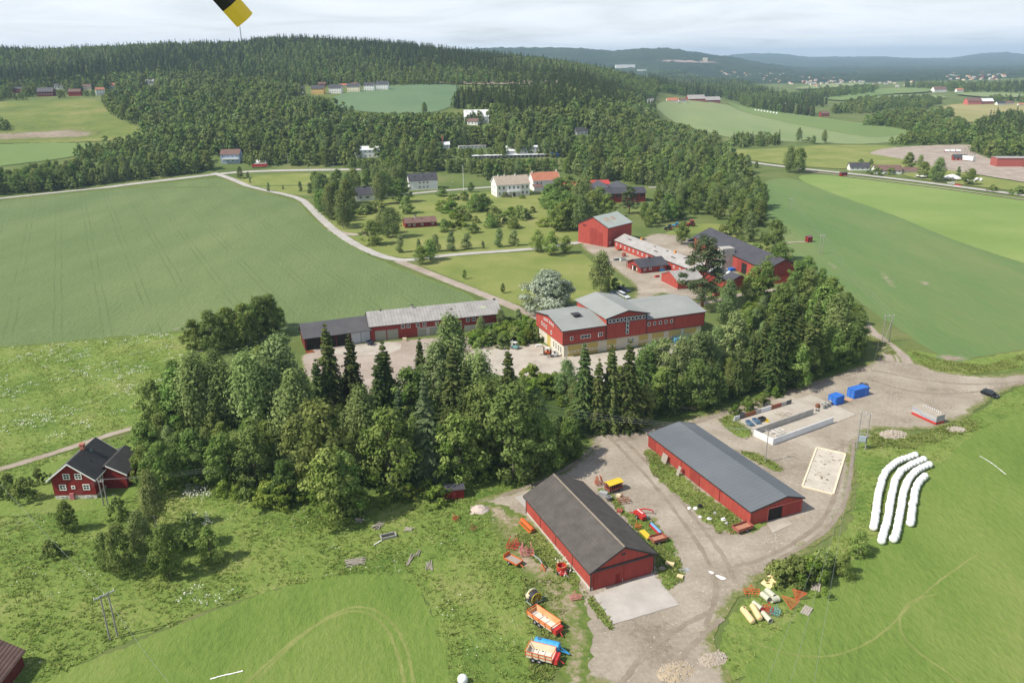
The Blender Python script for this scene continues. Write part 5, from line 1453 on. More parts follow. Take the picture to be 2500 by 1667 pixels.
# hose reel
loc, rz, l = at2((1285, 1470), (1325, 1472), 0.12)
r = empty('hose_reel_cart', loc, R(35), 'irrigation hose reel with yellow spoked wheel and black hose', 'hose reel')
MB().ring((0, 0, 1.15), (0, 1, 0), .45, 1.02, 1.1, 24).build('hose_drum', P_hose, r)
for sy in (-.62, .62):
 w_ = MB().ring((0, sy, 1.15), (0, 1, 0), .92, 1.06, .06, 24)
 for k in range(12):
  a = k * math.pi / 6; w_.bar((.1 * math.cos(a), sy, 1.15 + .1 * math.sin(a)), (1.0 * math.cos(a), sy, 1.15 + 1.0 * math.sin(a)), .06)
 w_.build('spoked_wheel', P_yel, r)
MB().ring((0, 0.75, 1.15), (0, 1, 0), 1.06, 1.16, .1, 24).build('guide_hoop', M_trim, r)
MB().bar((-1.3, -.7, .35), (1.3, -.7, .35), .1).bar((-1.3, .7, .35), (1.3, .7, .35), .1).bar((0, -.7, .35), (0, -.7, 1.15), .1).bar((0, .7, .35), (0, .7, 1.15), .1).bar((-1.2, -.7, .35), (-1.2, .7, .35), .1).bar((1.2, -.7, .35), (1.2, .7, .35), .1).bar((1.3, 0, .35), (2.2, -.3, .4), .1).build('frame', paint('pale_green_steel', (0.42, 0.50, 0.42)), r)
MB().box(-1.2, -.6, .1, .9, 1.2, 1.7).build('control_box', P_cream, r)
for sy in (-.85, .85): wheel(r, -.9, sy, .35, .2)

def cultivator(px, py, L, W, label, col, rz=0.2, tines=7, rows=3, wings=0.0, group=None, name='cultivator'):
 p = S(px, py)
 r = empty(name, (p.x, p.y, 0.12), rz, label, 'implement', group)
 f = MB()
 for j in range(rows):
  y = -W/2 + W * j / (rows - 1); f.bar((-L/2, y, .6), (L/2, y, .6), .09)
 for x in (-L/2, 0, L/2): f.bar((x, -W/2, .6), (x, W/2, .6), .09)
 f.bar((-.35, W/2, .6), (0, W/2 + .2, 1.35), .08).bar((.35, W/2, .6), (0, W/2 + .2, 1.35), .08)
 f.build('frame', col, r)
 for j in range(rows):
  t = MB()
  for i in range(tines):
   x = -L/2 + L * (i + .5 * (j % 2) + .2) / tines; y = -W/2 + W * j / (rows - 1)
   t.bar((x, y, .6), (x, y - .18, .3), .05).bar((x, y - .18, .3), (x, y + .05, 0.02), .05)
  t.build('tine_row', col, r)
 if wings:
  for s in (-1, 1):
   w_ = MB()
   for k in range(5): w_.bar((s * (L/2 - .1), -W/2 + W * k / 4, .62), (s * (L/2 - .5), -W/2 + W * k / 4, .62 + wings), .06)
   w_.bar((s * (L/2 - .5), -W/2, .62 + wings), (s * (L/2 - .5), W/2, .62 + wings), .07).bar((s * (L/2 - .3), -W/2, .62 + wings * .5), (s * (L/2 - .3), W/2, .62 + wings * .5), .06)
   w_.build('folded_wing', col, r)
 return r
cultivator(1252, 1338, 2.2, 1.7, 'red cultivator with folded wings, left of the pink harrow', P_red, R(-15), wings=1.3)
cultivator(1286, 1354, 2.5, 1.6, 'pink faded harrow with tall folded wings beside the red cultivator', P_pink, R(5), tines=9, wings=1.6)
cultivator(1405, 1463, 1.9, 0.7, 'small rusty pink tine bar lying before the machine barn corner', P_pink, R(12), tines=10, rows=2)
cultivator(1522, 1226, 2.4, 1.5, 'jumbled rusty harrow right of the machine barn', P_rust, R(10), tines=9)
cultivator(1835, 1451, 2.6, 1.3, 'orange cultivator frame left of the concrete pipes', P_orange, R(-5), tines=5)
cultivator(1873, 1494, 1.7, 1.3, 'red and teal spring harrow, left section, beside the tanks', P_red, R(-30), tines=6, rows=3)
cultivator(1892, 1500, 1.5, 1.3, 'red and teal spring harrow, right section, beside the tanks', P_teal, R(-30), tines=6, rows=3)
cultivator(1462, 1184, 1.7, 1.0, 'rusty orange plough with upright posts behind the yellow-roofed wagon', P_dor, R(20), tines=4, wings=1.4)
cultivator(1558, 1290, 1.2, .7, 'small orange mower frame behind the red baler', P_orange, R(30), tines=4, rows=2)
# orange long hopper against the barn wall
loc, rz, l = at2((1274, 1277), (1301, 1303), 0.12)
r = empty('seed_drill', loc, rz, 'long orange seed hopper against the red barn wall', 'implement')
MB().prism([(-.4, .9), (.4, .9), (.25, .35), (-.25, .35)], -l/2, l/2).build('hopper', P_orange, r)
MB().prism([(-.44, .91), (.44, .91), (.2, 1.12), (-.2, 1.12)], -l/2, l/2).build('lid', P_orange, r)
MB().box(-l/2, l/2, -.75, -.5, .3, .42).build('step', P_orange, r)
for sx in (-1, 1): wheel(r, sx * l * .46, .0, .34, .2)
# red round mixer tub
p = S(1371, 1398)
r = empty('mixer_tub', (p.x, p.y, .12), R(20), 'round red mixer tub with rusty inside beside the barn wall', 'mixer')
MB().ring((0, 0, 1.05), (0, 0, 1), .82, .9, .9, 24).build('tub', P_red, r); MB().ring((0, 0, .64), (0, 0, 1), .02, .86, .06, 24).build('tub_floor', P_rust, r)
MB().ring((0, 0, 1.52), (0, 0, 1), .78, .93, .06, 24).build('rim', P_dor, r)
MB().box(-.7, .5, -1.3, .3, .25, .55).build('frame', P_red, r); MB().bar((.2, -1.2, .4), (.5, -2.0, .2), .1).build('drawbar', P_grey, r)
for sx in (-.8, .8): wheel(r, sx, -.5, .34, .2)
# elevator
loc, rz, l = at2((1304, 1372), (1330, 1396), 0.12)
r = empty('bale_elevator', loc, rz, 'grey and orange elevator arm on a tripod foot beside the round tub', 'elevator')
MB().bar((-l * .6, 0, 1.3), (0, 0, 1.55), .16).bar((0, 0, 1.55), (l * .25, 0, 1.2), .2).build('arm', P_grey, r)
MB().bar((l * .2, 0, 1.3), (l * .5, 0, .05), .14).bar((l * .2, 0, 1.3), (l * .35, .5, .02), .1).bar((l * .2, 0, 1.3), (l * .35, -.5, .02), .1).build('foot', P_orange, r)
MB().box(-l * .66, -l * .58, -.15, .15, 1.15, 1.45).build('spout', P_orange, r)
# yellow-roofed wagon
f, rg, lf = S(1488.2, 1207.6), S(1519.7, 1196.9), S(1472.2, 1199.5)
x = rg - f; L = x.length; x.normalize(); y = Vector((-x.y, x.x, 0)); W = abs((lf - f).dot(y))
r = empty('covered_wagon', (f.x, f.y, .12), math.atan2(x.y, x.x), 'red livestock wagon with bright yellow roof right of the machine barn', 'wagon')
MB().box(0, L, 0, W, .5, .62).build('floor', P_brown, r)
MB().prism([(-.12, 1.95), (W / 2, 2.3), (W + .12, 1.95), (W + .12, 2.03), (W / 2, 2.4), (-.12, 2.03)], -.15, L + .15).build('roof', P_yel, r)
for u, v, a in [(i * L / 7, 0, 0) for i in range(8)] + [(i * L / 7, W, 0) for i in range(8)] + [(0, W * i / 5, 0) for i in range(1, 5)] + [(L, W * i / 5, 0) for i in range(1, 5)]:
 MB().box(u - .05, u + .05, v - .05, v + .05, .62, 1.95).build('post', P_brown, r)
MB().box(0, L, -.03, .03, .62, .95).build('side_board', P_brown, r); MB().box(0, L, W - .03, W + .03, .62, .95).build('side_board', P_brown, r); MB().box(-.03, .03, .05, W - .05, .62, 1.0).build('end_board', P_brown, r)
MB().box(.1, L - .1, .15, W - .15, .64, 1.3).build('inner_shade_block', M_inside, r)  # near-black block; the shade under the wagon roof is put into its colour
for sx in (.5, L - .5):
 for sy in (0, W): wheel(r, sx, sy, .36, .2)
# red baler with arm
loc, rz, l = at2((1551, 1256), (1573, 1274), 0.12)
r = empty('hay_baler', loc, rz, 'bright red hay baler with long arm between the barns', 'baler')
MB().prism([(-l/2, .4), (l/2, .4), (l/2, 1.1), (l * .1, 1.45), (-l * .35, 1.35), (-l/2, .9)], -.55, .55, 'xz').build('body', P_red, r)
MB().box(-l * .3, l * .3, -.09, .09, 1.46, 1.52).build('white_stripe', M_trim, r)
MB().box(l * .1, l * .5, .56, 1.0, .5, .9).build('side_guard', P_teal, r)
MB().tube([(-l * .4, .6, 1.0), (-l * .3, 1.6, 1.15), (0.1, 2.9, 1.0), (.3, 3.1, .5)], .14, 6).build('feed_arm', P_red, r)
MB().bar((-l * .5, -.5, .6), (-l * .75, -.9, .3), .15).build('pickup', P_red, r)
for sy in (-.7, .7): wheel(r, 0, sy, .4, .25)
# blue and red roller drill, yellow trough
loc, rz, l = at2((1588, 1287), (1612, 1311), 0.12)
r = empty('roller_drill', loc, rz, 'blue and red roller drill lying in the weeds beside the barn', 'implement')
MB().tube([(-l/2, .16, .75), (l/2, .16, .75)], .26, 10).build('blue_roller', paint('cornflower_paint', (0.16, 0.36, 0.74)), r)
MB().box(-l/2, l/2, -.3, -.05, .3, .7).build('red_box', P_red, r); MB().box(l/2, l/2 + .25, -.3, .45, .2, 1.0).build('end_gear', P_dblue, r); MB().box(-l/2 - .1, -l/2, -.3, .45, .2, .9).build('end_plate', P_dblue, r)
loc, rz, l = at2((1566, 1302), (1585, 1321), 0.12)
r = empty('yellow_trough', loc, rz, 'yellow double trough beside the barn eave', 'trough')
for sy in (-.3, .3):
 MB().prism([(sy - .27, .7), (sy + .27, .7), (sy + .15, .3), (sy - .15, .3)], -l/2, l/2).build('trough', P_yel, r)
MB().box(-l/2 + .1, -l/2 + .25, -.5, .5, 0, .32).box(l/2 - .25, l/2 - .1, -.5, .5, 0, .32).build('stand', P_grey, r)
# small boxes and tank beside the barn
for (px, py, sx, sy, sz, c, l, nm, ct) in ((1473, 1211, 1.7, 1.1, .9, P_grey, 'grey steel box against the machine barn eave', 'steel_box', 'box'), (1513, 1250, 1.1, .9, .5, P_brown, 'rusty brown crate in the weeds beside the barn', 'crate', 'crate'), (1635, 1380, 1.5, .7, .5, M_pwood, 'open pale wooden box at the barn corner', 'wooden_box', 'box'), (1660, 1410, 1.0, .8, .35, M_pwood, 'small pallet beside the gravel track', 'pallet', 'pallet'), (1510, 1213, .8, .6, .5, P_cream, 'cream crate on top of the harrow pile', 'crate', 'crate')):
 p = S(px, py)
 o = empty(nm, (p.x, p.y, .12), R(-25), l, ct)
 b_ = MB().box(-sx/2, sx/2, -sy/2, sy/2, 0, sz * .9)
 b_.build('shell', c, o)
 MB().box(-sx/2 - .04, sx/2 + .04, -sy/2 - .04, sy/2 + .04, sz * .9 + .003, sz).build('lid', c, o)
p = S(1487, 1222); o = empty('dark_drum', (p.x, p.y, .12), 0, 'dark round drum in the grass beside the barn eave', 'drum'); MB().tube([(0, 0, 0), (0, 0, .9)], .5, 16).build('shell', P_dgrey, o); MB().ring((0, 0, .9), (0, 0, 1), .4, .54, .08, 16).build('rim', P_grey, o)
# pallets and plates leaning or lying
def plank_panel(px, py, w, h, n, rz, tilt, label, material=M_wood, name='pallet', cat='pallet'):
 p = S(px, py)
 o = empty(name, (p.x, p.y, .13), rz, label, cat)
 o.rotation_euler = (tilt, 0, rz)
 for i in range(n):
  u = -w/2 + w * (i + .5) / n
  MB().box(u - w / n * .42, u + w / n * .42, -.03, 0.03, 0, h).build('plank', material, o)
 for z in (h * .08, h * .5, h * .92):
  MB().box(-w/2, w/2, 0.032, 0.09, z - .05, z + .05).build('crosspiece', material, o)
 return o
AB = LONGB.rz
plank_panel(1619, 1131, 2.0, 2.2, 6, AB, R(-14), 'pale slatted gate leaning against the long barn, upper one')
plank_panel(1653, 1162, 1.0, 2.2, 5, AB, R(-18), 'weathered boards leaning against the long barn, lower bundle')
plank_panel(1674, 1398, 1.8, 1.1, 6, R(15), R(-86), 'pale metal grate lying at the edge of the gravel track', P_grey, 'grate', 'grate')
plank_panel(1990, 1443, 1.5, 2.2, 4, R(-25), R(-86), 'grey boards lying right of the orange frame, upper pair', M_wood, 'boards', 'boards')
plank_panel(1963, 1500, 1.4, 2.2, 4, R(-40), R(-86), 'grey boards lying right of the orange frame, lower pair', M_wood, 'boards', 'boards')
plank_panel(1688, 1000, 2.2, 3.2, 7, R(-30), R(-84), 'loose pale boards lying at the belt edge, right stack', M_pwood, 'board_stack', 'boards')
plank_panel(1670, 1000, 1.8, 3.0, 6, R(-20), R(-82), 'loose pale boards lying at the belt edge, left stack', M_wood, 'board_stack', 'boards')
# barn-front litter: white bags and scraps beside the long barn
for i, (px, py, s_, c) in enumerate(((1697, 1244, .5, P_film), (1683, 1243, .4, P_film), (1710, 1238, .6, P_black), (1710, 1263, .35, P_film), (1731, 1268, .5, P_film), (1765, 1270, .55, P_film), (1773, 1280, .4, P_grey), (1746, 1255, .4, P_grey))):
 p = S(px, py)
 o = MB().tube([(0, 0, -.05), (.1, .05, s_ * .4), (.05, 0, s_ * .8), (0, 0, s_ * .9)], [s_ * .9, s_, s_ * .6, .05], 7).build('rubbish_bag', c, None, (p.x, p.y, .12), i * 1.1)
 tag(o, ('white' if c is P_film else 'black' if c is P_black else 'grey') + ' bag of rubbish in the weeds along the long barn, ' + ('largest upright one', 'beside the upright one', 'dark one', 'small flat one', 'crumpled one', 'near the trailer', 'flattened by the trailer', 'in the middle')[i], 'bag', 'rubbish along the long barn')
# --- tanks, pipes and frames in the lower right weeds
def lying(p, q, rad, label, material, name, caps=True, manhole=None, hollow=False):
 loc, rz, l = at2(p, q, 0.12)
 r = empty(name, loc, rz, label, 'tank' if caps else 'pipe')
 if caps:
  n = 5
  pts = [(-l/2 + rad * .7 * (1 - math.cos(k * math.pi / 2 / n)) - rad * .35, 0, rad) for k in range(n + 1)] + [(l/2 + rad * .35 - rad * .7 * (1 - math.cos(k * math.pi / 2 / n)), 0, rad) for k in range(n, -1, -1)]
  rs = [max(.03, rad * math.sin(math.acos(max(0, 1 - k / n)))) for k in range(n + 1)]
  MB().tube(pts, rs + rs[::-1], 18).build('shell', material, r, smooth=True)
  for u in (-.25, .2): MB().ring((l * u, 0, rad), (1, 0, 0), rad - .01, rad + .02, .08, 18).build('seam', material, r)
 else:
  MB().ring((0, 0, rad), (1, 0, 0), rad * .84, rad, l, 20).build('shell', material, r)
  MB().ring((l/2 - .08, 0, rad), (1, 0, 0), rad * .98, rad * 1.08, .16, 20).build('collar', material, r)
 if manhole is not None:
  MB().ring((l * manhole, 0, 2 * rad + .03), (0, 0, 1), .18, .3, .16, 14).build('manhole', material, r); MB().ring((l * manhole, 0, 2 * rad + .05), (0, 0, 1), .01, .19, .06, 14).build('hatch', M_inside, r)
 return r
def r5(x, y): return (1790 + x * .11478, 1380 + y * .11478)
lying(r5(195, 985), r5(405, 1255), .52, 'pale orange tank with dark manhole, left of the pair', P_tank, 'buried_tank', manhole=-.36)
lying(r5(400, 920), r5(560, 1190), .52, 'pale orange tank, right of the pair', P_tank, 'buried_tank', manhole=None)
PG = 'concrete pipes beside the tanks'
lying(r5(600, 660), r5(760, 790), .50, 'thick grey pipe, lower of the parallel pair', P_pipe, 'concrete_pipe', False)
lying(r5(700, 580), r5(870, 730), .50, 'thick grey pipe, upper of the parallel pair', P_pipe, 'concrete_pipe', False)
lying(r5(800, 800), r5(950, 760), .50, 'short grey pipe lying crosswise under the pair', P_pipe, 'concrete_pipe', False)
lying(r5(420, 840), r5(600, 980), .42, 'grey pipe behind the right pale orange tank', P_pipe, 'concrete_pipe', False)
lying(r5(620, 1060), r5(790, 1240), .44, 'open-ended grey pipe right of the pale orange tanks', P_pipe, 'concrete_pipe', False)
p = S(*r5(780, 400))
r = empty('feed_ramp', (p.x, p.y, .1), R(30), 'yellow wooden feed ramp lying in the grass above the pipes', 'ramp')
MB().prism([(-1.2, 0), (.9, 0), (1.0, .9), (.6, .95)], -1.0, 1.0, 'xz').build('sloping_board', P_tank, r)
MB().box(.95, 1.25, -1.0, 1.0, .55, .95).build('trough_end', M_pwood, r); MB().box(1.0, 1.2, -.9, .9, .951, .96).build('trough_floor', M_dtrim, r)
def slat_frame(px, pts, label, n=16):
 r = empty('slatted_frame', (*S(*px)[:2], .1), 0, label, 'frame')
 o = S(*px)
 q = [S(x, y, z) - Vector((o.x, o.y, .1)) for x, y, z in pts]     # a, b: top rail, c: foot
 MB().bar(q[0], q[1], .1).bar(q[1], q[2], .1).bar(q[2], q[0], .1).build('rail', P_dor, r)
 for i in range(1, n):
  t = i / n
  a = q[0].lerp(q[1], t); b_ = q[0].lerp(q[2], t)
  MB().bar(a, b_, .045).build('slat', P_dor, r)
 return r
slat_frame(r5(1230, 940), [(*r5(1035, 640), 1.4), (*r5(1420, 745), 1.3), (*r5(1230, 930), .1)], 'orange slatted triangular frame, front one, beside the bush')
slat_frame(r5(1400, 760), [(*r5(1265, 495), 1.5), (*r5(1575, 590), 1.4), (*r5(1340, 740), .1)], 'orange slatted triangular frame, rear one, half under the bush')

# --- bunker silo
def r6(x, y): return (1750 + x * .17007, 920 + y * .17007)
def wall(name, a, b, h, t, label, material, cat='wall', root=None):
 A, B = S(*a), S(*b)
 d = B - A
 if root is None:
  root = empty(name, (A.x, A.y, .05), math.atan2(d.y, d.x), label, cat)
  MB().box(0, d.length, -t/2, t/2, 0, h).build('wall_panel', material, root)
 return root, d.length
sheet('silo_slab', None, M_slab2, 0.14, jit=0.0, smooth=0, world=[S(*r6(*q)) for q in ((195, 625), (1350, 262), (2000, 548), (1690, 670), (1500, 735), (815, 985), (540, 835), (460, 745))])
A, Bp, Cc = S(*r6(802, 985)), S(*r6(1668, 668)), S(*r6(540, 832))
x = (Bp - A).normalized(); y = Vector((-x.y, x.x, 0)); Lb = (Bp - A).length; Wb = (Cc - A).dot(y)
sil = empty('bunker_silo', (A.x, A.y, .05), math.atan2(x.y, x.x), 'U-shaped concrete bunker silo with white outer walls', 'silo')
M_limew = mat('limewashed_concrete', (0.62, 0.63, 0.64), (0.74, 0.75, 0.76), 0.5, 0.85)
n = 8
for i in range(n): MB().box(Lb * i / n + .012, Lb * (i + 1) / n - .012, 0, .22, 0, 1.7).build('wall_panel', M_limew, sil)
for i in range(3): MB().box(0, .22, .24 + (Wb - .5) * i / 3, .22 + (Wb - .5) * (i + 1) / 3, 0, 1.7).build('wall_panel', M_limew, sil)
for i in range(n): MB().box(Lb * i / n + .012, Lb * (i + 1) / n - .012, Wb - .25, Wb, 0, 1.7).build('wall_panel', M_concrete, sil)
A2, B2 = S(*r6(245, 640)), S(*r6(1065, 388))
x2 = (B2 - A2); L2 = x2.length
wl2 = empty('patchwork_wall', (A2.x, A2.y, .05), math.atan2(x2.y, x2.x), 'low wall of grey, rusty and dark panels along the far side of the bunker silo', 'wall')
for i in range(11):
 MB().box(L2 * i / 11 + .01, L2 * (i + 1) / 11 - .01, -.1, .1, 0, 1.25).build('wall_panel', (M_limew, P_dgrey, P_rust, P_rust, M_concrete, M_limew, M_limew, P_rust, P_brown, M_concrete, P_dgrey)[i], wl2)
def low_box(c, sx, sy, sz, rz, label, material, name, cat, lid=None):
 p = S(*c)
 o = empty(name, (p.x, p.y, .16), rz, label, cat)
 t = .06
 MB().box(-sx/2, sx/2, -sy/2, sy/2, 0, t).box(-sx/2, sx/2, -sy/2, -sy/2 + t, t, sz).box(-sx/2, sx/2, sy/2 - t, sy/2, t, sz).box(-sx/2, -sx/2 + t, -sy/2 + t, sy/2 - t, t, sz).box(sx/2 - t, sx/2, -sy/2 + t, sy/2 - t, t, sz).build('shell', material, o)
 MB().box(-sx/2 + t, sx/2 - t, -.04, .04, sz - .15, sz - .05).build('brace', material, o)
 if lid: MB().box(-sx/2 - .03, sx/2 + .03, -sy/2 - .03, sy/2 + .03, sz + .004, sz + .08).build('lid', lid, o)
 return o
AS = math.atan2(x.y, x.x)
P_slateb = paint('slate_blue_box', (0.10, 0.17, 0.26))
low_box(r6(470, 690), 2.6, 1.1, .7, AS + 1.2, 'slate blue bin, left of the pair in the bunker silo', P_slateb, 'steel_bin', 'bin')
low_box(r6(565, 660), 2.6, 1.1, .7, AS + 1.2, 'slate blue bin, right of the pair in the bunker silo', P_slateb, 'steel_bin', 'bin')
low_box(r6(640, 640), 1.8, 1.1, .9, AS, 'black lidded crate beside the slate blue bins', P_dgrey, 'steel_crate', 'crate', P_black)
low_box(r6(715, 640), 1.6, .8, .35, AS + .9, 'yellow tray beside the black crate', P_yel, 'yellow_tray', 'tray')
for i in range(9):
 a_, b_ = S(*r6(780 + 22 * i, 500 + (i % 3) * 18)), S(*r6(930 + 20 * i, 610 - (i % 4) * 22))
 o = empty('timber_pole', (a_.x, a_.y, .22 + .08 * (i % 3)), 0, 'grey timber pole in the loose pile inside the bunker silo', 'pole', 'timber poles in the silo')
 MB().tube([(0, 0, 0), ((b_.x - a_.x) * .5, (b_.y - a_.y) * .5, .1), (b_.x - a_.x, b_.y - a_.y, .05)], .1, 6).build('log', M_wood, o)
p = S(*r6(865, 830))
fr = empty('steel_stall_frame', (p.x, p.y, .15), AS, 'light steel tube frame standing in the front bay of the bunker silo', 'frame')
f = MB()
for xx in (-1.4, 0, 1.4):
 for yy in (-.8, .8): f.tube([(xx, yy, 0), (xx, yy, 1.1)], .05, 6)
for yy in (-.8, .8):
 for z in (.15, 1.1): f.tube([(-1.4, yy, z), (1.4, yy, z)], .05, 6)
 f.tube([(-1.4, yy, .15), (0, yy, 1.1)], .05, 6); f.tube([(0, yy, 1.1), (1.4, yy, .15)], .05, 6)
for xx in (-1.4, 0, 1.4): f.tube([(xx, -.8, 1.1), (xx, .8, 1.1)], .05, 6)
f.build('tubing', M_trim, fr)
for i, (xx, yy) in enumerate(((1515, 462), (1562, 440), (1608, 415))):
 p = S(*r6(xx, yy))
 o = empty('concrete_ring', (p.x, p.y, .15), 0, ('left', 'middle', 'right')[i] + ' upright concrete ring beside the short blue container', 'ring', 'concrete rings')
 MB().ring((0, 0, .6), (0, 0, 1), .42, .56, 1.2, 18).build('ring_wall', M_concrete, o); MB().ring((0, 0, 1.22), (0, 0, 1), .46, .6, .08, 18).build('lip', M_concrete, o)
p = S(*r6(1450, 450)); o = empty('rusty_wire_coil', (p.x, p.y, .2), 0, 'tangled rusty wire coil at the end of the middle silo wall', 'wire coil')
f = MB()
for k in range(14):
 g = random.Random(k); ax = Vector((g.gauss(0, 1), g.gauss(0, 1), g.gauss(0, 1))).normalized()
 f.ring((g.uniform(-.3, .3), g.uniform(-.3, .3), .6 + g.uniform(-.2, .2)), ax, .48, .54, .06, 12)
f.build('wire', P_rust, o)
lying(r6(1428, 505), r6(1450, 488), .35, 'short concrete pipe lying at the end of the silo wall', M_concrete, 'concrete_pipe', False)
for i, (xx, yy) in enumerate(((2078, 160), (2132, 170))):
 p = S(*r6(xx, yy)); o = empty('cable_drum', (p.x, p.y, .1), R(-30), ('left', 'right')[i] + ' dark cable drum disc standing behind the longer blue container', 'cable drum')
 MB().ring((0, 0, .8), (0, 1, 0), .12, .8, .1, 18).build('disc', P_dgrey, o); MB().ring((0, .3, .8), (0, 1, 0), .1, .35, .5, 14).build('core', M_wood, o)
p = S(*r6(1875, 335)); o = MB().box(-1.4, 1.4, -1.0, 1.0, 0, .04).build('plywood_sheet', mat('plywood', (0.42, 0.26, 0.16), (0.52, 0.34, 0.22)), None, (p.x, p.y, .14), AS); tag(o, 'brown plywood sheet lying between the two blue containers', 'sheet')
# sand bed with pale timber edge
qs = [S(*q) for q in ((1993.6, 1094.1), (2063.8, 1109.4), (2034.1, 1207.6), (1958.2, 1189.1))]
sheet('sand_bed', None, ground_mat('stony_sand_bed', [(0.3, (0.44, 0.40, 0.34)), (0.6, (0.56, 0.51, 0.44)), (0.8, (0.62, 0.58, 0.5))], scale=0.3, fine=2.5, bump=0.6, grain=0.5, fleck=((0.22, 0.17, 0.11), 1.1, 0.86, 0.2)), 0.14, jit=0, smooth=0, world=qs, kind='stuff', label='stony pale sand inside the timber-edged bed', cat='sand')
sb = empty('timber_edge', (qs[0].x, qs[0].y, .1), 0, 'rectangular pale timber edging around the sand bed', 'edging')
for i in range(4):
 a_, b_ = qs[i] - qs[0], qs[(i + 1) % 4] - qs[0]
 d = (b_ - a_).normalized() * .12
 MB().bar(a_ + d + Vector((0, 0, .12)), b_ - d + Vector((0, 0, .12)), .38, .24).build('beam', mat('pale_sleeper', (0.66, 0.56, 0.40), (0.78, 0.70, 0.54), 0.8), sb)

# --- wrapped bales: four curved rows
BROWS = [([(2100, 1052), (2062, 1064), (2034, 1086), (2020, 1122), (2013, 1165), (2008, 1205), (2004, 1224)], 'leftmost'), ([(2120, 1062), (2083, 1076), (2058, 1098), (2047, 1135), (2041, 1185), (2030, 1230), (2022, 1248)], 'second from the left'),
   ([(2132, 1074), (2103, 1087), (2083, 1108), (2072, 1145), (2065, 1190), (2056, 1235), (2050, 1250)], 'third from the left'), ([(2122, 1100), (2109, 1112), (2100, 1134), (2095, 1170), (2090, 1205), (2088, 1213)], 'rightmost and shortest')]
bm_ = []
for k in range(3):
 g = random.Random(k + 40)
 n = 14
 pts = [(-.60, 0, .68), (-.56, 0, .68), (-.42, 0, .68), (0, 0, .68), (.42, 0, .68), (.56, 0, .68), (.60, 0, .68)]
 m = MB().tube(pts, [.22, .42, .62, .72 + g.uniform(-.02, .02), .62, .42, .22], n)
 me = m.mesh('bale', smooth=True); me.materials.append(P_film); bm_.append(me)
for pts, which in BROWS:
 w = chaikin([Vector((q.x, q.y)) for q in (G(*p) for p in pts)], 3, False)
 acc, last = 0.0, None
 d_ = 0.0
 for a_, b_ in zip(w, w[1:]):
  seg = (b_ - a_).length
  while d_ <= seg:
   p = a_.lerp(b_, d_ / seg); an = math.atan2(b_.y - a_.y, b_.x - a_.x)
   o = link('wrapped_bale', random.choice(bm_), None, None, (p.x + random.gauss(0, .06), p.y + random.gauss(0, .06), .04), an + random.gauss(0, .06), random.uniform(1.04, 1.12))
   tag(o, 'white wrapped bale, %s row of four' % which, 'bale', 'bales of the %s row' % which)
   d_ += 1.27
  d_ -= seg
for i, (x_, y_) in enumerate(((2222, 420), (2230, 419), (2238, 418), (2244, 416), (2252, 417))):
 p = G(x_, y_); o = link('wrapped_bale', bm_[i % 3], None, None, p, .6 * i, 1.8); tag(o, 'white bale in the heap beside the main road', 'bale', 'bales beside the main road')
for i in range(8):
 p = G(1842 + i * 6 if i < 4 else 1846 + i * 7, 274 + i * .5); 
 p = G(1735 + i * 7, 256 + i * 1.0) if i < 8 else p
 o = link('wrapped_bale', bm_[i % 3], None, None, p, .2, 2.4); tag(o, 'white bale in the line on the pale field', 'bale', 'bales on the wide pale field')

# --- forklifts and tractors
def forklift(px, py, rz, label, body, mast_col, s=1.0):
 p = S(px, py); r = empty('forklift', (p.x, p.y, .1), rz, label, 'forklift'); r.scale = (s, s, s)
 MB().prism([(-1.3, .35), (.9, .35), (.9, .9), (.2, 1.1), (-1.3, 1.25)], -.6, .6, 'xz').build('chassis', body, r)
 c = MB()
 for xx, yy in ((-.7, -.5), (-.7, .5), (.55, -.5), (.55, .5)): c.bar((xx, yy, 1.1), (xx * .85, yy, 2.2), .08)
 c.box(-.75, .6, -.58, .58, 2.2, 2.28); c.build('overhead_guard', P_white, r)
 MB().box(-.3, .1, -.3, .3, 1.1, 1.6).build('seat', P_black, r)
 m = MB()
 for yy in (-.4, .4): m.box(1.0, 1.15, yy - .07, yy + .07, .1, 2.6)
 m.box(1.0, 1.1, -.4, .4, 2.4, 2.5).box(1.0, 1.1, -.4, .4, 1.2, 1.3); m.build('mast', mast_col, r)
 for yy in (-.3, .3): MB().box(1.16, 2.3, yy - .06, yy + .06, .12, .18).build('fork', P_dgrey, r)
 for xx, rr in ((.65, .42), (-.9, .34)):
  for yy in (-.6, .6): wheel(r, xx, yy, rr, .25)
 return r
forklift(1257, 852, R(150), 'white and teal forklift before the hedge left of the workshop', P_teal, P_white)
forklift(1336, 866, R(190), 'black-masted orange forklift at the workshop corner', P_orange, P_black)
forklift(1353, 871, R(190), 'white forklift with orange wheels right of the black-masted one', P_white, P_black)
def tractor(px, py, rz, label, col, s=1.0):
 p = S(px, py); r = empty('tractor', (p.x, p.y, .1), rz, label, 'tractor'); r.scale = (s, s, s)
 MB().prism([(0.1, .8), (2.0, .8), (2.05, 1.35), (.2, 1.55)], -.36, .36, 'xz').build('bonnet', col, r)
 MB().frustum(-1.2, .2, -.65, .65, 1.1, -1.1, .1, -.6, .6, 2.45).build('cab', M_glass, r)
 MB().box(-1.25, .2, -.68, .68, 2.46, 2.6).build('cab_roof', col, r)
 MB().box(-1.2, 1.9, -.25, .25, .6, .82).build('chassis', P_dgrey, r)
 for yy in (-.8, .8):
  wheel(r, -.8, yy, .82, .45, P_orange); wheel(r, 1.5, yy, .5, .32, P_orange)
  MB().box(-1.5, -.1, yy - .22, yy + .22, 1.66, 1.74).build('mudguard', col, r)
 return r
tractor(1686, 553, R(200), 'red tractor parked behind the round court tree', P_red, 1.3)
tractor(1632, 562, R(190), 'blue tractor at the back of the court', P_dblue, 1.1)
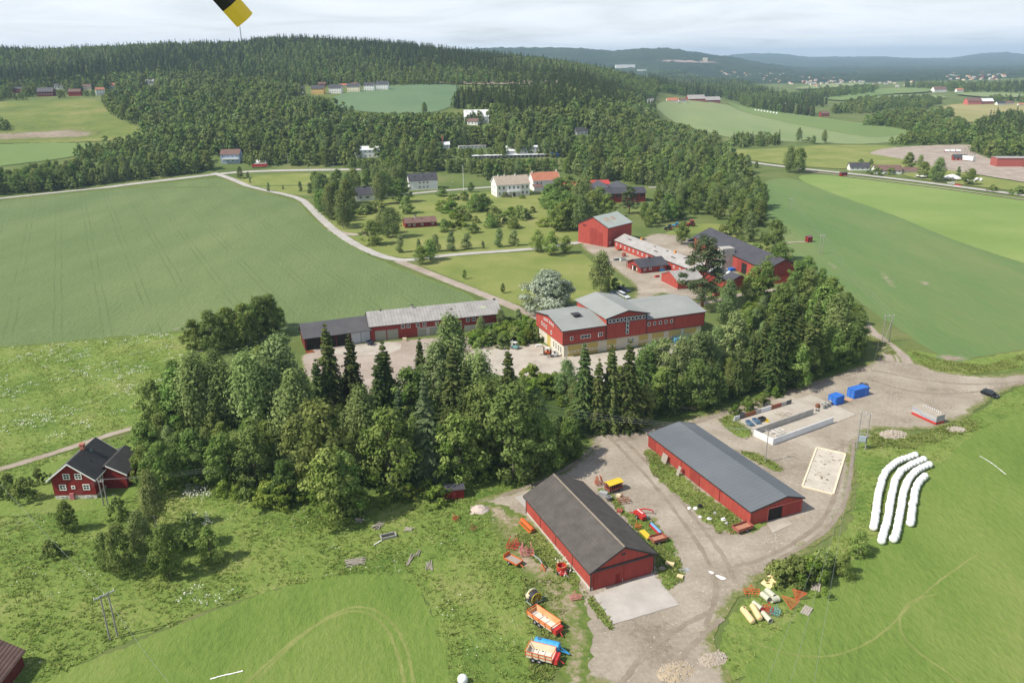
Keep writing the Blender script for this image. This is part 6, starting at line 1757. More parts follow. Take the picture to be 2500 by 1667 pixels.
tractor(1650, 555, R(160), 'light blue tractor behind the court tree', P_lblue, 1.0)
# trailers and oddments of the courts
trailer((899, 840), (909, 845), 1.6, 'small dark blue tipping cart before the long store', P_dblue, P_dgrey, hs=.6, L=2.2)
trailer((1505, 613), (1524, 609), 1.8, 'orange flat wagon under the stable windows', P_dor, P_dor, hs=.2, L=5.0)
p = S(1523, 627); o = empty('grain_bin', (p.x, p.y, .1), 0, 'round rusty red bin in front of the stable', 'bin'); MB().tube([(0, 0, 0), (0, 0, 1.6)], .95, 18).build('shell', P_brown, o); MB().ring((0, 0, 1.62), (0, 0, 1), .86, 1.02, .1, 18).build('rim', P_rust, o)
low_box((1505, 636), 2.4, 1.4, .9, .4, 'dark machine part pile before the small farm house, left', P_dgrey, 'machine_pile', 'scrap', P_grey)
low_box((1520, 637), 2.6, 1.6, 1.3, .4, 'pale green feeder before the small farm house', paint('pale_green_feeder', (0.5, 0.56, 0.52)), 'feeder', 'feeder')
low_box((1615, 662), 2.6, 1.4, .9, .4, 'light blue tank box behind the small farm house', P_lblue, 'blue_tank', 'tank', P_lblue)
low_box((1604, 677), 2.2, 1.0, .6, .6, 'bright red implement at the corner of the red shed', P_red, 'red_implement', 'implement')
low_box((1786, 662), 2.6, 2.0, 1.2, .3, 'bright blue tarpaulin-covered pile beside the barn doorway', P_blue, 'tarp_pile', 'pile', P_blue)
low_box((1748, 722), 2.4, 1.4, .9, .3, 'dark red skip in the shade of the pine', P_brown, 'red_skip', 'skip')
low_box((1315, 847), 1.8, .9, .6, .2, 'white chest on the workshop yard', P_white, 'white_chest', 'chest', P_white)
low_box((1665, 833), 6.5, 2.2, 1.2, R(17), 'bright blue covered trailer before the right garage doors', P_lblue, 'covered_trailer', 'trailer', P_lblue)
low_box((762, 852), 2.2, 1.2, .9, .2, 'lawn mower shape at the open garage mouth', P_dgrey, 'garage_machine', 'machine', P_grey)
low_box((756, 861), 2.4, 1.0, .35, .2, 'orange pallet before the open garage', P_dor, 'orange_pallet', 'pallet')
low_box((988, 833), 1.2, .8, .9, .1, 'pale box standing at the long store wall', P_cream, 'pale_box', 'box', P_cream)
p = S(1278, 908); o = empty('orange_barrel', (p.x, p.y, .1), 0, 'small orange barrel at the lower edge of the workshop yard', 'barrel'); MB().tube([(0, 0, 0), (0, 0, .5), (0, 0, 1.0)], [.3, .36, .3], 14).build('shell', P_orange, o); MB().ring((0, 0, 1.02), (0, 0, 1), .1, .31, .05, 14).build('lid', P_dor, o)
p = S(1779, 640); o = empty('stacked_sacks', (p.x, p.y, .1), AS, 'stack of pale sacks and grey plates at the foot of the concrete tower', 'stack')
for i in range(5): MB().cbox((random.uniform(-.2, .2), random.uniform(-.2, .2), .35 + .6 * i), (2.4, 1.8, .45), rz=random.uniform(-.2, .2)).build('sack_layer', (M_trim, M_wood, M_concrete, P_cream, M_trim)[i], o)

# --- heaps of stone and earth
def heap(px, n, w, d, h, label, material, sz=.3, rz=0.0, name='stone_heap', seed=1):
 p = S(*px)
 g = np.random.default_rng(seed)
 k = 18
 u = np.linspace(-1, 1, k)
 X, Y = np.meshgrid(u, u)
 rr = np.sqrt(X ** 2 + Y ** 2)
 Z = h * np.clip(1 - rr ** 1.5, 0, 1) * (1 + .5 * g.normal(size=X.shape) * .35) - .05
 i = np.arange(k * k).reshape(k, k)
 f = np.stack([i[:-1, :-1], i[:-1, 1:], i[1:, 1:], i[1:, :-1]], -1).reshape(-1)
 o = link(name, np_mesh(name, np.stack([X * w / 2, Y * d / 2, Z], -1).reshape(-1, 3), f, 4, smooth=False), material, None, (p.x, p.y, .1), rz)
 tag(o, label, 'heap', None, 'stuff')
 vs, fs = [], []
 for j in range(n):
  a = g.uniform(0, 6.28); q = math.sqrt(g.random())
  x_, y_ = q * math.cos(a) * w / 2, q * math.sin(a) * d / 2
  z_ = h * max(0, 1 - q ** 1.5)
  s_ = sz * g.uniform(.4, 1.3)
  oct_ = np.array([(1, 0, 0), (-1, 0, 0), (0, 1, 0), (0, -1, 0), (0, 0, 1), (0, 0, -1)]) * s_ * g.uniform(.6, 1.2, (6, 1)) + np.array([x_, y_, z_])
  b0 = len(vs); vs += oct_.tolist()
  fs += [(b0 + a_, b0 + b_, b0 + c_) for a_, b_, c_ in ((0, 2, 4), (2, 1, 4), (1, 3, 4), (3, 0, 4), (2, 0, 5), (1, 2, 5), (3, 1, 5), (0, 3, 5))]
 me = bpy.data.meshes.new('stones'); me.from_pydata(vs, [], fs)
 so = link('stones', me, mat('broken_stone', (0.33, 0.29, 0.24), (0.50, 0.45, 0.39), 1.2, 0.95), o); so['kind'] = 'stuff'
M_earth = mat('pale_earth', (0.32, 0.26, 0.20), (0.44, 0.375, 0.30), 0.8, 0.95, bump=0.5)
heap((2180, 1062), 260, 7, 4.5, .9, 'pale rubble heap behind the transformer pole', M_earth, .26, .2, seed=2)
heap((2335, 1050), 140, 5, 3.2, .6, 'smaller rubble heap right of the site cabin', M_earth, .25, .1, seed=3)
heap((1172, 1245), 20, 4.0, 3.2, 1.1, 'conical heap of pinkish gravel at the edge of the yard', mat('pink_gravel', (0.46, 0.38, 0.34), (0.56, 0.48, 0.43), 1.0, 0.95, bump=0.4), .08, 0, 'gravel_heap', 4)
heap((1650, 1640), 300, 6.5, 4.0, .7, 'yellowish earth heap at the lower edge of the yard', mat('yellow_earth', (0.36, 0.28, 0.18), (0.46, 0.38, 0.27), 0.8, 0.95, bump=0.5), .14, .4, 'earth_heap', 5)
heap((1740, 1610), 160, 5, 3.0, .5, 'stony earth heap right of the yellowish one', M_earth, .16, .4, 'earth_heap', 6)
heap((1617, 1410 * .985), 60, 1.6, 1.2, .4, 'small earth heap beside the barn apron', M_earth, .1, 0, 'earth_heap', 7)
heap((1668, 1160 * .855), 30, 5, 2.2, .8, 'brown soil heap at the belt edge', M_soil, .12, .3, 'soil_heap', 8)
# --- wood piles in the meadow
def logpile(px, n, L, label, rz, spread=1.2, mess=.35, seed=1, layers=1):
 p = S(*px); g = random.Random(seed)
 o = empty('wood_pile', (p.x, p.y, .08), rz, label, 'wood pile')
 for i in range(n):
  y_ = -spread / 2 + spread * i / max(1, n - 1); a = g.gauss(0, mess); l = L * g.uniform(.6, 1.1); z_ = .08 + .14 * (i % (layers + 1))
  MB().tube([(-l/2 * math.cos(a), y_ - l/2 * math.sin(a), z_), (l/2 * math.cos(a), y_ + l/2 * math.sin(a), z_ + g.uniform(0, .12))], [.09, .06], 6).build('log', M_wood, o)
def r2(x, y): return (600 + x * .38272, 800 + y * .38272)
logpile(r2(700, 1500), 16, 3.6, 'grey pole pile, largest in the meadow', R(10), 1.6, .15, 1, 2)
logpile(r2(725, 1232), 9, 2.2, 'small brushwood pile, upper left in the meadow', R(-30), 1.0, .4, 2, 1)
logpile(r2(845, 1268), 11, 2.4, 'round brushwood pile right of the upper left one', R(50), 1.3, .5, 3, 1)
logpile(r2(1040, 1290), 6, 2.0, 'thin pile of sticks right of the sunken box', R(-20), .7, .5, 4, 1)
logpile(r2(1050, 1480), 4, 3.4, 'narrow bundle of grey logs, left in the meadow', R(80), .5, .08, 5, 0)
logpile(r2(1100, 1440), 3, 2.6, 'narrow bundle of grey logs, middle in the meadow', R(80), .5, .06, 6, 0)
logpile(r2(1170, 1520), 5, 3.4, 'wide bundle of grey logs, right in the meadow', R(100), 1.0, .08, 7, 0)
logpile(r2(730, 1140), 3, 2.0, 'few pale sticks at the wood edge', R(-30), .5, .2, 8, 0)
p = S(*r2(910, 1335)); o = empty('sunken_box', (p.x, p.y, .06), R(22), 'dark open concrete box sunk in the meadow', 'concrete box')
MB().box(-1.5, 1.5, .55, .7, 0, .5).box(-1.5, 1.5, -.7, -.55, 0, .5).box(-1.5, -1.35, -.55, .55, 0, .5).box(1.35, 1.5, -.55, .55, 0, .5).build('wall_ring', M_concrete, o); MB().box(-1.35, 1.35, -.55, .55, 0, .06).build('dark_floor', M_inside, o); MB().bar((-1.5, -.9, .2), (-3.2, -1.7, .15), .16).build('loose_plank', M_trim, o)
for px, l, c in ((r2(1338, 1230), 'little red tine tool lying in the meadow', P_red), (r2(1455, 1295), 'little tool with pale handle at the yard edge', P_rust)):
 cultivator(px[0], px[1], 1.2, .5, l, c, R(40), tines=4, rows=2, name='hand_harrow')

# --- poles and wires
M_pole = mat('grey_pole_wood', (0.24, 0.22, 0.20), (0.36, 0.34, 0.31), 1.0, 0.9)
TOPS = {}
def hpole(key, a, b, ta, tb, label, transformer=False, strut=False, beam=1.0):
 """two-legged pole from the two feet and the heights of the tops (2500 px)"""
 A, B = S(*a), S(*b)
 def hh(P_, t):
  best = min(np.arange(3, 16, .1), key=lambda z: abs(pix((P_.x, P_.y, P_.z + z))[1] * K - t[1])); return float(best)
 h = (hh(A, ta) + hh(B, tb)) / 2
 d = B - A
 r = empty('h_frame_pole', A, math.atan2(d.y, d.x), label, 'power pole')
 L = d.length
 for xx in (0, L): MB().tube([(xx, 0, -.3), (xx, 0, h)], [.15, .11], 8).build('pole', M_pole, r)
 e = beam
 MB().box(-e, L + e, -.08, .08, h - .35, h - .18).build('crossarm', P_grey, r)
 for xx in (-e + .1, L / 2, L + e - .1): MB().tube([(xx, 0, h - .18), (xx, 0, h + .2)], [.07, .04], 6).build('insulator', M_trim, r)
 if transformer:
  MB().box(.15, L - .15, -.35, .35, h * .22, h * .36).build('transformer', paint('transformer_grey', (0.30, 0.36, 0.40)), r)
  for z in (.2, .45, .72): MB().box(0, L, -.05, .05, h * z - .06, h * z + .02).build('cross_brace', P_grey, r)
 if strut: MB().tube([(L, 0, h * .85), (0.1, -.9, 0)], .1, 6).build('strut', M_pole, r)
 TOPS[key] = [r.matrix_basis @ Vector((xx, 0, h + .2)) for xx in (-e + .1, L / 2, L + e - .1)]
 return r
hpole('A', (268.8, 1561.4), (287, 1552), (241, 1453), (258.6, 1444.4), 'grey two-legged power pole in the lower left meadow')
hpole('B', (2090.7, 1094.6), (2112, 1098), (2105.9, 1005.4), (2127, 1009), 'two-legged power pole with transformer beside the rubble heap', True, beam=.3)
hpole('C', (2153, 836.5), (2170, 836.5), (2164.4, 767.6), (2180.5, 771.4), 'two-legged power pole with strut on the young crop verge', strut=True, beam=.4)
hpole('D', (1999, 620.3), (2007, 620.3), (2004, 574.4), (2012, 574.4), 'two-legged power pole in the young crop field near the tiny hut', beam=.4)
hpole('E', (1925, 513), (1932, 513), (1928, 485), (1935, 485), 'farthest two-legged power pole in the young crop field', beam=.3)
hpole('F', (253.9, 1235.2), (263.7, 1235.2), (238.2, 1172), (248, 1172), 'double pole with many insulators before the farmhouse', beam=.2)
def pole(key, a, ta, label, r0=.13, name='utility_pole', cat='power pole', material=M_pole, lamp=False, arm=True):
 A = S(*a)
 h = float(min(np.arange(2, 30, .1), key=lambda z: abs(pix((A.x, A.y, A.z + z))[1] * K - ta)))
 r = empty(name, A, 0, label, cat)
 MB().tube([(0, 0, -.3), (0, 0, h)], [r0, r0 * .7], 8).build('shaft', material, r)
 if lamp:
  MB().bar((0, 0, h - .1), (1.3, 0, h + .15), .08).build('arm', P_grey, r); MB().box(1.1, 1.7, -.14, .14, h + .08, h + .24).build('lamp_head', M_trim, r)
 elif arm:
  MB().box(-.7, .7, -.06, .06, h - .5, h - .38).build('crossarm', P_grey, r)
  for xx in (-.6, 0, .6): MB().tube([(xx, 0, h - .38), (xx, 0, h - .15)], .06, 6).build('insulator', M_trim, r)
 TOPS[key] = [r.matrix_basis @ Vector((xx, 0, h - .15)) for xx in (-.6, 0, .6)]
 return r
pole('G', (1868, 1129), 1047, 'single power pole behind the long barn')
pole('H', (1919, 905), 862, 'pale pole standing among the eastern belt trees')
pole('K', (1696, 928), 880, 'thin pole at the front of the eastern belt')
pole('flag', (1132, 467), 404, 'tall white flagpole on the manor lawn', .16, 'flagpole', 'flagpole', M_trim, arm=False)
for i, (x_, yb, yt) in enumerate(((93, 467, 430), (262, 446, 410), (157, 450, 415), (398, 430, 400), (704, 405, 376), (811, 435, 405), (755, 430, 408))):
 pole('l%d' % i, (x_, yb), yt, 'street lamp beside the farm road, %s from the left' % ('first', 'third', 'second', 'fourth', 'fifth', 'seventh', 'sixth')[i], .13, 'street_lamp', 'street lamp', P_grey, lamp=True)
pole('rd', (2295, 443), 410, 'tall pole beside the main road near the white tents', .16)
pole('hl', (1101, 455), 445, 'garden lamp beside the manor drive', .08, 'garden_lamp', 'lamp', P_grey, lamp=True)
for x_ in (2352, 2359, 2366, 2372, 2378):
 pole('m%d' % x_, (x_, 392), 362, 'thin dark mast beside the parade ground, %s from the left' % ('first', 'second', 'third', 'fourth', 'fifth')[(2352, 2359, 2366, 2372, 2378).index(x_)], .1, 'parade_mast', 'mast', P_dgrey, arm=False)
def wire(p, q, sag, label, group, r0=.015):
 p, q = Vector(p), Vector(q)
 n = 14
 pts = [p.lerp(q, t / n) - Vector((0, 0, sag * 4 * (t / n) * (1 - t / n))) for t in range(n + 1)]
 o = MB().tube([v - p for v in pts], r0, 4).build('power_wire', mat('aluminium_wire', (0.25, 0.26, 0.27)), None, p)
 tag(o, label, 'wire', group)
for i in range(1):
 a = TOPS['A'][1]
 wire(a, S(-60, 1110, 7), 1.0, 'overhead wire running up-left from the meadow pole', 'meadow wires'); wire(a, S(440, 1700, 8), .8, 'overhead wire running down-right from the meadow pole', 'meadow wires')
for i in range(3):
 wire(TOPS['F'][i], S(-60, 1300 + 14 * i, 7), .8, 'overhead wire running left from the farmhouse double pole', 'farmhouse wires left'); wire(TOPS['F'][i], S(800, 1085 + 10 * i, 6), 1.2, 'overhead wire running right from the farmhouse double pole', 'farmhouse wires right')
 wire(TOPS['G'][i], S(1310, 985 + 10 * i, 8), 1.0, 'overhead wire from the single pole towards the belt', 'wires over the long barn'); wire(TOPS['B'][i], S(1985 - 60 * i, 1680, 9), 1.0, 'overhead wire from the transformer pole towards the camera side', 'wires over the mown pasture')
 wire(TOPS['B'][i], TOPS['C'][i], 1.5, 'overhead wire between transformer pole and strutted pole', 'field wires'); wire(TOPS['C'][i], TOPS['D'][i], 1.5, 'overhead wire between strutted pole and mid-field pole', 'field wires'); wire(TOPS['D'][i], TOPS['E'][i], 1.2, 'overhead wire between the two far field poles', 'field wires')

# white tents beside the main road
for i, (x_, y_, s_) in enumerate(((2175, 414, 5), (2186, 411, 7), (2197, 416, 4.5), (2118, 410, 7))):
 p = G(x_, y_); o = empty('garden_tent', p, .2, ('left small', 'large middle', 'right small', 'lone') + () if False else ('small white tent, leftmost beside the dense dark tree', 'large pale tent in the middle beside the dense dark tree', 'small grey tent right of the large pale one', 'white canvas shelter below the tall birch')[i], 'tent')
 MB().frustum(-s_/2, s_/2, -s_/2, s_/2, 1.9, -.2, .2, -.2, .2, 3.4).build('canopy', M_trim, o)
 MB().box(-s_/2 + .1, s_/2 - .1, s_/2 - .15, s_/2 - .1, 0, 1.9).build('rear_wall', M_trim, o)
 for sx in (-1, 1):
  for sy in (-1, 1): MB().bar((sx * s_ * .47, sy * s_ * .47, 0), (sx * s_ * .47, sy * s_ * .47, 1.92), .12).build('post', P_grey, o)

p = G(1063, 1568); o = empty('white_tank', (p.x, p.y, .06), 0, 'white domed tank just cut by the lower edge of the picture', 'tank')
MB().tube([(0, 0, 0), (0, 0, .9), (0, 0, 1.15), (0, 0, 1.3), (0, 0, 1.36)], [.75, .75, .62, .36, .08], 18).build('shell', P_film, o, smooth=True); MB().ring((0, 0, .5), (0, 0, 1), .74, .78, .08, 18).build('band', P_grey, o)
M_plas = mat('white_plastic', (0.75, 0.75, 0.74))
strip('plastic_strip', [(483, 1560), (510, 1552), (535, 1547), (558, 1541)], .22, M_plas, .09, jit=.05, kind='stuff', label='strip of white plastic lying on the left mown field', cat='plastic')
strip('plastic_strip', [(2250, 1048), (2275, 1062), (2310, 1090)], .18, M_plas, .09, jit=.05, kind='stuff', label='thin strip of pale plastic on the right pasture', cat='plastic')

# --- helicopter rotor blade passing through the top of the view
tip = Vector((0, 0, CAM_H)) + ray(598, 50) * 5.2
root_ = Vector((0, 0, CAM_H)) + ray(200, -400) * 4.2
d = (root_ - tip); Lr = d.length; d.normalize()
zc = (-FW - d * (-FW).dot(d)).normalized()
yc = zc.cross(d)
rb = empty('rotor_blade', tip, 0, 'black helicopter rotor blade with yellow band near its tip, at the top of the picture', 'rotor blade')
rb.matrix_basis = Matrix(((d.x, yc.x, zc.x, tip.x), (d.y, yc.y, zc.y, tip.y), (d.z, yc.z, zc.z, tip.z), (0, 0, 0, 1)))
prof = [(-.07, 0), (-.05, .012), (.0, .016), (.05, .008), (.07, 0), (.05, -.006), (0, -.01), (-.05, -.009)]
MB().prism(prof, 0.0, 0.135).build('tip_band', P_yel, rb)
MB().prism([(y_ * .999, z_ * .999) for y_, z_ in prof], 0.1351, Lr).build('blade', P_black, rb)
# ================================================================== trees
M_bark = mat('grey_bark', (0.11, 0.09, 0.07), (0.2, 0.17, 0.14), 2.0, 0.95)
M_birch = mat('white_birch_bark', (0.30, 0.28, 0.26), (0.62, 0.60, 0.57), 1.5, 0.9, stretch=(1, 1, 3))
M_pineb = mat('orange_pine_bark', (0.20, 0.10, 0.06), (0.34, 0.17, 0.09), 2.0, 0.95)
LF = {
 'broad': leaf_mat('broadleaf_foliage', (0.100, 0.170, 0.034), (0.275, 0.355, 0.105), trans=0.30),
 'birch': leaf_mat('birch_foliage', (0.135, 0.190, 0.058), (0.320, 0.385, 0.145), trans=0.30),
 'spruce': leaf_mat('spruce_needles', (0.045, 0.080, 0.024), (0.150, 0.180, 0.060), trans=0.12),
 'pine': leaf_mat('pine_needles', (0.060, 0.100, 0.042), (0.150, 0.190, 0.090), trans=0.12),
 'silver': leaf_mat('silver_willow_foliage', (0.24, 0.29, 0.19), (0.52, 0.57, 0.44), rnd=0.1),
 'grey': leaf_mat('grey_green_foliage', (0.14, 0.21, 0.070), (0.33, 0.405, 0.175), trans=0.28),
 'bush': leaf_mat('bush_foliage', (0.110, 0.180, 0.030), (0.26, 0.345, 0.075), trans=0.30),
 'lime': leaf_mat('light_green_foliage', (0.150, 0.225, 0.045), (0.310, 0.395, 0.120), trans=0.35),
 'olive': leaf_mat('olive_foliage', (0.120, 0.175, 0.045), (0.285, 0.350, 0.110), trans=0.30),
}

def unit(v):
 return v / np.maximum(np.linalg.norm(v, axis=-1, keepdims=True), 1e-9)

def leaves(P, N, size, tint, asp=1.0, rng=RNG):
 """rhombic leaf faces at points P facing N"""
 n = len(P)
 N = unit(N)
 a = unit(np.cross(N, unit(rng.normal(size=(n, 3)))))
 b = np.cross(N, a)
 s = np.asarray(size).reshape(-1, 1)
 v = np.stack([P - a * s * asp, P - b * s * 0.62 + N * s * 0.12, P + a * s * asp, P + b * s * 0.62 + N * s * 0.12], 1).reshape(-1, 3)
 return v, np.arange(4 * n), np.repeat(tint, 4)

def crown_mesh(name, kind, H, Rm, nclump, nleaf, lsize, base=0.14, seed=1, droop=0.0, pw=0.75, flat=0.85, asp=1.0, crs=1.0):
 g = np.random.default_rng(seed)
 t = base + (1 - base) * g.random(nclump) ** 0.85
 tt = (t - base) / (1 - base)
 prof = Rm * np.sin(np.pi * np.clip(tt * 0.90 + 0.07, 0, 1) ** pw) ** 0.7
 ang = g.random(nclump) * 2 * np.pi
 lob = 1 + 0.28 * np.sin(2 * ang + seed) * g.random() + 0.15 * np.sin(5 * ang + 2 * seed)
 rad = prof * np.sqrt(g.uniform(0.12, 1.0, nclump)) * lob
 C = np.stack([rad * np.cos(ang), rad * np.sin(ang), t * H - 0.04 * H], 1)
 rc = H * g.uniform(0.055, 0.115, nclump) * crs
 ci = np.repeat(np.arange(nclump), nleaf)
 d = unit(g.normal(size=(len(ci), 3)))
 rr = g.random(len(ci)) ** 0.45
 P = C[ci] + d * (rc[ci] * rr)[:, None] * np.array([1, 1, flat])
 if droop:
  P[:, 2] -= droop * g.random(len(P)) ** 2 * H * 0.1
 ax = P * np.array([1, 1, 0]); ax[:, 2] = (P[:, 2] - 0.45 * H) * 0.6
 N = 0.75 * d + 0.55 * unit(ax) + 0.35 * g.normal(size=d.shape) + np.array([0, 0, 0.25])
 ct = np.clip(g.normal(0.45, 0.24, nclump), 0, 1)
 tint = np.clip(ct[ci] + g.normal(0, 0.15, len(ci)), 0, 1)
 v, f, tn = leaves(P, N, lsize * g.uniform(0.55, 1.3, len(ci)), tint, asp, g)
 me = np_mesh(name, v, f, 4, tn)
 me.materials.append(LF[kind])
 return me, C

def trunk_mesh(name, H, r, C, material, nl=9, top=0.82, seed=1, bend=0.02):
 g = random.Random(seed)
 m = MB()
 pts = [Vector((bend * H * math.sin(2.2 * k + seed) * k / 5, bend * H * math.cos(1.7 * k + seed) * k / 5, top * H * k / 5 - (0.4 if k == 0 else 0))) for k in range(6)]
 m.tube(pts, [r * (1.25 if k == 0 else 1 - 0.16 * k) for k in range(6)], 7)
 idx = list(range(len(C))); g.shuffle(idx)
 for i in idx[:nl]:
  c = Vector(C[i]) if not isinstance(C[i], Vector) else C[i]
  z0 = max(0.12 * H, min(c.z - 0.12 * H, top * H * 0.85))
  k = z0 / (top * H) * 5
  a = pts[int(k)].lerp(pts[min(int(k) + 1, 5)], k - int(k))
  mid = a.lerp(c, 0.55) + Vector((0, 0, 0.02 * H))
  m.tube([a, mid, c], [r * 0.42, r * 0.25, r * 0.08], 5, cap=False)
 me = m.mesh(name, smooth=True)
 me.materials.append(material)
 return me

def spruce_meshes(H, Rm, seed=1, whorls=26, nb=9, ns=7, kind='spruce', lsize=1.0, sparse=0.0):
 g = np.random.default_rng(seed)
 Ps, Ns, Sz, Tn, Ax = [], [], [], [], []
 for w in range(whorls):
  t = 0.05 + 0.95 * (w + g.uniform(-.25, .25)) / whorls
  L = Rm * (1 - t) ** 0.78 * g.uniform(0.78, 1.12) + 0.05
  for k in range(nb if t < 0.9 else 5):
   if g.random() < sparse: continue
   a = 2 * np.pi * (k + g.uniform(-.3, .3)) / nb + w * 0.7
   l = L * g.uniform(0.7, 1.15)
   dirv = np.array([math.cos(a), math.sin(a), 0])
   perp = np.array([-dirv[1], dirv[0], 0])
   tn = np.clip(g.normal(0.42, 0.22), 0, 1)
   dr = 0.42 if t < 0.75 else 0.05
   for s in np.linspace(0.22, 1.0, ns if l > 0.8 else 3):
    z = t * H - dr * l * s ** 1.6 + 0.16 * l * max(0, s - 0.75)
    wid = (0.42 * l * (1.05 - s) + 0.16) * g.uniform(.7, 1.2)
    for sd in (-1, 1):
     Ps.append(dirv * l * s + perp * sd * wid * 0.5 + np.array([0, 0, z - 0.10 * wid]))
     Ns.append(np.array([0, 0, 1.0]) + 0.45 * dirv + sd * perp * 0.5 + 0.3 * g.normal(size=3))
     Sz.append(lsize * max(0.26, wid * 0.75)); Tn.append(np.clip(tn + g.normal(0, .12), 0, 1))
     # hanging twigs
     if s > 0.3:
      Ps.append(dirv * l * s + perp * sd * wid * 0.3 + np.array([0, 0, z - 0.42 * wid - 0.12]))
      Ns.append(dirv + sd * perp * 0.6 + 0.35 * g.normal(size=3))
      Sz.append(lsize * max(0.22, wid * 0.55)); Tn.append(np.clip(tn - .12 + g.normal(0, .12), 0, 1))
 P = np.array(Ps)
 v, f, tn = leaves(P, np.array(Ns), np.array(Sz), np.array(Tn), 1.1, g)
 # leader shoot
 me = np_mesh('spruce_crown', v, f, 4, tn)
 me.materials.append(LF[kind])
 m = MB().tube([(0, 0, -0.4), (0, 0, H * 0.5), (0, 0, H * 1.0)], [H * 0.014 + .06, H * 0.009 + .03, 0.03], 6)
 tm = m.mesh('spruce_trunk'); tm.materials.append(M_bark)
 return me, tm

def pine_meshes(H, seed):
 g = np.random.default_rng(seed)
 n = 80
 t = g.uniform(0.2, 1.0, n)
 ang = g.random(n) * 2 * np.pi
 rad = 4.3 * np.sqrt(g.uniform(0.05, 1, n)) * (1.15 - 0.6 * (t - .34) / .66)
 C = np.stack([rad * np.cos(ang), rad * np.sin(ang), t * H], 1)
 ci = np.repeat(np.arange(n), 90)
 d = unit(g.normal(size=(len(ci), 3)))
 P = C[ci] + d * (g.random(len(ci)) ** 0.5 * 1.15)[:, None] * np.array([1.1, 1.1, 0.55])
 N = d + np.array([0, 0, 0.7]) + 0.4 * g.normal(size=d.shape)
 ct = np.clip(g.normal(0.45, 0.2, n), 0, 1)
 v, f, tn = leaves(P, N, 0.24 * g.uniform(.6, 1.3, len(ci)), np.clip(ct[ci] + g.normal(0, .14, len(ci)), 0, 1), 1.1, g)
 me = np_mesh('pine_crown', v, f, 4, tn); me.materials.append(LF['pine'])
 return me, trunk_mesh('pine_trunk', H, 0.36, C, M_pineb, nl=22, top=0.95, seed=seed)

TPL = {}
def tpl(kind, items):
 TPL[kind] = items
def mk(kind, leafkind, H, Rm, seeds, bark, r=0.2, ncl=80, nle=62, ls=0.30, nl=9, **k):
 out = []
 for s in seeds:
  cm, C = crown_mesh(kind + '_crown', leafkind, H, Rm, ncl, nle, ls, seed=s, **k)
  out.append((cm, trunk_mesh(kind + '_trunk', H, r, C, bark, nl=nl, seed=s), H))
 tpl(kind, out)
mk('broad', 'broad', 14, 4.5, (1, 2, 3, 4), M_bark, 0.24, 95, 60, 0.30, base=0.10)
mk('alder', 'olive', 14, 4.1, (11, 12, 13), M_bark, 0.2, 85, 60, 0.29, base=0.10)
mk('birch', 'birch', 16, 3.4, (21, 22, 23, 24), M_birch, 0.19, 95, 60, 0.27, base=0.2, droop=1.2, flat=1.35, pw=0.8, nl=16)
mk('poplar', 'grey', 16, 3.7, (31, 32, 33), M_bark, 0.22, 95, 60, 0.28, base=0.08, pw=0.72)
mk('silver', 'silver', 10, 5.2, (41,), M_bark, 0.3, 120, 120, 0.24, base=0.02, pw=0.6, crs=1.25)
mk('lime', 'lime', 10, 2.9, (51, 52), M_bark, 0.16, 55, 60, 0.26, base=0.18, crs=1.5)
mk('column', 'grey', 10, 2.0, (61, 62), M_bark, 0.13, 60, 55, 0.25, base=0.03, pw=0.6, crs=1.3)
mk('bush', 'bush', 3, 1.9, (71, 72, 73), M_bark, 0.07, 40, 50, 0.16, base=0.05, pw=0.6, crs=1.6, nl=4)
mk('shrub', 'olive', 3, 1.7, (81, 82), M_bark, 0.07, 36, 50, 0.16, base=0.05, pw=0.6, crs=1.6, nl=4)
mk('dark', 'broad', 8, 3.0, (91, 92), M_bark, 0.2, 70, 60, 0.22, base=0.02, pw=0.65, crs=1.5)
tpl('spruce', [(*spruce_meshes(20, 4.1, s), 20) for s in (1, 2, 3, 4)])
tpl('thin_spruce', [(*spruce_meshes(20, 3.3, s, sparse=0.22, kind='pine'), 20) for s in (5, 6)])
tpl('pine', [(*pine_meshes(17, 3), 17)])
NAME = {'broad': 'broadleaf_tree', 'alder': 'alder_tree', 'birch': 'birch_tree', 'poplar': 'grey_poplar_tree', 'silver': 'silver_willow', 'lime': 'young_maple_tree', 'column': 'slender_young_tree',
  'bush': 'bush', 'shrub': 'shrub', 'dark': 'broadleaf_tree', 'spruce': 'spruce_tree', 'thin_spruce': 'spruce_tree', 'pine': 'pine_tree'}
CATG = {'bush': 'bush', 'shrub': 'bush'}
TREES = []
COUNT = {}
def tree(kind, p, h, label, group=None, wide=1.0, var=None):
 """one tree standing at world point p, h metres tall"""
 it = TPL[kind]
 cm, tm, H = it[random.randrange(len(it)) if var is None else var % len(it)]
 s = h / H
 root = empty(NAME[kind], (p[0], p[1], float(T(p[0], p[1]))), random.uniform(0, 6.28), label, CATG.get(kind, 'tree'), group)
 root.scale = (s * wide, s * wide, s)
 link('trunk', tm, None, root)
 link('crown', cm, None, root)
 COUNT[NAME[kind]] = COUNT.get(NAME[kind], 0) + 1
 TREES.append((p[0], p[1], h))
 return root

def tpx(kind, x, yb, yt, label, group=None, wide=1.0, var=None):
 """tree with base and top given in 2352-pixel rows"""
 p = G(x, yb)
 dep = math.atan2(CAM_H - p.z, math.hypot(p.x, p.y))
 h = (yb - yt) * mpp(p) / math.cos(dep)
 return tree(kind, p, h * 1.02, label, group, wide, var)

KEEP = []     # picture windows (2352 px) that trees must not cover: x0, y0, x1, y1, nearer than distance
def keep(x0, y0, x1, y1, d=None):
 if d is None:
  q = G((x0 + x1) / 2, y1 - 2); d = math.hypot(q.x, q.y)
 KEEP.append((x0, y0, x1, y1, d))

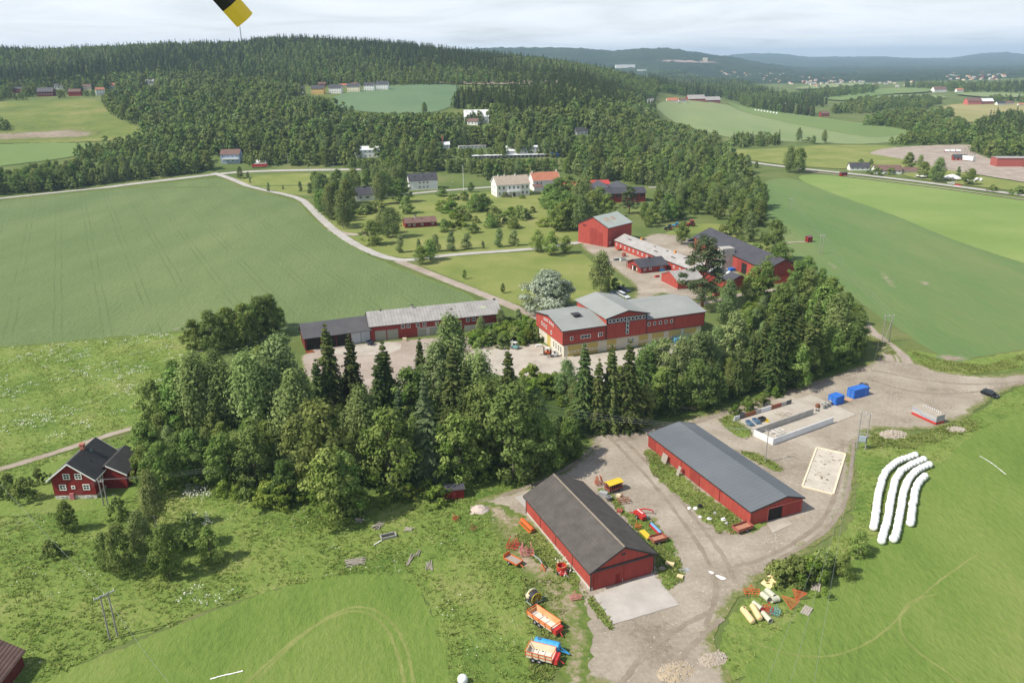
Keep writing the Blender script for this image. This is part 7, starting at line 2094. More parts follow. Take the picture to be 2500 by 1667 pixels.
def fit(bx, by, ty, rw, d):
 """how much a tree must shrink so that it does not stand before a kept window; 0 if it cannot"""
 f = 1.0
 for k in KEEP:
  if d < k[4] and bx + rw > k[0] and bx - rw < k[2] and by > k[1] and ty < k[3]:
   f = min(f, (by - k[3] + 3) / (by - ty)) if by > k[3] else 0.0
 return max(f, 0.0)

def scatter(poly_px, spacing, mix, hrange, label, group, avoid=(), seed=0, maxn=400, ymin=None, dfall=True, wide=1.0):
 """trees spread through a ground polygon given in 2352 px; mix: [(kind, weight, labelword)]"""
 g = random.Random(seed)
 w = [G(*q) for q in poly_px]
 xs, ys = [p.x for p in w], [p.y for p in w]
 poly = [(p.x, p.y) for p in w]
 area = abs(sum(xs[i - 1] * ys[i] - xs[i] * ys[i - 1] for i in range(len(w)))) / 2
 n = int(area / spacing ** 2)
 pts, tries = [], 0
 while len(pts) < min(n, maxn) and tries < n * 30:
  tries += 1
  x, y = g.uniform(min(xs), max(xs)), g.uniform(min(ys), max(ys))
  if not bool(inside(np.array([x]), np.array([y]), poly)[0]): continue
  if any((x - a) ** 2 + (y - b) ** 2 < (spacing * 0.62) ** 2 for a, b in pts): continue
  h = g.uniform(*hrange)
  z = float(T(x, y))
  bx, by = pix((x, y, z)); tx, ty = pix((x, y, z + h))
  rw = h * 0.24 / mpp((x, y, z))
  d = math.hypot(x, y)
  f_ = fit(bx, by, ty, rw, d)
  if h * f_ < 2.5: continue
  h *= f_
  pts.append((x, y))
  r, acc = g.random() * sum(m[1] for m in mix), 0
  for m in mix:
   acc += m[1]
   if r <= acc: break
  tree(m[0], (x, y), h * (m[3] if len(m) > 3 else 1.0), label % m[2], group % m[2], wide)
 return pts

# windows on buildings and clearings that stay visible
keep(1440, 590, 1600, 690, 300); keep(1240, 670, 1625, 815, 235); keep(690, 690, 1150, 800, 235)
keep(1128, 396, 1270, 458); keep(930, 400, 1000, 443); keep(812, 422, 860, 465); keep(930, 492, 1012, 532, 460)
keep(1352, 488, 1480, 572); keep(1370, 420, 1490, 468); keep(1325, 403, 1440, 420); keep(1597, 530, 1800, 640)
keep(498, 322, 552, 378); keep(583, 373, 620, 392); keep(812, 332, 875, 365); keep(1000, 335, 1295, 365); keep(1060, 254, 1128, 288); keep(1322, 292, 1352, 312); keep(1025, 318, 1120, 342)
keep(668, 186, 897, 222); keep(60, 200, 130, 224); keep(158, 203, 188, 222); keep(222, 198, 240, 220); keep(1488, 200, 1508, 236); keep(750, 195, 1060, 258)
keep(720, 440, 1000, 600, 300)
keep(1290, 985, 1345, 1040, 150)
# --- the wooded belt between the barns and the workshops
BL = '%s in the wooded belt between the meadow and the garages'
BG = '%s trees of the western belt'
for x, yb, yt in ((768, 965, 752), (818, 960, 775), (893, 990, 790), (880, 1000, 820), (742, 1000, 830), (925, 1065, 895), (985, 1110, 870), (1045, 1000, 800), (1170, 985, 805), (1075, 1020, 840), (970, 905, 780)):
 tpx('spruce' if (x not in (925, 985)) else 'thin_spruce', x, yb, yt, 'tall dark spruce rising from the western belt', 'tall spruces of the western belt')
for x, yb, yt, k in ((470, 1005, 815, 'birch'), (420, 995, 850, 'broad'), (360, 1000, 875, 'alder'), (530, 1000, 835, 'birch'), (590, 1010, 810, 'birch'), (660, 985, 780, 'poplar'), (690, 1060, 865, 'birch'), (620, 960, 800, 'broad'),
      (1040, 930, 735, 'birch'), (1010, 945, 790, 'poplar'), (1100, 985, 810, 'birch'), (840, 1060, 895, 'birch'), (950, 990, 850, 'broad'), (1120, 1060, 880, 'alder'), (1180, 1100, 900, 'alder'), (1240, 1085, 950, 'broad'),
      (1060, 1110, 960, 'broad'), (900, 1130, 950, 'broad'), (740, 1120, 930, 'alder'), (800, 1180, 1045, 'broad'), (770, 1200, 1040, 'broad'), (1310, 1050, 965, 'broad'), (520, 1110, 1000, 'broad'), (590, 1110, 985, 'alder'),
      (450, 1100, 990, 'broad'), (380, 1130, 1020, 'broad'), (345, 1080, 970, 'broad'), (660, 1150, 1060, 'broad'), (410, 930, 830, 'broad'), (500, 900, 800, 'birch')):
 nm = {'birch': 'tall birch with white stem', 'broad': 'rounded green broadleaf tree', 'alder': 'dull olive-green tree', 'poplar': 'grey-green poplar'}[k]
 tpx(k, x, yb, yt, nm + ' of the western belt', nm + 's of the western belt')
scatter([(350, 1085), (360, 1000), (480, 965), (620, 930), (760, 925), (960, 935), (1120, 945), (1230, 950), (1330, 1010), (1290, 1045), (1150, 1095), (990, 1105), (850, 1140), (700, 1105), (560, 1110)], 5.0,
  [('broad', 3, 'rounded green broadleaf tree'), ('alder', 2, 'dull olive-green tree'), ('birch', 2, 'tall birch with white stem'), ('poplar', 1, 'grey-green poplar'), ('spruce', 0.7, 'short spruce')], (5.0, 10.5),
  '%s of the western belt', '%ss of the western belt', seed=3, maxn=105)
scatter([(400, 1120), (560, 1130), (690, 1125), (830, 1150), (1000, 1115), (1180, 1090), (1330, 1040), (1330, 1055), (1190, 1105), (1000, 1135), (800, 1195), (680, 1150), (560, 1150)], 3.2,
  [('bush', 2, 'bright green bush'), ('shrub', 1, 'olive shrub')], (1.6, 3.6), '%s along the lower edge of the western belt', '%ses at the belt edge', seed=4, maxn=40)
for x, yb, yt in ((1340, 985, 795), (1372, 990, 830), (1400, 985, 800), (1440, 985, 790), (1475, 960, 810), (1770, 900, 720), (1800, 880, 690), (1745, 880, 735), (1860, 860, 690), (1720, 880, 760), (1690, 910, 800), (1640, 930, 830), (1830, 840, 720), (1540, 950, 820)):
 tpx('spruce', x, yb, yt, 'dark spruce of the eastern belt', 'spruces of the eastern belt')
for x, yb, yt, k in ((1670, 745, 645, 'poplar'), (1680, 850, 720, 'poplar'), (1600, 880, 765, 'poplar'), (1560, 900, 775, 'poplar'), (1520, 895, 780, 'poplar'), (1640, 850, 752, 'poplar'), (1580, 870, 772, 'poplar'), (1500, 890, 785, 'poplar'), (1620, 870, 765, 'poplar'), (1480, 900, 800, 'broad'), (1300, 930, 830, 'poplar'), (1600, 940, 830, 'alder'),
      (1910, 820, 680, 'birch'), (1880, 800, 660, 'broad'), (1950, 830, 740, 'alder'), (1900, 850, 750, 'broad'), (1830, 890, 790, 'broad'), (1850, 720, 620, 'alder'), (1900, 740, 640, 'broad'), (1790, 760, 660, 'broad'), (1970, 800, 720, 'alder'), (1750, 690, 600, 'broad'), (1850, 660, 590, 'broad')):
 nm = {'birch': 'tall birch with white stem', 'broad': 'rounded green broadleaf tree', 'alder': 'dull olive-green tree', 'poplar': 'grey-green poplar'}[k]
 tpx(k, x, yb, yt, nm + ' of the eastern belt', nm + 's of the eastern belt')
scatter([(1310, 980), (1290, 925), (1400, 895), (1520, 880), (1620, 860), (1690, 820), (1720, 760), (1760, 720), (1850, 700), (1930, 740), (1980, 800), (1975, 832), (1880, 865), (1700, 915), (1500, 965), (1400, 985)], 5.0,
  [('broad', 3, 'rounded green broadleaf tree'), ('alder', 2, 'dull olive-green tree'), ('birch', 1.5, 'tall birch with white stem'), ('poplar', 1.5, 'grey-green poplar'), ('spruce', 1.2, 'short spruce')], (5, 10.5),
  '%s of the eastern belt', '%ss of the eastern belt', seed=5, maxn=170)
# clump beside the crop field
for i, (x, yb, yt) in enumerate(((450, 805, 735), (490, 810, 715), (530, 800, 708), (565, 795, 700), (600, 775, 682), (625, 765, 678), (645, 750, 705), (510, 790, 720), (580, 780, 700), (470, 795, 740))):
 tpx(('broad', 'alder', 'broad')[i % 3], x, yb, yt, 'broadleaf tree in the isolated clump beside the large crop field', 'clump beside the crop field')
# house garden and meadow trees at the left
for k, x, yb, yt, l in (('broad', 160, 1220, 1150, 'round bush-like tree in front of the red farmhouse'), ('birch', 360, 1220, 1085, 'loose grey birch right of the farmhouse power pole'), ('shrub', 20, 1140, 1090, 'apple tree at the left edge beside the farmhouse'),
      ('shrub', 58, 1150, 1097, 'apple tree left of the farmhouse gable'), ('shrub', 92, 1110, 1075, 'small thin fruit tree behind the farmhouse corner'), ('alder', 285, 1320, 1205, 'tall dull tree, left one of the meadow clump'), ('birch', 335, 1290, 1175, 'rear tree of the meadow clump below the farmhouse'),
      ('alder', 245, 1305, 1225, 'leftmost tree of the meadow clump below the farmhouse'), ('broad', 388, 1325, 1210, 'rightmost large tree of the meadow clump below the farmhouse'), ('dark', 487, 1288, 1215, 'dense round tree standing alone in the rough meadow'), ('shrub', 445, 1255, 1185, 'small shrub between meadow clump and lone round tree'),
      ('shrub', 120, 1280, 1240, 'low shrub in the meadow below the farmhouse'), ('shrub', 275, 1190, 1145, 'small shrub beside the farmhouse power pole'), ('broad', 340, 1120, 1030, 'broadleaf tree beside the farmhouse wing')):
 tpx(k, x, yb, yt, l, wide=0.82)
scatter([(40, 1560), (140, 1500), (330, 1420), (520, 1360), (560, 1370), (400, 1430), (220, 1500), (80, 1590)], 3.0, [('bush', 1, 'leafy bush')], (1.0, 2.0), '%s on the bank above the mown field', '%ses on the bank', seed=8, maxn=45, wide=1.3)
for k, x, yb, yt, l in (('bush', 620, 1158, 1110, 'left bush of a pair at the lower edge of the wood'), ('bush', 652, 1160, 1115, 'right bush of a pair at the lower edge of the wood'), ('bush', 1005, 1155, 1118, 'bush growing against the arched-roof hut'),
      ('dark', 1972, 1272, 1225, 'round dark bush beside the ends of the bale rows'), ('dark', 1935, 1320, 1275, 'round bush right of the orange frame'), ('shrub', 1825, 1330, 1280, 'grey-green willow shrub behind the pale tanks'), ('bush', 1862, 1335, 1285, 'large leafy bush behind the orange frame'),
      ('shrub', 1880, 1315, 1265, 'feathery shrub behind the orange frame'), ('shrub', 1790, 1335, 1290, 'low shrub behind the yellow trough')):
 tpx(k, x, yb, yt, l, wide=1.25)
scatter([(1195, 868), (1300, 888), (1335, 895), (1310, 935), (1215, 930)], 3.6, [('bush', 3, 'leafy bush'), ('broad', 1, 'low broadleaf tree')], (2.5, 5.5), '%s between the workshop yard and the belt', '%ses below the workshop yard', seed=41, maxn=40, wide=1.15)
# --- trees of the court and the lawns
tpx('pine', 1612, 705, 553, 'tall orange-barked pine between the court sheds', wide=1.15)
tpx('birch', 1380, 672, 577, 'large birch beside the parked cars', wide=1.1)
tpx('shrub', 1412, 668, 640, 'small bush beside the parked cars')
tpx('silver', 1262, 712, 626, 'big silver-leaved willow on the yard lawn', wide=1.4)
tpx('lime', 1566, 562, 512, 'round light green tree on the court island')
def z5(x, y): return ((800 + x * .38265) / K, (350 + y * .38265) / K)
for i, (x, yb, yt) in enumerate(((465, 697, 590), (580, 676, 612), (690, 692, 580), (790, 687, 570), (890, 676, 570), (990, 672, 625), (1095, 662, 550), (1190, 655, 550))):
 a, b_ = z5(x, yb), z5(x, yt)
 tpx('column', a[0], a[1], b_[1], 'slender young tree in the row on the manor lawn', 'row of young trees on the manor lawn', wide=1.15)
for i, (x, yb, yt, l) in enumerate(((595, 772, 660, 'left maple of the pair at the road fork'), (655, 748, 620, 'right maple of the pair at the road fork'), (1340, 692, 560, 'leftmost of three round maples by the farm court'), (1425, 712, 570, 'middle of three round maples by the farm court'), (1520, 702, 595, 'rightmost of three round maples by the farm court'),
       (873, 866, 808, 'upper of two tiny saplings on the yard lawn'), (1118, 956, 895, 'lower of two tiny saplings on the yard lawn'))):
 a, b_ = z5(x, yb), z5(x, yt)
 tpx('lime', a[0], a[1], b_[1], l, wide=1.3 if i < 5 else 0.8)
def z3(x, y): return ((850 + x * .22534) / K, (400 + y * .22534) / K)
for i, (k, x, yb, yt, wd, l) in enumerate((
 ('broad', 580, 420, 170, 1.1, 'dark round maple in front of the white two-storey house'), ('alder', 640, 540, 350, 1.1, 'olive tree below the dark round maple'), ('birch', 480, 800, 480, 1.25, 'large birch left of the brown bungalow'), ('birch', 380, 760, 500, 1.2, 'birch beside the parked pickup'), ('alder', 265, 880, 620, 1.2, 'loose tree at the driveway bend'),
 ('dark', 1040, 735, 605, 1.1, 'round tree right of the brown bungalow'), ('dark', 1365, 750, 650, 1.3, 'round shrub on the open manor lawn'), ('dark', 1015, 355, 265, 1.4, 'round bush beside the manor drive'), ('dark', 1385, 520, 330, 1.15, 'left of two dark conical pines below the manor'), ('dark', 1465, 510, 335, 1.1, 'right of two dark conical pines below the manor'),
 ('bush', 1120, 535, 405, 1.2, 'rounded bright hedge bush on the lawn'), ('bush', 1020, 500, 400, 1.3, 'left rounded bush above the bungalow'), ('shrub', 1240, 565, 480, 1.3, 'grey shrub row, upper part, on the lawn'), ('dark', 1300, 620, 530, 1.1, 'dark shrub in the middle of the lawn'), ('shrub', 1385, 640, 570, 1.0, 'small shrub right of the dark lawn shrub'),
 ('bush', 1170, 680, 540, 1.3, 'light green shrub bed right of the bungalow'), ('dark', 1550, 690, 560, 1.3, 'fruit tree, left of the lower lawn group'), ('shrub', 1580, 570, 470, 1.2, 'fruit tree, upper left of the lawn group'), ('shrub', 1680, 660, 550, 1.4, 'fruit tree in the middle of the lawn group'), ('dark', 1800, 700, 590, 1.4, 'fruit tree, right of the lower lawn group'),
 ('bush', 1770, 555, 470, 1.3, 'bush of the upper lawn group'), ('shrub', 1870, 600, 460, 1.2, 'fruit tree, rightmost of the upper lawn group'), ('shrub', 1995, 530, 465, 1.0, 'lone small fruit tree right of the lawn group'), ('bush', 2130, 675, 590, 1.6, 'spreading bush at the right edge of the lawn'), ('bush', 1140, 390, 330, 1.8, 'low hedge bush at the upper lawn edge'),
 ('broad', 1260, 400, 300, 1.2, 'shrubby tree behind the upper hedge'), ('lime', 1330, 310, 205, 1.0, 'yellow-green tree beside the flagpole'), ('shrub', 1710, 365, 310, 1.3, 'shrub at the left of the manor porch'), ('bush', 1885, 375, 335, 1.2, 'round shrub right of the manor steps'), ('shrub', 180, 540, 440, 1.6, 'grey-green orchard bush left of the lawn'), ('shrub', 310, 510, 410, 1.6, 'grey-green orchard bush below the white cottage'))):
 a, b_ = z3(x, yb), z3(x, yt)
 tpx(k, a[0], a[1], b_[1], l, wide=wd * 1.25)
for x, yb, yt, k in ((738, 470, 400, 'birch'), (760, 505, 430, 'birch'), (790, 525, 440, 'birch'), (800, 490, 415, 'alder'), (745, 450, 400, 'broad'), (800, 470, 400, 'birch'), (872, 470, 400, 'birch'), (880, 450, 395, 'alder'), (725, 440, 395, 'alder')):
 tpx(k, x, yb, yt, 'tree of the group beside the white cottage', 'group by the white cottage')
scatter([(730, 475), (745, 440), (850, 408), (900, 400), (928, 400), (925, 445), (885, 452), (850, 425), (800, 445), (808, 500), (790, 522), (762, 512)], 8.5, [('birch', 3, 'tall birch'), ('alder', 2, 'olive tree'), ('broad', 2, 'broadleaf tree')], (9, 17), '%s of the grove round the white cottage', '%ss round the white cottage', seed=31, maxn=60)
for x, yb, yt, k in ((1290, 530, 468, 'broad'), (1272, 500, 440, 'broad'), (1302, 505, 440, 'broad'), (1335, 532, 452, 'birch'), (1330, 490, 415, 'birch'), (1360, 500, 440, 'alder'), (1392, 500, 448, 'lime'), (1280, 528, 485, 'broad'), (1316, 525, 455, 'broad'), (1345, 470, 405, 'birch'), (1445, 492, 432, 'pine'), (1282, 470, 410, 'broad'), (1305, 465, 405, 'alder'), (1260, 480, 425, 'broad'), (1350, 530, 470, 'birch'), (1375, 480, 430, 'alder')):
 tpx(k, x, yb, yt, 'tree of the group between manor and tall barn', 'group between manor and tall barn', wide=1.2)
scatter([(1480, 530), (1475, 495), (1500, 470), (1540, 440), (1620, 425), (1700, 430), (1745, 440), (1755, 490), (1760, 520), (1700, 525), (1650, 505), (1560, 505)], 8.5,
  [('broad', 3, 'rounded broadleaf tree'), ('alder', 2, 'olive tree'), ('poplar', 2, 'grey-leaved tree'), ('birch', 1, 'birch')], (9, 16), '%s in the grove right of the tall barn', '%ss of the grove', seed=11, maxn=95)
for x, yb, yt, k in ((1775, 600, 508, 'alder'), (1720, 555, 490, 'poplar'), (1690, 540, 490, 'broad'), (1740, 520, 465, 'alder'), (1735, 480, 430, 'poplar'), (1790, 640, 560, 'broad'), (1830, 670, 600, 'broad'), (1730, 690, 615, 'broad'), (1660, 560, 520, 'shrub'), (1700, 575, 545, 'shrub'), (1735, 600, 560, 'shrub'), (1760, 620, 575, 'shrub'), (1800, 640, 600, 'alder')):
 tpx(k, x, yb, yt, 'hedge tree behind the black-roofed barn', 'hedge behind the black-roofed barn', wide=1.1)
scatter([(1850, 640), (1900, 670), (1960, 720), (2000, 770), (1985, 780), (1930, 730), (1870, 680)], 5, [('alder', 2, 'olive tree'), ('shrub', 2, 'shrub'), ('broad', 1, 'leafy tree')], (3.5, 9), '%s in the hedge along the field track', '%ss along the field track', seed=12, maxn=40)
scatter([(2000, 770), (2045, 800), (2060, 812), (2040, 812), (2005, 785)], 3, [('bush', 1, 'weedy bush')], (1.2, 2.4), '%s on the verge below the H-frame pole', '%ses below the H-frame pole', seed=13, maxn=12)
scatter([(2090, 805), (2150, 830), (2260, 850), (2352, 830), (2352, 845), (2230, 860), (2120, 845)], 3.5, [('bush', 1, 'weedy bush'), ('shrub', 1, 'grey weed shrub')], (0.9, 1.8), '%s on the verge of the young crop field', '%ses on the verge', seed=14, maxn=30)
scatter([(1085, 780), (1110, 765), (1200, 745), (1235, 755), (1240, 785), (1150, 800), (1095, 800)], 2.7, [('bush', 3, 'dense hedge bush'), ('shrub', 1, 'grey shrub')], (2.2, 4.2), '%s on the bank between long store and workshop', '%ses on the bank', seed=15, maxn=75, wide=1.3)
for x, yb, yt in ((1105, 770, 728), (1150, 755, 712), (1190, 748, 710)):
 tpx('poplar', x, yb, yt, 'small grey tree on the bank beside the long store', 'small grey trees on the bank', wide=1.2)
scatter([(1690, 790), (1700, 740), (1720, 700), (1745, 690), (1760, 720), (1720, 780)], 3.2, [('bush', 1, 'bright hedge bush')], (2.0, 3.2), '%s behind the workshop end', '%ses behind the workshop', seed=16, maxn=30, wide=1.3)
scatter([(1670, 955), (1700, 935), (1800, 905), (1810, 908), (1720, 945), (1680, 965)], 3.0, [('bush', 2, 'weedy bush'), ('shrub', 1, 'shrub')], (1.2, 3.0), '%s behind the bunker silo wall', '%ses behind the bunker silo', seed=17, maxn=18)
# --- strip along the upper left road, and the big mid-distance wood
scatter([(-40, 452), (-40, 420), (200, 398), (400, 385), (478, 385), (492, 392), (300, 415), (120, 437)], 8.5, [('broad', 3, 'dark broadleaf tree'), ('alder', 2, 'olive tree'), ('birch', 1, 'birch')], (10, 17), '%s in the strip above the field road', '%ss above the field road', seed=21, maxn=110)
for x, yb, yt in ((552, 410, 383), (570, 408, 395)):
 tpx('alder', x, yb, yt, 'bushy tree at the road junction', 'bushy trees at the road junction')
for x, yb, yt in ((617, 440, 420), (650, 435, 425), (690, 440, 418), (712, 445, 420), (575, 420, 408)):
 tpx('column', x, yb, yt, 'thin young tree in the roadside meadow', 'young trees in the roadside meadow')
WOODMIX = [('broad', 3, 'rounded broadleaf tree'), ('alder', 3, 'olive tree'), ('birch', 2, 'birch'), ('poplar', 1.2, 'grey-leaved tree'), ('spruce', 0.6, 'spruce')]
scatter([(560, 385), (640, 382), (780, 382), (850, 400), (930, 395), (1090, 400), (1120, 415), (1280, 395), (1330, 405), (1350, 425), (1490, 425), (1620, 415), (1730, 408), (1690, 375), (1600, 350), (1500, 330), (1350, 330), (1100, 350), (900, 345), (700, 350), (560, 350)], 11.5,
  WOODMIX, (10, 18), '%s in the wood behind the manor', '%ss of the wood behind the manor', seed=22, maxn=260)
# ================================================================== far country
# --- fields and ground beyond the manor
sheet('distant_field', [(745, 232), (790, 215), (850, 203), (920, 196), (1000, 194), (1062, 197), (1050, 225), (1035, 252), (960, 264), (850, 260), (770, 250)], M_far3, 0.4, jit=1.0)
sheet('distant_field', [(375, 232), (470, 237), (480, 248), (400, 247)], M_far3, 0.4, jit=1.0)
sheet('fallow_field', [(-100, 240), (100, 232), (230, 226), (250, 265), (330, 297), (330, 318), (200, 328), (0, 330), (-100, 335)], M_scrub, 0.4, jit=1.0)
sheet('rubble_ground', [(-60, 308), (90, 302), (180, 296), (240, 305), (190, 320), (60, 322), (-60, 328)], ground_mat('rubble', [(0.3, (0.16, 0.17, 0.07)), (0.45, (0.24, 0.20, 0.14)), (0.7, (0.34, 0.28, 0.23))], scale=0.03, fine=0.25, bump=0.7, bdist=0.6, grain=0.7, edge=((0.14, 0.18, 0.05), (0.2, 0.2, 0.08)), edge_w=9.0), 0.5, jit=3.0)
sheet('distant_field', [(-100, 338), (100, 328), (200, 330), (262, 337), (170, 362), (60, 376), (-100, 395)], M_far2, 0.45, jit=0.8)
sheet('wide_pale_field', [(1500, 242), (1545, 228), (1640, 236), (1730, 250), (1870, 270), (2000, 288), (2105, 296), (2095, 308), (2055, 330), (1950, 333), (1840, 328), (1700, 322), (1620, 305), (1530, 270)], M_far1, 0.4, jit=1.0, nmax=3000)
sheet('green_field_strip', [(1660, 232), (1720, 248), (1870, 272), (2000, 290), (2100, 298), (2095, 306), (2020, 318), (1960, 312), (1800, 282), (1700, 258)], M_far2, 0.55, jit=1.0)
sheet('small_field', [(1400, 214), (1440, 216), (1475, 228), (1470, 238), (1425, 226)], M_far1, 0.4, jit=1.0)
sheet('sports_field', [(1640, 342), (1740, 345), (1850, 335), (2030, 333), (2090, 345), (2110, 375), (2060, 392), (1900, 388), (1780, 378), (1690, 362)], M_lawn, 0.3, jit=0.5)
sheet('gravel_parade_ground', [(1985, 352), (2050, 338), (2230, 332), (2248, 340), (2232, 350), (2300, 375), (2420, 398), (2420, 428), (2352, 420), (2250, 403), (2150, 388), (2080, 368), (2020, 358)], M_track, 0.35, jit=0.5)
sheet('roadside_grass', [(2060, 392), (2110, 378), (2200, 396), (2352, 422), (2480, 440), (2480, 462), (2352, 442), (2200, 424), (2080, 408)], M_lawn, 0.3, jit=0.5)
sheet('far_pasture', [(1870, 226), (1960, 212), (2060, 204), (2150, 207), (2140, 214), (2010, 220), (1940, 236)], M_far2, 0.5, jit=2.0)
sheet('far_pasture', [(1985, 226), (2060, 219), (2180, 222), (2160, 232), (2030, 240)], M_far1, 0.5, jit=2.0)
sheet('straw_field', [(2130, 258), (2190, 240), (2290, 240), (2420, 238), (2420, 258), (2300, 268), (2230, 285), (2165, 282)], M_hay, 0.5, jit=2.0)
sheet('far_pasture', [(2010, 262), (2050, 255), (2060, 262), (2020, 268)], M_far1, 0.5, jit=2.0)
sheet('far_pasture', [(1800, 208), (1900, 196), (1990, 192), (2000, 197), (1900, 207)], M_far1, 0.6, jit=3.0)
sheet('far_pasture', [(2170, 216), (2352, 217), (2352, 228), (2250, 226)], M_far1, 0.6, jit=3.0)
sheet('rock_ledge', [(960, 192), (1100, 186), (1200, 188), (1330, 184), (1400, 196), (1330, 202), (1200, 196), (1080, 196)], M_soil, 0.8, jit=2.0)
sheet('quarry_face', [(1505, 143), (1560, 141), (1640, 144), (1655, 148), (1600, 147), (1530, 145)], mat('quarry_rock', (0.30, 0.23, 0.19), (0.42, 0.33, 0.29), 0.01), 0.35, jit=25.0)
strip('main_road', [(1600, 352), (1650, 361), (1700, 371), (1790, 383), (1880, 393), (2000, 405), (2200, 430), (2352, 450), (2520, 472)], 8.0, M_asph, 0.4)
strip('cycle_path', [(1850, 395), (1900, 401), (2000, 413), (2200, 438), (2352, 460), (2520, 484)], 3.0, M_track, 0.4)
strip('hill_road', [(1497, 250), (1490, 236), (1500, 224), (1494, 212), (1490, 203)], 9.0, M_asph, 0.6, smooth=2)
strip('garden_path', [(1490, 432), (1540, 430), (1580, 434)], 4, M_asph, 0.3)

# --- houses far off
def far_house(px, py, wpx, hpx, label, wall, roof, ang=10, cat='house', name='house', ratio=0.48, rise=0.42, windows=True, rows=1, group=None, eave=None):
 """gabled house whose front wall is wpx wide and hpx tall to the eave in the 2352 px picture"""
 p = G(px, py)
 m = mpp(p)
 L = wpx * m / math.cos(R(ang)); h = hpx * m
 d = Vector((math.cos(R(ang)), math.sin(R(ang)), 0))
 Wd = L * ratio
 a = p - d * L / 2
 b = Bld(name, label, a, a + d * L, Wd, h, Wd * rise, wall, roof, cat, 0.5, 0.4, group=group)
 if windows:
  n = max(2, int(L / 3.2))
  for r_ in range(rows):
   for i in range(n):
    b.win('F', L * (i + .5) / n, h * (r_ + 0.38) / rows, min(1.3, L / n * .5), min(1.4, h / rows * 0.45), 2, 1, 0.12)
 return b
RW = 'houses of the terrace row above the small hillside field'
for i, (x, y, w, wl, l) in enumerate(((687, 219, 25, M_white, 'pale grey end house, leftmost of the row above the small hillside field'), (730, 217, 29, M_yel, 'ochre yellow house in the row above the small hillside field'), (770, 215, 29, M_white, 'white house right of the ochre one in the row'), (812, 212, 29, M_cream, 'cream house in the middle of the row'),
       (848, 209, 24, M_white, 'white house, second from the right in the row'), (878, 207, 28, M_white, 'white house with dark roof, rightmost of the row'))):
 far_house(x, y, w, 13, l, wl, M_r_black, -4 if i else 5, group=RW, rows=2, rise=0.42, ratio=0.5)
far_house(740, 200, 16, 7, 'red house behind the ochre yellow house', M_red3, M_r_brown, 12)
far_house(790, 202, 15, 6, 'cream house with orange roof behind the row', M_cream, M_r_orange, 12)
far_house(815, 200, 14, 6, 'small orange-roofed house behind the cream one', M_cream, M_r_orange, 14)
far_house(105, 222, 34, 11, 'dark red house with white gable trim on the left hillside', M_brown, M_r_black, 8, rise=0.5)
far_house(62, 210, 28, 8, 'red house with black roof at the far left', M_red3, M_r_black, 10)
far_house(172, 221, 26, 10, 'small red barn at the upper edge of the fallow field', M_red3, M_r_brown, 10, cat='barn', windows=False)
far_house(232, 219, 16, 13, 'white house gable right of the small red barn', M_white, M_r_orange, 30, rows=2)
far_house(280, 210, 20, 9, 'pinkish house under orange roof among hillside trees', M_cream, M_r_orange, 8)
far_house(315, 203, 22, 8, 'grey-roofed house half hidden on the hillside', M_white, M_r_brown, 4)
far_house(375, 186, 18, 5, 'bright red-roofed house on the wooded hillside', M_white, mat('bright_red_roof', (0.5, 0.06, 0.04)), 6)
far_house(430, 198, 24, 6, 'pale-roofed house right of the red-roofed one', M_white, M_r_fibre, 6)
far_house(108, 198, 20, 7, 'dark-roofed house behind the red houses at far left', M_white, M_r_black, 6)
for x_, y_, w_, wl_, rf_, l_ in ((40, 214, 20, M_red3, M_r_black, 'small red house at the left edge of the hillside cluster'), (135, 206, 18, M_white, M_r_black, 'white house behind the small red barn'), (200, 208, 18, M_cream, M_r_brown, 'cream house left of the white gable'), (255, 205, 18, M_white, M_r_orange, 'white house with orange roof right of the white gable'), (345, 196, 18, M_white, M_r_fibre, 'white house among trees below the red-roofed one')):
 keep(x_ - 12, y_ - 12, x_ + 12, y_ + 2); far_house(x_, y_, w_, 9, l_, wl_, rf_, 8)
b = far_house(530, 376, 42, 21, 'pale blue house with balcony at the road junction', M_blue, M_r_brown, 4, ratio=0.8, rise=0.28, rows=2)
b.part(MB().box(2.0, b.L - 1, -2.4, -0.02, b.eave * .48, b.eave * .48 + .25), 'balcony', M_trim); b.part(MB().box(2.0, b.L - 1, -2.4, -2.3, b.eave * .48 + .25, b.eave * .48 + 1.1), 'balustrade', M_trim)
far_house(525, 352, 46, 12, 'dark timber house with low roof behind the pale blue house', M_brown, M_r_black, 10, rise=0.25)
far_house(512, 337, 26, 12, 'white house with black roof at the back of the junction cluster', M_white, M_r_black, 6, rows=2)
far_house(600, 378, 22, 5, 'white garage beside the pale blue house', M_white, M_r_white, 5, windows=False, cat='garage', name='garage')
far_house(845, 362, 58, 18, 'white block with white roof in the wood left of the manor', M_white, M_r_white, 8, rows=2, rise=0.22, ratio=0.5, cat='building', name='white_block')
far_house(1022, 342, 22, 10, 'small white building with brick chimney in the wood', M_white, M_r_white, 8, rise=0.5).on_roof(2.5, 0.9, 'chimney', 1.2, 1.2, 5.5, M_brick)
far_house(1085, 342, 62, 7, 'long flat grey-roofed block in the wood', M_white, M_r_fibre, 8, rise=0.04, ratio=0.25, cat='building', name='flat_block')
far_house(1170, 364, 170, 8, 'long low building with white fascia and dark windows in the wood', M_dtrim, M_r_white, 4, rise=0.03, ratio=0.12, cat='building', name='long_block')
far_house(1200, 358, 72, 12, 'hall with shallow white roof behind the long low building', M_white, M_r_white, 4, rise=0.25, ratio=0.5, windows=False, cat='hall', name='hall')
far_house(1275, 361, 18, 7, 'blue tarpaulin-covered hut at the end of the long low building', mat('blue_tarp', (0.05, 0.14, 0.50)), mat('blue_tarp', (0.05, 0.14, 0.50)), 8, windows=False, cat='hut', name='tarp_hut')
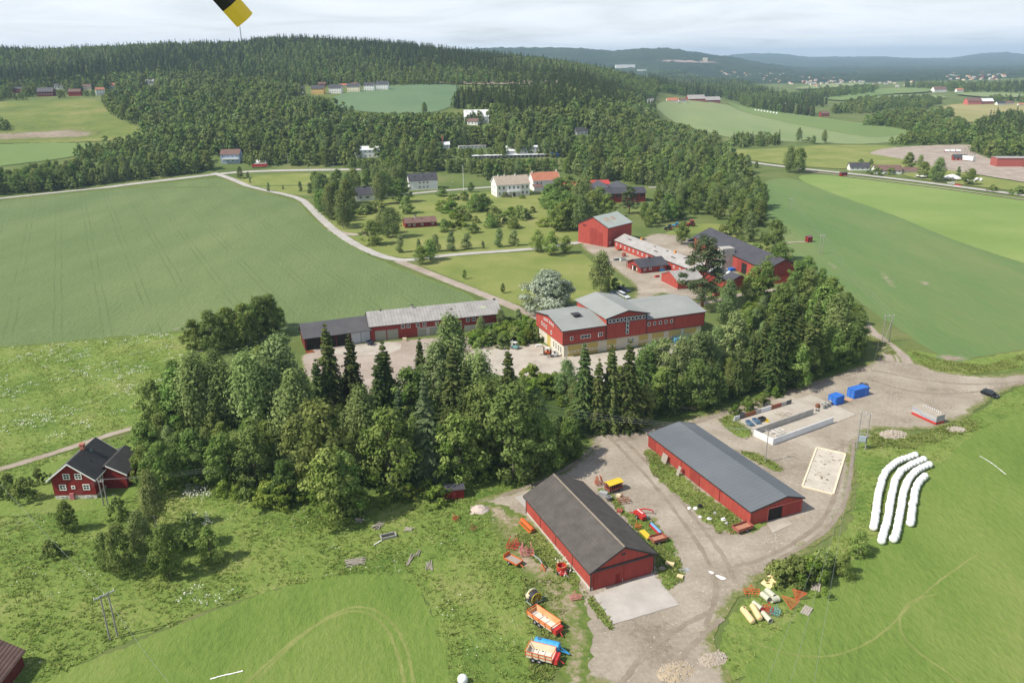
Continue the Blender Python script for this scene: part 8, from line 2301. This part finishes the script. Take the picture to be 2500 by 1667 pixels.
far_house(915, 362, 18, 6, 'low white cabin below the white block', M_white, M_r_white, 6, windows=False, cat='cabin', name='cabin')
far_house(1095, 284, 56, 16, 'white barn house with pale blue roof below the hillside field', M_white, M_r_white, 4, rows=1, rise=0.5)
far_house(1085, 288, 24, 10, 'white gabled cottage in front of the white barn house', M_white, M_r_brown, -20)
far_house(1042, 282, 22, 8, 'cream cottage with reddish roof left of the white barn house', M_white, M_r_beige, 4)
far_house(1337, 311, 28, 12, 'white house with black roof in the wood below the spruce stand', M_white, M_r_black, 12, rise=0.5)
far_house(1500, 200, 16, 4, 'white bus-shaped shed beside the hill road', M_white, M_r_white, 5, windows=False, cat='shed', name='roadside_shed')
for x, y, w, h, wl, rf, l, c in ((1545, 236, 26, 8, M_white, M_r_orange, 'white farmhouse at the top of the wide pale field', 'house'), (1600, 234, 40, 9, M_red3, M_r_fibre, 'large red barn with grey roof at the top of the wide pale field', 'barn'), (1638, 236, 34, 8, M_red3, M_r_fibre, 'grey-roofed red barn, right of the large one', 'barn'), (1568, 237, 18, 7, M_white, M_r_brown, 'small white house between farmhouse and barn', 'house'),
 (1858, 262, 16, 8, M_white, M_r_orange, 'white house with red roof in the valley wood', 'house'), (1895, 268, 20, 7, M_red3, M_r_brown, 'red barn with white door in the valley', 'barn'), (1812, 244, 14, 5, M_white, M_r_fibre, 'pale house above the valley wood', 'house'), (2160, 212, 30, 6, M_white, M_r_brown, 'white farm with reddish roof on the far pasture', 'farm'), (2205, 212, 16, 5, M_white, M_r_orange, 'small white house right of the far white farm', 'house'),
 (2238, 243, 34, 10, mat('brick_red_wall', (0.45, 0.12, 0.10)), M_r_brown, 'brick red barn above the straw field', 'barn'), (2268, 242, 28, 9, M_red3, M_r_white, 'red and white barn right of the brick red one', 'barn'), (2300, 244, 20, 6, M_white, M_r_black, 'white farmhouse right of the red and white barn', 'house'), (2318, 243, 20, 6, M_white, M_r_brown, 'white house, second from the right above the straw field', 'house'), (2345, 245, 12, 5, M_white, M_r_orange, 'small white house at the right end above the straw field', 'house')):
 far_house(x, y, w, h, l, wl, rf, 6, cat=c, name='farm_building' if c != 'house' else 'house')
far_house(1975, 392, 44, 8, 'white bungalow with grey roof beside the main road', M_white, M_r_black, -4, rise=0.4)
far_house(2040, 400, 58, 9, 'white bungalow with brown roof and raised gable walls beside the main road', M_white, M_r_brown, -6, rise=0.35)
far_house(2090, 398, 36, 5, 'low white garage right of the brown-roofed bungalow', M_white, M_r_brown, -6, windows=False, cat='garage', name='garage')
far_house(2205, 370, 28, 8, 'small red building with black roof on the parade ground', M_red3, M_r_black, -10, cat='building', name='red_building')
far_house(2325, 384, 68, 20, 'brick-red flat-roofed hall at the right edge', mat('brick_red_hall', (0.34, 0.085, 0.07), (0.40, 0.11, 0.09)), M_r_fibre, -8, rise=0.02, ratio=0.5, windows=False, cat='hall', name='red_hall')
for i, x in enumerate((2175, 2188, 2201)):
 far_house(x, 351, 9, 4, ('left', 'middle', 'right')[i] + ' of three little red kiosks with white roofs on the parade ground', M_red3, M_r_white, 0, rise=0.6, windows=False, cat='kiosk', name='kiosk', group='kiosks on the parade ground')
far_house(1668, 360, 24, 4, 'small orange-roofed shed at the sports field edge', M_red3, M_r_orange, 0, windows=False, cat='shed', name='shed')
far_house(1437, 158, 44, 8, 'long white industrial hall on the far wooded slope', M_white, M_r_white, 0, rise=0.03, ratio=0.4, windows=False, cat='hall', name='industrial_hall')
far_house(1475, 164, 20, 4, 'low annex right of the far white industrial hall', M_white, M_r_brown, 0, rise=0.05, windows=False, cat='hall', name='industrial_hall')
far_house(1620, 142, 10, 9, 'pale tower block at the far quarry', M_cream, M_r_white, 0, rise=0.05, windows=False, cat='tower', name='tower_block')
# the town on the far slope: houses of a pixel or two
g_ = random.Random(5)
hm = []
for wl, rf in ((M_cream, M_r_orange), (M_plinth, M_r_black), (M_cream, M_r_brown), (M_red3, M_r_black), (M_plinth, M_r_fibre)):
 me = MB().prism([(-5, 0), (5, 0), (5, 6), (0, 9.5), (-5, 6)], -7, 7).mesh('house')
 me.materials.append(wl); me.materials.append(rf)
 for pl in me.polygons:
  if pl.normal.z > 0.3: pl.material_index = 1
 hm.append(me)
def town(poly, n, sc, label, group):
 k = 0
 xs = [p[0] for p in poly]; ys = [p[1] for p in poly]
 while k < n:
  x, y = g_.uniform(min(xs), max(xs)), g_.uniform(min(ys), max(ys))
  if not inside(np.array([x]), np.array([y]), poly)[0]: continue
  p = G(x, y)
  o = link('town_house', hm[g_.choice((0, 0, 1, 2, 3, 4, 4))], None, None, p, g_.uniform(-.6, .6), sc * g_.uniform(.7, 1.3))
  tag(o, label, 'house', group); k += 1
town([(1655, 165), (1720, 168), (1800, 172), (1900, 178), (1990, 190), (1960, 200), (1880, 205), (1800, 192), (1720, 182), (1660, 175)], 130, 0.62, 'tiny house of the town on the far slope right of the hill', 'houses of the far town')
town([(1960, 192), (2100, 190), (2200, 196), (2150, 202), (2000, 204)], 25, 0.65, 'tiny house scattered across the far valley floor', 'houses of the far valley')
town([(2150, 172), (2250, 165), (2340, 172), (2300, 185), (2180, 186)], 45, 0.8, 'tiny pale house under the distant blue hills', 'houses under the blue hills')

# --- light tree meshes for the woods that read as one mass
LITE = bpy.data.collections.new('light_trees')
def lite(name, me):
 o = bpy.data.objects.new(name, me)
 LITE.objects.link(o)
lite_defs = []
for s in (101, 102, 103): lite_defs.append(('a_spruce', spruce_meshes(18, 3.0, s, whorls=15, nb=6, ns=3, lsize=1.5)[0]))
for s in (104, 105, 106): lite_defs.append(('b_broadleaf', crown_mesh('wood_crown', 'broad', 12, 4.9, 46, 20, 0.62, seed=s, base=0.03)[0]))
for s in (107, 108): lite_defs.append(('c_birch', crown_mesh('wood_crown', 'birch', 13, 4.2, 46, 20, 0.6, seed=s, base=0.05)[0]))
for s in (109, 110): lite_defs.append(('d_alder', crown_mesh('wood_crown', 'olive', 12, 4.6, 46, 20, 0.62, seed=s, base=0.03)[0]))
lite_defs.append(('e_grey', crown_mesh('wood_crown', 'grey', 11, 4.4, 46, 20, 0.6, seed=111, base=0.03)[0]))
for i, (nm, me) in enumerate(lite_defs): lite('%02d_%s' % (i, nm), me)
LI = {'spruce': (0, 1, 2), 'broad': (3, 4, 5), 'birch': (6, 7), 'alder': (8, 9), 'grey': (10,)}

def wood(name, label, regions):
 """one mass of trees: regions = [(polygon in 2352 px or world points, metres between trees, {kind: weight}, (min, max) scale)]"""
 P, Sc, Id = [], [], []
 for poly, sp, mix, sc in regions:
  w = [(q.x, q.y) for q in ([G(*p) for p in poly] if len(poly[0]) == 2 else [Vector(p) for p in poly])]
  xs, ys = np.array([q[0] for q in w]), np.array([q[1] for q in w])
  gx, gy = np.meshgrid(np.arange(xs.min(), xs.max(), sp), np.arange(ys.min(), ys.max(), sp))
  gx = gx.ravel() + RNG.uniform(-.45, .45, gx.size) * sp; gy = gy.ravel() + RNG.uniform(-.45, .45, gy.size) * sp
  k = inside(gx, gy, w) & (np.abs(gx / np.maximum(gy, 1)) < 0.78)
  gx, gy = gx[k], gy[k]
  z = T(gx, gy)
  # clumps of kind follow slow noise so that stands form
  keys = list(mix); wt = np.array([mix[q] for q in keys], float)
  ph = RNG.uniform(0, 6.28, (len(keys), 2)); fr = RNG.uniform(0.005, 0.016, (len(keys), 2))
  score = np.stack([np.log(wt[i]) + 2.0 * np.sin(gx * fr[i, 0] + ph[i, 0]) * np.sin(gy * fr[i, 1] + ph[i, 1]) + RNG.gumbel(0, 0.8, gx.size) for i in range(len(keys))])
  kid = score.argmax(0)
  for x, y, zz_, kk in zip(gx, gy, z, kid):
   s = random.uniform(*sc)
   h = 14 * s
   d = math.hypot(x, y)
   if d < 1500:
    bx, by = pix((x, y, zz_)); ty = pix((x, y, zz_ + h))[1]
    rw = 3.5 * s / mpp((x, y, zz_))
    s *= fit(bx, by, ty, rw, d)
    if s < 0.25: continue
    if any((x - a) ** 2 + (y - b2) ** 2 < 9 for a, b2, _ in TREES_FAR): continue
   P.append((x, y, zz_)); Sc.append(s); Id.append(random.choice(LI[keys[kk]]))
 me = bpy.data.meshes.new(name)
 me.from_pydata(P, [], [])
 for nm, ty, val in (('tree_scale', 'FLOAT', Sc), ('tree_kind', 'INT', Id), ('tree_turn', 'FLOAT', [random.uniform(0, 6.28) for _ in P])):
  a = me.attributes.new(nm, ty, 'POINT'); a.data.foreach_set('value', val)
 o = link(name, me)
 tag(o, label, 'wood', None, 'stuff')
 md = o.modifiers.new('trees', 'NODES')
 md.node_group = WOODTREE
 return len(P)

def wood_group():
 ng = bpy.data.node_groups.new('trees_on_points', 'GeometryNodeTree')
 ng.interface.new_socket('Geometry', in_out='INPUT', socket_type='NodeSocketGeometry')
 ng.interface.new_socket('Geometry', in_out='OUTPUT', socket_type='NodeSocketGeometry')
 n, l = ng.nodes, ng.links
 gi, go = n.new('NodeGroupInput'), n.new('NodeGroupOutput')
 ci = n.new('GeometryNodeCollectionInfo'); ci.inputs['Collection'].default_value = LITE
 ci.inputs['Separate Children'].default_value = True; ci.inputs['Reset Children'].default_value = True
 ip = n.new('GeometryNodeInstanceOnPoints'); ip.inputs['Pick Instance'].default_value = True
 def attr(nm, ty):
  a = n.new('GeometryNodeInputNamedAttribute'); a.data_type = ty; a.inputs['Name'].default_value = nm
  return a.outputs['Attribute']
 cx = n.new('ShaderNodeCombineXYZ'); l.new(attr('tree_turn', 'FLOAT'), cx.inputs['Z'])
 l.new(gi.outputs[0], ip.inputs['Points']); l.new(ci.outputs[0], ip.inputs['Instance'])
 l.new(attr('tree_kind', 'INT'), ip.inputs['Instance Index'])
 l.new(cx.outputs[0], ip.inputs['Rotation']); l.new(attr('tree_scale', 'FLOAT'), ip.inputs['Scale'])
 l.new(ip.outputs[0], go.inputs[0])
 return ng
WOODTREE = wood_group()
TREES_FAR = [t for t in TREES if t[1] > 500]

MIXED = {'broad': 3, 'alder': 3, 'birch': 2.5, 'grey': 1, 'spruce': 0.4}
hill = []
for i in range(60):
 b_ = -0.85 + 1.03 * i / 59; hill.append((b_ * 1165, 1165, 0))
for i in range(60):
 b_ = 0.18 - 1.03 * i / 59; hill.append((b_ * 1800, 1800, 0))
nt1 = wood('hillside_forest', 'dark spruce forest covering the long hill on the left', [(hill, 8.2, {'spruce': 3.2, 'broad': 1.4, 'birch': 1.2}, (0.45, 1.15))])
nt2 = wood('mixed_woodland', 'mixed green woodland filling the slope between the manor and the hill', [
 ([(560, 352), (700, 352), (900, 347), (1100, 352), (1350, 332), (1500, 332), (1600, 352), (1690, 376), (1640, 345), (1590, 318), (1510, 296), (1500, 262), (1470, 238), (1420, 228), (1390, 262), (1250, 274), (1060, 266), (960, 272), (850, 264), (760, 254), (735, 236), (700, 222), (600, 205), (480, 190), (240, 190),
   (232, 225), (252, 262), (330, 296), (335, 325), (420, 345), (490, 365)], 8.6, MIXED, (0.55, 1.55)),
 ([(560, 388), (640, 384), (780, 384), (850, 402), (930, 397), (1090, 402), (1120, 417), (1280, 397), (1330, 407), (1350, 427), (1490, 427), (1620, 417), (1730, 410), (1690, 375), (1600, 350), (1500, 330), (1350, 330), (1100, 350), (900, 345), (700, 350), (560, 350)], 8.5, MIXED, (0.5, 1.25)),
 ([(-80, 200), (250, 190), (240, 222), (100, 228), (-80, 236)], 10.0, MIXED, (0.7, 1.2)),
 ([(-80, 455), (-60, 425), (200, 400), (400, 386), (478, 387), (492, 393), (300, 417), (120, 440)], 7.0, {'broad': 3, 'alder': 2}, (0.6, 1.0)),
 ([(-80, 290), (0, 288), (35, 298), (20, 306), (-80, 308)], 9.0, MIXED, (0.6, 0.9)),
 ([(330, 330), (420, 348), (480, 362), (480, 385), (400, 384), (250, 385), (160, 368), (262, 340)], 9.5, MIXED, (0.7, 1.1))])
nt3 = wood('dark_spruce_stand', 'compact dark spruce stand right of the small hillside field', [([(1040, 248), (1060, 226), (1200, 212), (1330, 208), (1410, 214), (1470, 240), (1430, 258), (1250, 276), (1060, 260)], 7.2, {'spruce': 6, 'broad': 0.4, 'birch': 0.5}, (0.85, 1.15))])
nt4 = wood('valley_woods', 'scattered woods and tree lines across the right-hand valley', [
 ([(1655, 337), (1700, 322), (1790, 325), (1800, 334), (1700, 340)], 9.0, MIXED, (0.6, 1.0)),
 ([(1700, 238), (1740, 240), (1870, 262), (1868, 270), (1800, 262), (1715, 248)], 10.0, {'broad': 2, 'spruce': 2, 'alder': 1}, (0.8, 1.3)),
 ([(1490, 214), (1486, 170), (1560, 168), (1700, 190), (1760, 215), (1900, 240), (1890, 246), (1700, 236), (1660, 226), (1530, 214)], 14.0, {'spruce': 2, 'broad': 3, 'alder': 1}, (0.8, 1.4)),
 ([(2038, 333), (2110, 315), (2200, 312), (2240, 318), (2232, 332), (2150, 334)], 9.0, {'broad': 2, 'alder': 2}, (0.6, 1.0)),
 ([(2230, 336), (2215, 318), (2260, 290), (2300, 275), (2480, 268), (2480, 372), (2352, 368), (2280, 368), (2235, 350)], 9.5, {'broad': 3, 'spruce': 2, 'alder': 1}, (0.8, 1.3)),
 ([(1985, 290), (2010, 272), (2090, 262), (2150, 285), (2210, 290), (2230, 300), (2180, 312), (2110, 312), (2060, 296)], 11.0, {'broad': 3, 'alder': 2}, (0.8, 1.3)),
 ([(1940, 246), (1980, 235), (2130, 232), (2160, 238), (2130, 252), (2050, 250), (1990, 262), (1900, 262)], 13.0, {'broad': 3, 'alder': 2}, (0.8, 1.3)),
 ([(2130, 262), (2180, 262), (2190, 272), (2150, 278)], 11.0, {'broad': 1}, (0.7, 1.1)),
 ([(1820, 222), (1900, 228), (2000, 216), (2020, 206), (1900, 212)], 18.0, {'broad': 2, 'spruce': 1}, (1, 1.5)),
 ([(2060, 200), (2352, 198), (2480, 198), (2480, 214), (2200, 212)], 20.0, {'broad': 2, 'spruce': 1}, (1, 1.6)),
 ([(2230, 232), (2352, 232), (2480, 232), (2480, 238), (2300, 238)], 18.0, {'broad': 2, 'spruce': 1}, (0.8, 1.2))])
print('wood trees', nt1, nt2, nt3, nt4)
# single trees one can pick out on the right
for k, x, yb, yt, wd, l in (('birch', 1812, 396, 338, 1.2, 'left of two tall trees beside the main road'), ('alder', 1832, 398, 342, 1.1, 'right of two tall trees beside the main road'), ('alder', 1737, 386, 371, 1.2, 'small round tree beside the main road bend'), ('birch', 1834, 326, 295, 1.0, 'tall tree at the lower edge of the wide pale field'),
 ('birch', 1892, 330, 300, 1.0, 'lone tree right of centre at the wide pale field edge'), ('birch', 1868, 331, 312, 1.3, 'bushy tree left of the lone field-edge tree'), ('alder', 2085, 392, 352, 1.2, 'broad tree between the two bungalows'), ('birch', 2112, 385, 356, 1.0, 'slim tree right of the broad bungalow tree'), ('alder', 2120, 410, 372, 1.2, 'tree beside the right bungalow drive'),
 ('broad', 2145, 415, 382, 1.0, 'dark tree right of the bungalow drive'), ('birch', 2152, 418, 362, 1.1, 'tall birch before the parade ground'), ('broad', 2225, 425, 388, 1.3, 'dense dark tree beside the white tents'), ('column', 2200, 405, 384, 1.2, 'slim young tree left of the dense dark tree'), ('alder', 1975, 388, 366, 1.2, 'tree left of the grey bungalow'), ('alder', 2000, 380, 366, 1.1, 'tree behind the grey bungalow'),
 ('shrub', 2280, 440, 425, 1.3, 'small roadside shrub near the right edge'), ('shrub', 2340, 448, 428, 1.5, 'roadside shrub at the right edge'), ('birch', 975, 262, 236, 1.2, 'lone tree in the small hillside field'), ('shrub', 2010, 402, 385, 1.8, 'garden bush in front of the grey bungalow'), ('shrub', 2045, 400, 386, 1.8, 'garden bush in front of the right bungalow'), ('shrub', 1855, 327, 316, 1.4, 'bush at the field edge by the sports field')):
 tpx(k, x, yb, yt, l, wide=wd)

# --- mast on the ridge
d_ = ray(555 * K, 96 * K); p = Vector((d_.x / d_.y * 1680, 1680, 0)); p.z = float(T(p.x, p.y))
top = 30
ms = empty('radio_mast', p, 0, 'thin lattice radio mast on the crest of the wooded hill', 'mast')
mm = MB()
for i in range(3):
 a = i * 2.1
 mm.bar((1.4 * math.cos(a), 1.4 * math.sin(a), 0), (0.35 * math.cos(a), 0.35 * math.sin(a), 42), 0.35)
for k in range(10):
 r_ = 1.4 - 1.05 * k / 10; z = 42 * k / 10
 pts = [(r_ * math.cos(i * 2.1), r_ * math.sin(i * 2.1), z) for i in range(3)]
 for i in range(3): mm.bar(pts[i], (pts[(i + 1) % 3][0], pts[(i + 1) % 3][1], z + 3), 0.2)
mm.build('lattice', M_dtrim, ms)
MB().box(-0.2, 0.2, -0.2, 0.2, 42, 48).build('antenna', M_brick, ms)

# --- haze: the air of the whole valley
hz = MB().box(-19500, 19500, -400, 21900, -6, 300).mesh('haze')
hm_ = bpy.data.materials.new('valley_haze'); hm_.use_nodes = True
nn, ll = hm_.node_tree.nodes, hm_.node_tree.links
nn.clear()
ho = nn.new('ShaderNodeOutputMaterial'); hv = nn.new('ShaderNodeVolumePrincipled')
hv.inputs['Color'].default_value = (0.55, 0.77, 1.0, 1)
hv.inputs['Density'].default_value = 0.000085
hv.inputs['Anisotropy'].default_value = 0.0
ll.new(hv.outputs['Volume'], ho.inputs['Volume'])
tag(link('haze', hz, hm_), 'thin blue summer haze filling the valley', 'haze', None, 'stuff')
# ================================================================== grass, weeds and flowers
def in_px(polys, n, seed):
 """n random ground points inside polygons given as world (x, y) lists, weighted by area"""
 g = np.random.default_rng(seed)
 ar = [abs(sum(p[i - 1][0] * p[i][1] - p[i][0] * p[i - 1][1] for i in range(len(p)))) / 2 for p in polys]
 out = []
 for p, a in zip(polys, ar):
  k = int(n * a / sum(ar)); xs = [q[0] for q in p]; ys = [q[1] for q in p]
  x = g.uniform(min(xs), max(xs), k * 4); y = g.uniform(min(ys), max(ys), k * 4)
  m = inside(x, y, p); out.append(np.stack([x[m][:k], y[m][:k]], 1))
 return np.concatenate(out)

def tufts(name, label, P, h, w, material, blades=5, seed=1, cat='grass', z0=0.0, clump=0.03):
 """grass tufts: narrow upright triangles leaning outwards"""
 g = np.random.default_rng(seed)
 # keep where slow noise is high so that tall patches form
 v = np.sin(P[:, 0] * .21 + 1.3) * np.sin(P[:, 1] * .17) + .7 * np.sin(P[:, 0] * .53 + P[:, 1] * .41) + g.normal(0, .8, len(P))
 P = P[v > -.6]; v = v[v > -.6]
 n = len(P)
 hh = h * (0.55 + 0.25 * np.clip(v, 0, 2)) * g.uniform(.6, 1.4, n)
 B = np.repeat(P, blades, 0); H = np.repeat(hh, blades); N = len(B)
 a = g.uniform(0, 6.28, N); r = g.uniform(0, w, N)
 bx, by = B[:, 0] + np.cos(a) * r * .5, B[:, 1] + np.sin(a) * r * .5
 wd = w * .34 * g.uniform(.6, 1.3, N); ph = g.uniform(0, 6.28, N)
 lean = H * g.uniform(.7, 2.0, N)
 z = T(bx, by) + z0
 v0 = np.stack([bx - np.cos(ph) * wd, by - np.sin(ph) * wd, z - .03], 1); v1 = np.stack([bx + np.cos(ph) * wd, by + np.sin(ph) * wd, z - .03], 1)
 v2 = np.stack([bx + np.cos(a) * lean, by + np.sin(a) * lean, z + H], 1)
 V = np.stack([v0, v1, v2], 1).reshape(-1, 3)
 t = np.repeat(np.clip(np.repeat(g.normal(.5, .25, n), blades) + g.normal(0, .1, N), 0, 1), 3)
 o = link(name, np_mesh(name, V, np.arange(3 * N), 3, t), material)
 tag(o, label, cat, None, 'stuff')

def w2(poly): return [(p.x, p.y) for p in poly]
M_blade = leaf_mat('meadow_grass_blades', (0.190, 0.275, 0.055), (0.390, 0.455, 0.150), rnd=0, hue=0, trans=0.45)
M_weed = leaf_mat('weed_leaves', (0.170, 0.230, 0.050), (0.38, 0.41, 0.15), rnd=0, hue=0, trans=0.4)
M_flow = leaf_mat('white_flowers', (0.62, 0.62, 0.52), (0.82, 0.82, 0.76), rnd=0, hue=0, trans=0.2)
def clear_of(P, polys):
 m = np.ones(len(P), bool)
 for q in polys: m &= ~inside(P[:, 0], P[:, 1], q)
 return P[m]
wood_w = [(p.x, p.y) for p in (G(*q) for q in P_wood)]
lawnh = [(p.x, p.y) for p in (G(*q) for q in [(-40, 1140), (60, 1085), (150, 1050), (330, 1010), (400, 1060), (330, 1120), (250, 1170), (100, 1180), (-40, 1190)])]
P = clear_of(in_px([w2(P_mead), w2(P_mead2)], 22000, 1), [w2(P_mownL), w2(P_mownR), w2(P_yard), wood_w, lawnh])
tufts('meadow_grass', 'tall rough grass of the meadow and field margins', P, .38, .5, M_blade, 5, 2, z0=.05)
P = clear_of(in_px([w2(P_flower)], 9000, 3), [])
tufts('flower_meadow_grass', 'grass of the flowering meadow beside the crop field', P, .28, .5, M_blade, 4, 4, z0=.05)
weeds = [[(1480, 1040), (1500, 1030), (1560, 1090), (1700, 1190), (1730, 1225), (1650, 1225), (1580, 1160), (1500, 1090)], [(1370, 1120), (1400, 1130), (1440, 1180), (1500, 1190), (1560, 1280), (1570, 1330), (1530, 1360), (1510, 1330), (1505, 1270), (1400, 1150)],
   [(1200, 1190), (1215, 1200), (1300, 1290), (1345, 1365), (1300, 1330), (1230, 1290), (1180, 1230)], [(1345, 1370), (1365, 1375), (1410, 1440), (1400, 1445), (1370, 1415)], [(1650, 965), (1690, 945), (1730, 1000), (1710, 1010), (1670, 990)], [(1690, 1035), (1730, 1040), (1800, 1075), (1790, 1085), (1740, 1065)],
   [(1200, 1330), (1290, 1330), (1300, 1450), (1270, 1560), (1220, 1560)], [(2000, 985), (2100, 1000), (2230, 960), (2250, 985), (2100, 1030), (2000, 1030)], [(1990, 770), (2040, 790), (2060, 815), (2030, 815)], [(2090, 805), (2150, 825), (2260, 840), (2352, 815), (2352, 845), (2230, 860), (2120, 845)]]
P = in_px([[(p.x, p.y) for p in (G(*q) for q in w)] for w in weeds], 7000, 5)
tufts('weeds', 'weeds and docks growing along the barns and yard edges', P, .34, .6, M_weed, 6, 6, cat='weeds', z0=.1)

def flowers(name, label, P, seed, h=.55, s=.16, per=7, spread=.5, keep_=.35):
 g = np.random.default_rng(seed)
 v = np.sin(P[:, 0] * .13 + 2) * np.sin(P[:, 1] * .19 + 1) + .6 * np.sin(P[:, 0] * .37 - P[:, 1] * .29) + g.normal(0, .5, len(P))
 P = P[v > keep_]
 C = np.repeat(P, per, 0)
 Q = np.stack([C[:, 0] + g.normal(0, spread, len(C)), C[:, 1] + g.normal(0, spread, len(C)), np.zeros(len(C))], 1)
 Q[:, 2] = T(Q[:, 0], Q[:, 1]) + h * g.uniform(.6, 1.2, len(C))
 V, f, t = leaves(Q, np.array([0, 0, 1.]) + .4 * g.normal(size=Q.shape), s * g.uniform(.5, 1.3, len(Q)), g.random(len(Q)), 1.0, g)
 o = link(name, np_mesh(name, V, f, 4, t), M_flow)
 tag(o, label, 'flowers', None, 'stuff')
flowers('cow_parsley', 'white cow parsley flowering in patches across the left meadow', in_px([w2(P_flower)], 1500, 7), 8, s=.19)
pt = [[(590, 1085), (690, 1070), (700, 1100), (620, 1110)] , [(430, 1110), (470, 1100), (480, 1150), (430, 1150)], [(430, 1190), (480, 1180), (490, 1210), (440, 1215)], [(400, 1370), (520, 1330), (600, 1340), (500, 1390), (410, 1400)], [(1270, 1250), (1330, 1320), (1310, 1340), (1250, 1270)]]
flowers('elder_blossom', 'cream blossom patches at the wood edge and in the rough meadow', in_px([[(p.x, p.y) for p in (G(*q) for q in w)] for w in pt], 260, 9), 10, h=1.0, s=.17, per=8, spread=.45, keep_=-.2)
flowers('scattered_daisies', 'thin scatter of white flowers across the rough meadow', clear_of(in_px([w2(P_mead)], 1200, 11), [w2(P_mownL), wood_w]), 12, h=.5, s=.12, per=3, spread=.6, keep_=.6)
# loose stones on the gravel
def stones(name, label, P, s, seed):
 g = np.random.default_rng(seed)
 n = len(P)
 base = np.array([(1, 0, 0), (-1, 0, 0), (0, 1, 0), (0, -1, 0), (0, 0, 1)])
 sc = s * g.uniform(.4, 1.5, n) ** 1.5
 V = np.concatenate([P, np.full((n, 1), .1)], 1)[:, None, :] + base[None] * sc[:, None, None] * g.uniform(.6, 1.2, (n, 5, 1))
 F = np.array([(0, 2, 4), (2, 1, 4), (1, 3, 4), (3, 0, 4)])[None] + 5 * np.arange(n)[:, None, None]
 o = link(name, np_mesh(name, V.reshape(-1, 3), F.reshape(-1), 3), MATS['broken_stone'])
 tag(o, label, 'stones', None, 'stuff')
stones('loose_stones', 'loose stones scattered over the gravel yard', in_px([w2(P_yard)], 1800, 13), .10, 14)
# ================================================================== labels that single out look-alikes
ORD = ['first', 'second', 'third', 'fourth', 'fifth', 'sixth', 'seventh', 'eighth', 'ninth', 'tenth', 'eleventh', 'twelfth', 'thirteenth', 'fourteenth', 'fifteenth', 'sixteenth', 'seventeenth', 'eighteenth', 'nineteenth']
def nth_safe(i):
 n = i + 1
 if n < 20: return ORD[i]
 t = n // 10
 return ('twentieth', 'thirtieth', 'fortieth', 'fiftieth', 'sixtieth', 'seventieth')[t - 2] if n % 10 == 0 else ('twenty', 'thirty', 'forty', 'fifty', 'sixty', 'seventy')[t - 2] + '-' + ORD[n % 10 - 1]
alike = {}
for o in scene.objects:
 if o.parent is None and o.get('category') in ('tree', 'bush', 'bale') and o.get('label'):
  alike.setdefault(o['label'], []).append(o)
for lab, os_ in alike.items():
 if len(os_) < 2: continue
 if os_[0]['category'] == 'bale':
  for i, o in enumerate(sorted(os_, key=lambda q: -pix(q.location)[1])): o['label'] = lab + ', ' + nth_safe(i) + ' from the near end'
  continue
 os_.sort(key=lambda q: -pix(q.location)[1])
 k = 1 if len(os_) <= 12 else 2 if len(os_) <= 30 else 3
 part = [os_[i * len(os_) // k:(i + 1) * len(os_) // k] for i in range(k)]
 for w_, grp in zip(('',) if k == 1 else ('front, ', 'back, ') if k == 2 else ('front, ', 'middle, ', 'back, '), part):
  for i, o in enumerate(sorted(grp, key=lambda q: pix(q.location)[0])): o['label'] = lab + ', ' + w_ + nth_safe(i) + ' from left'
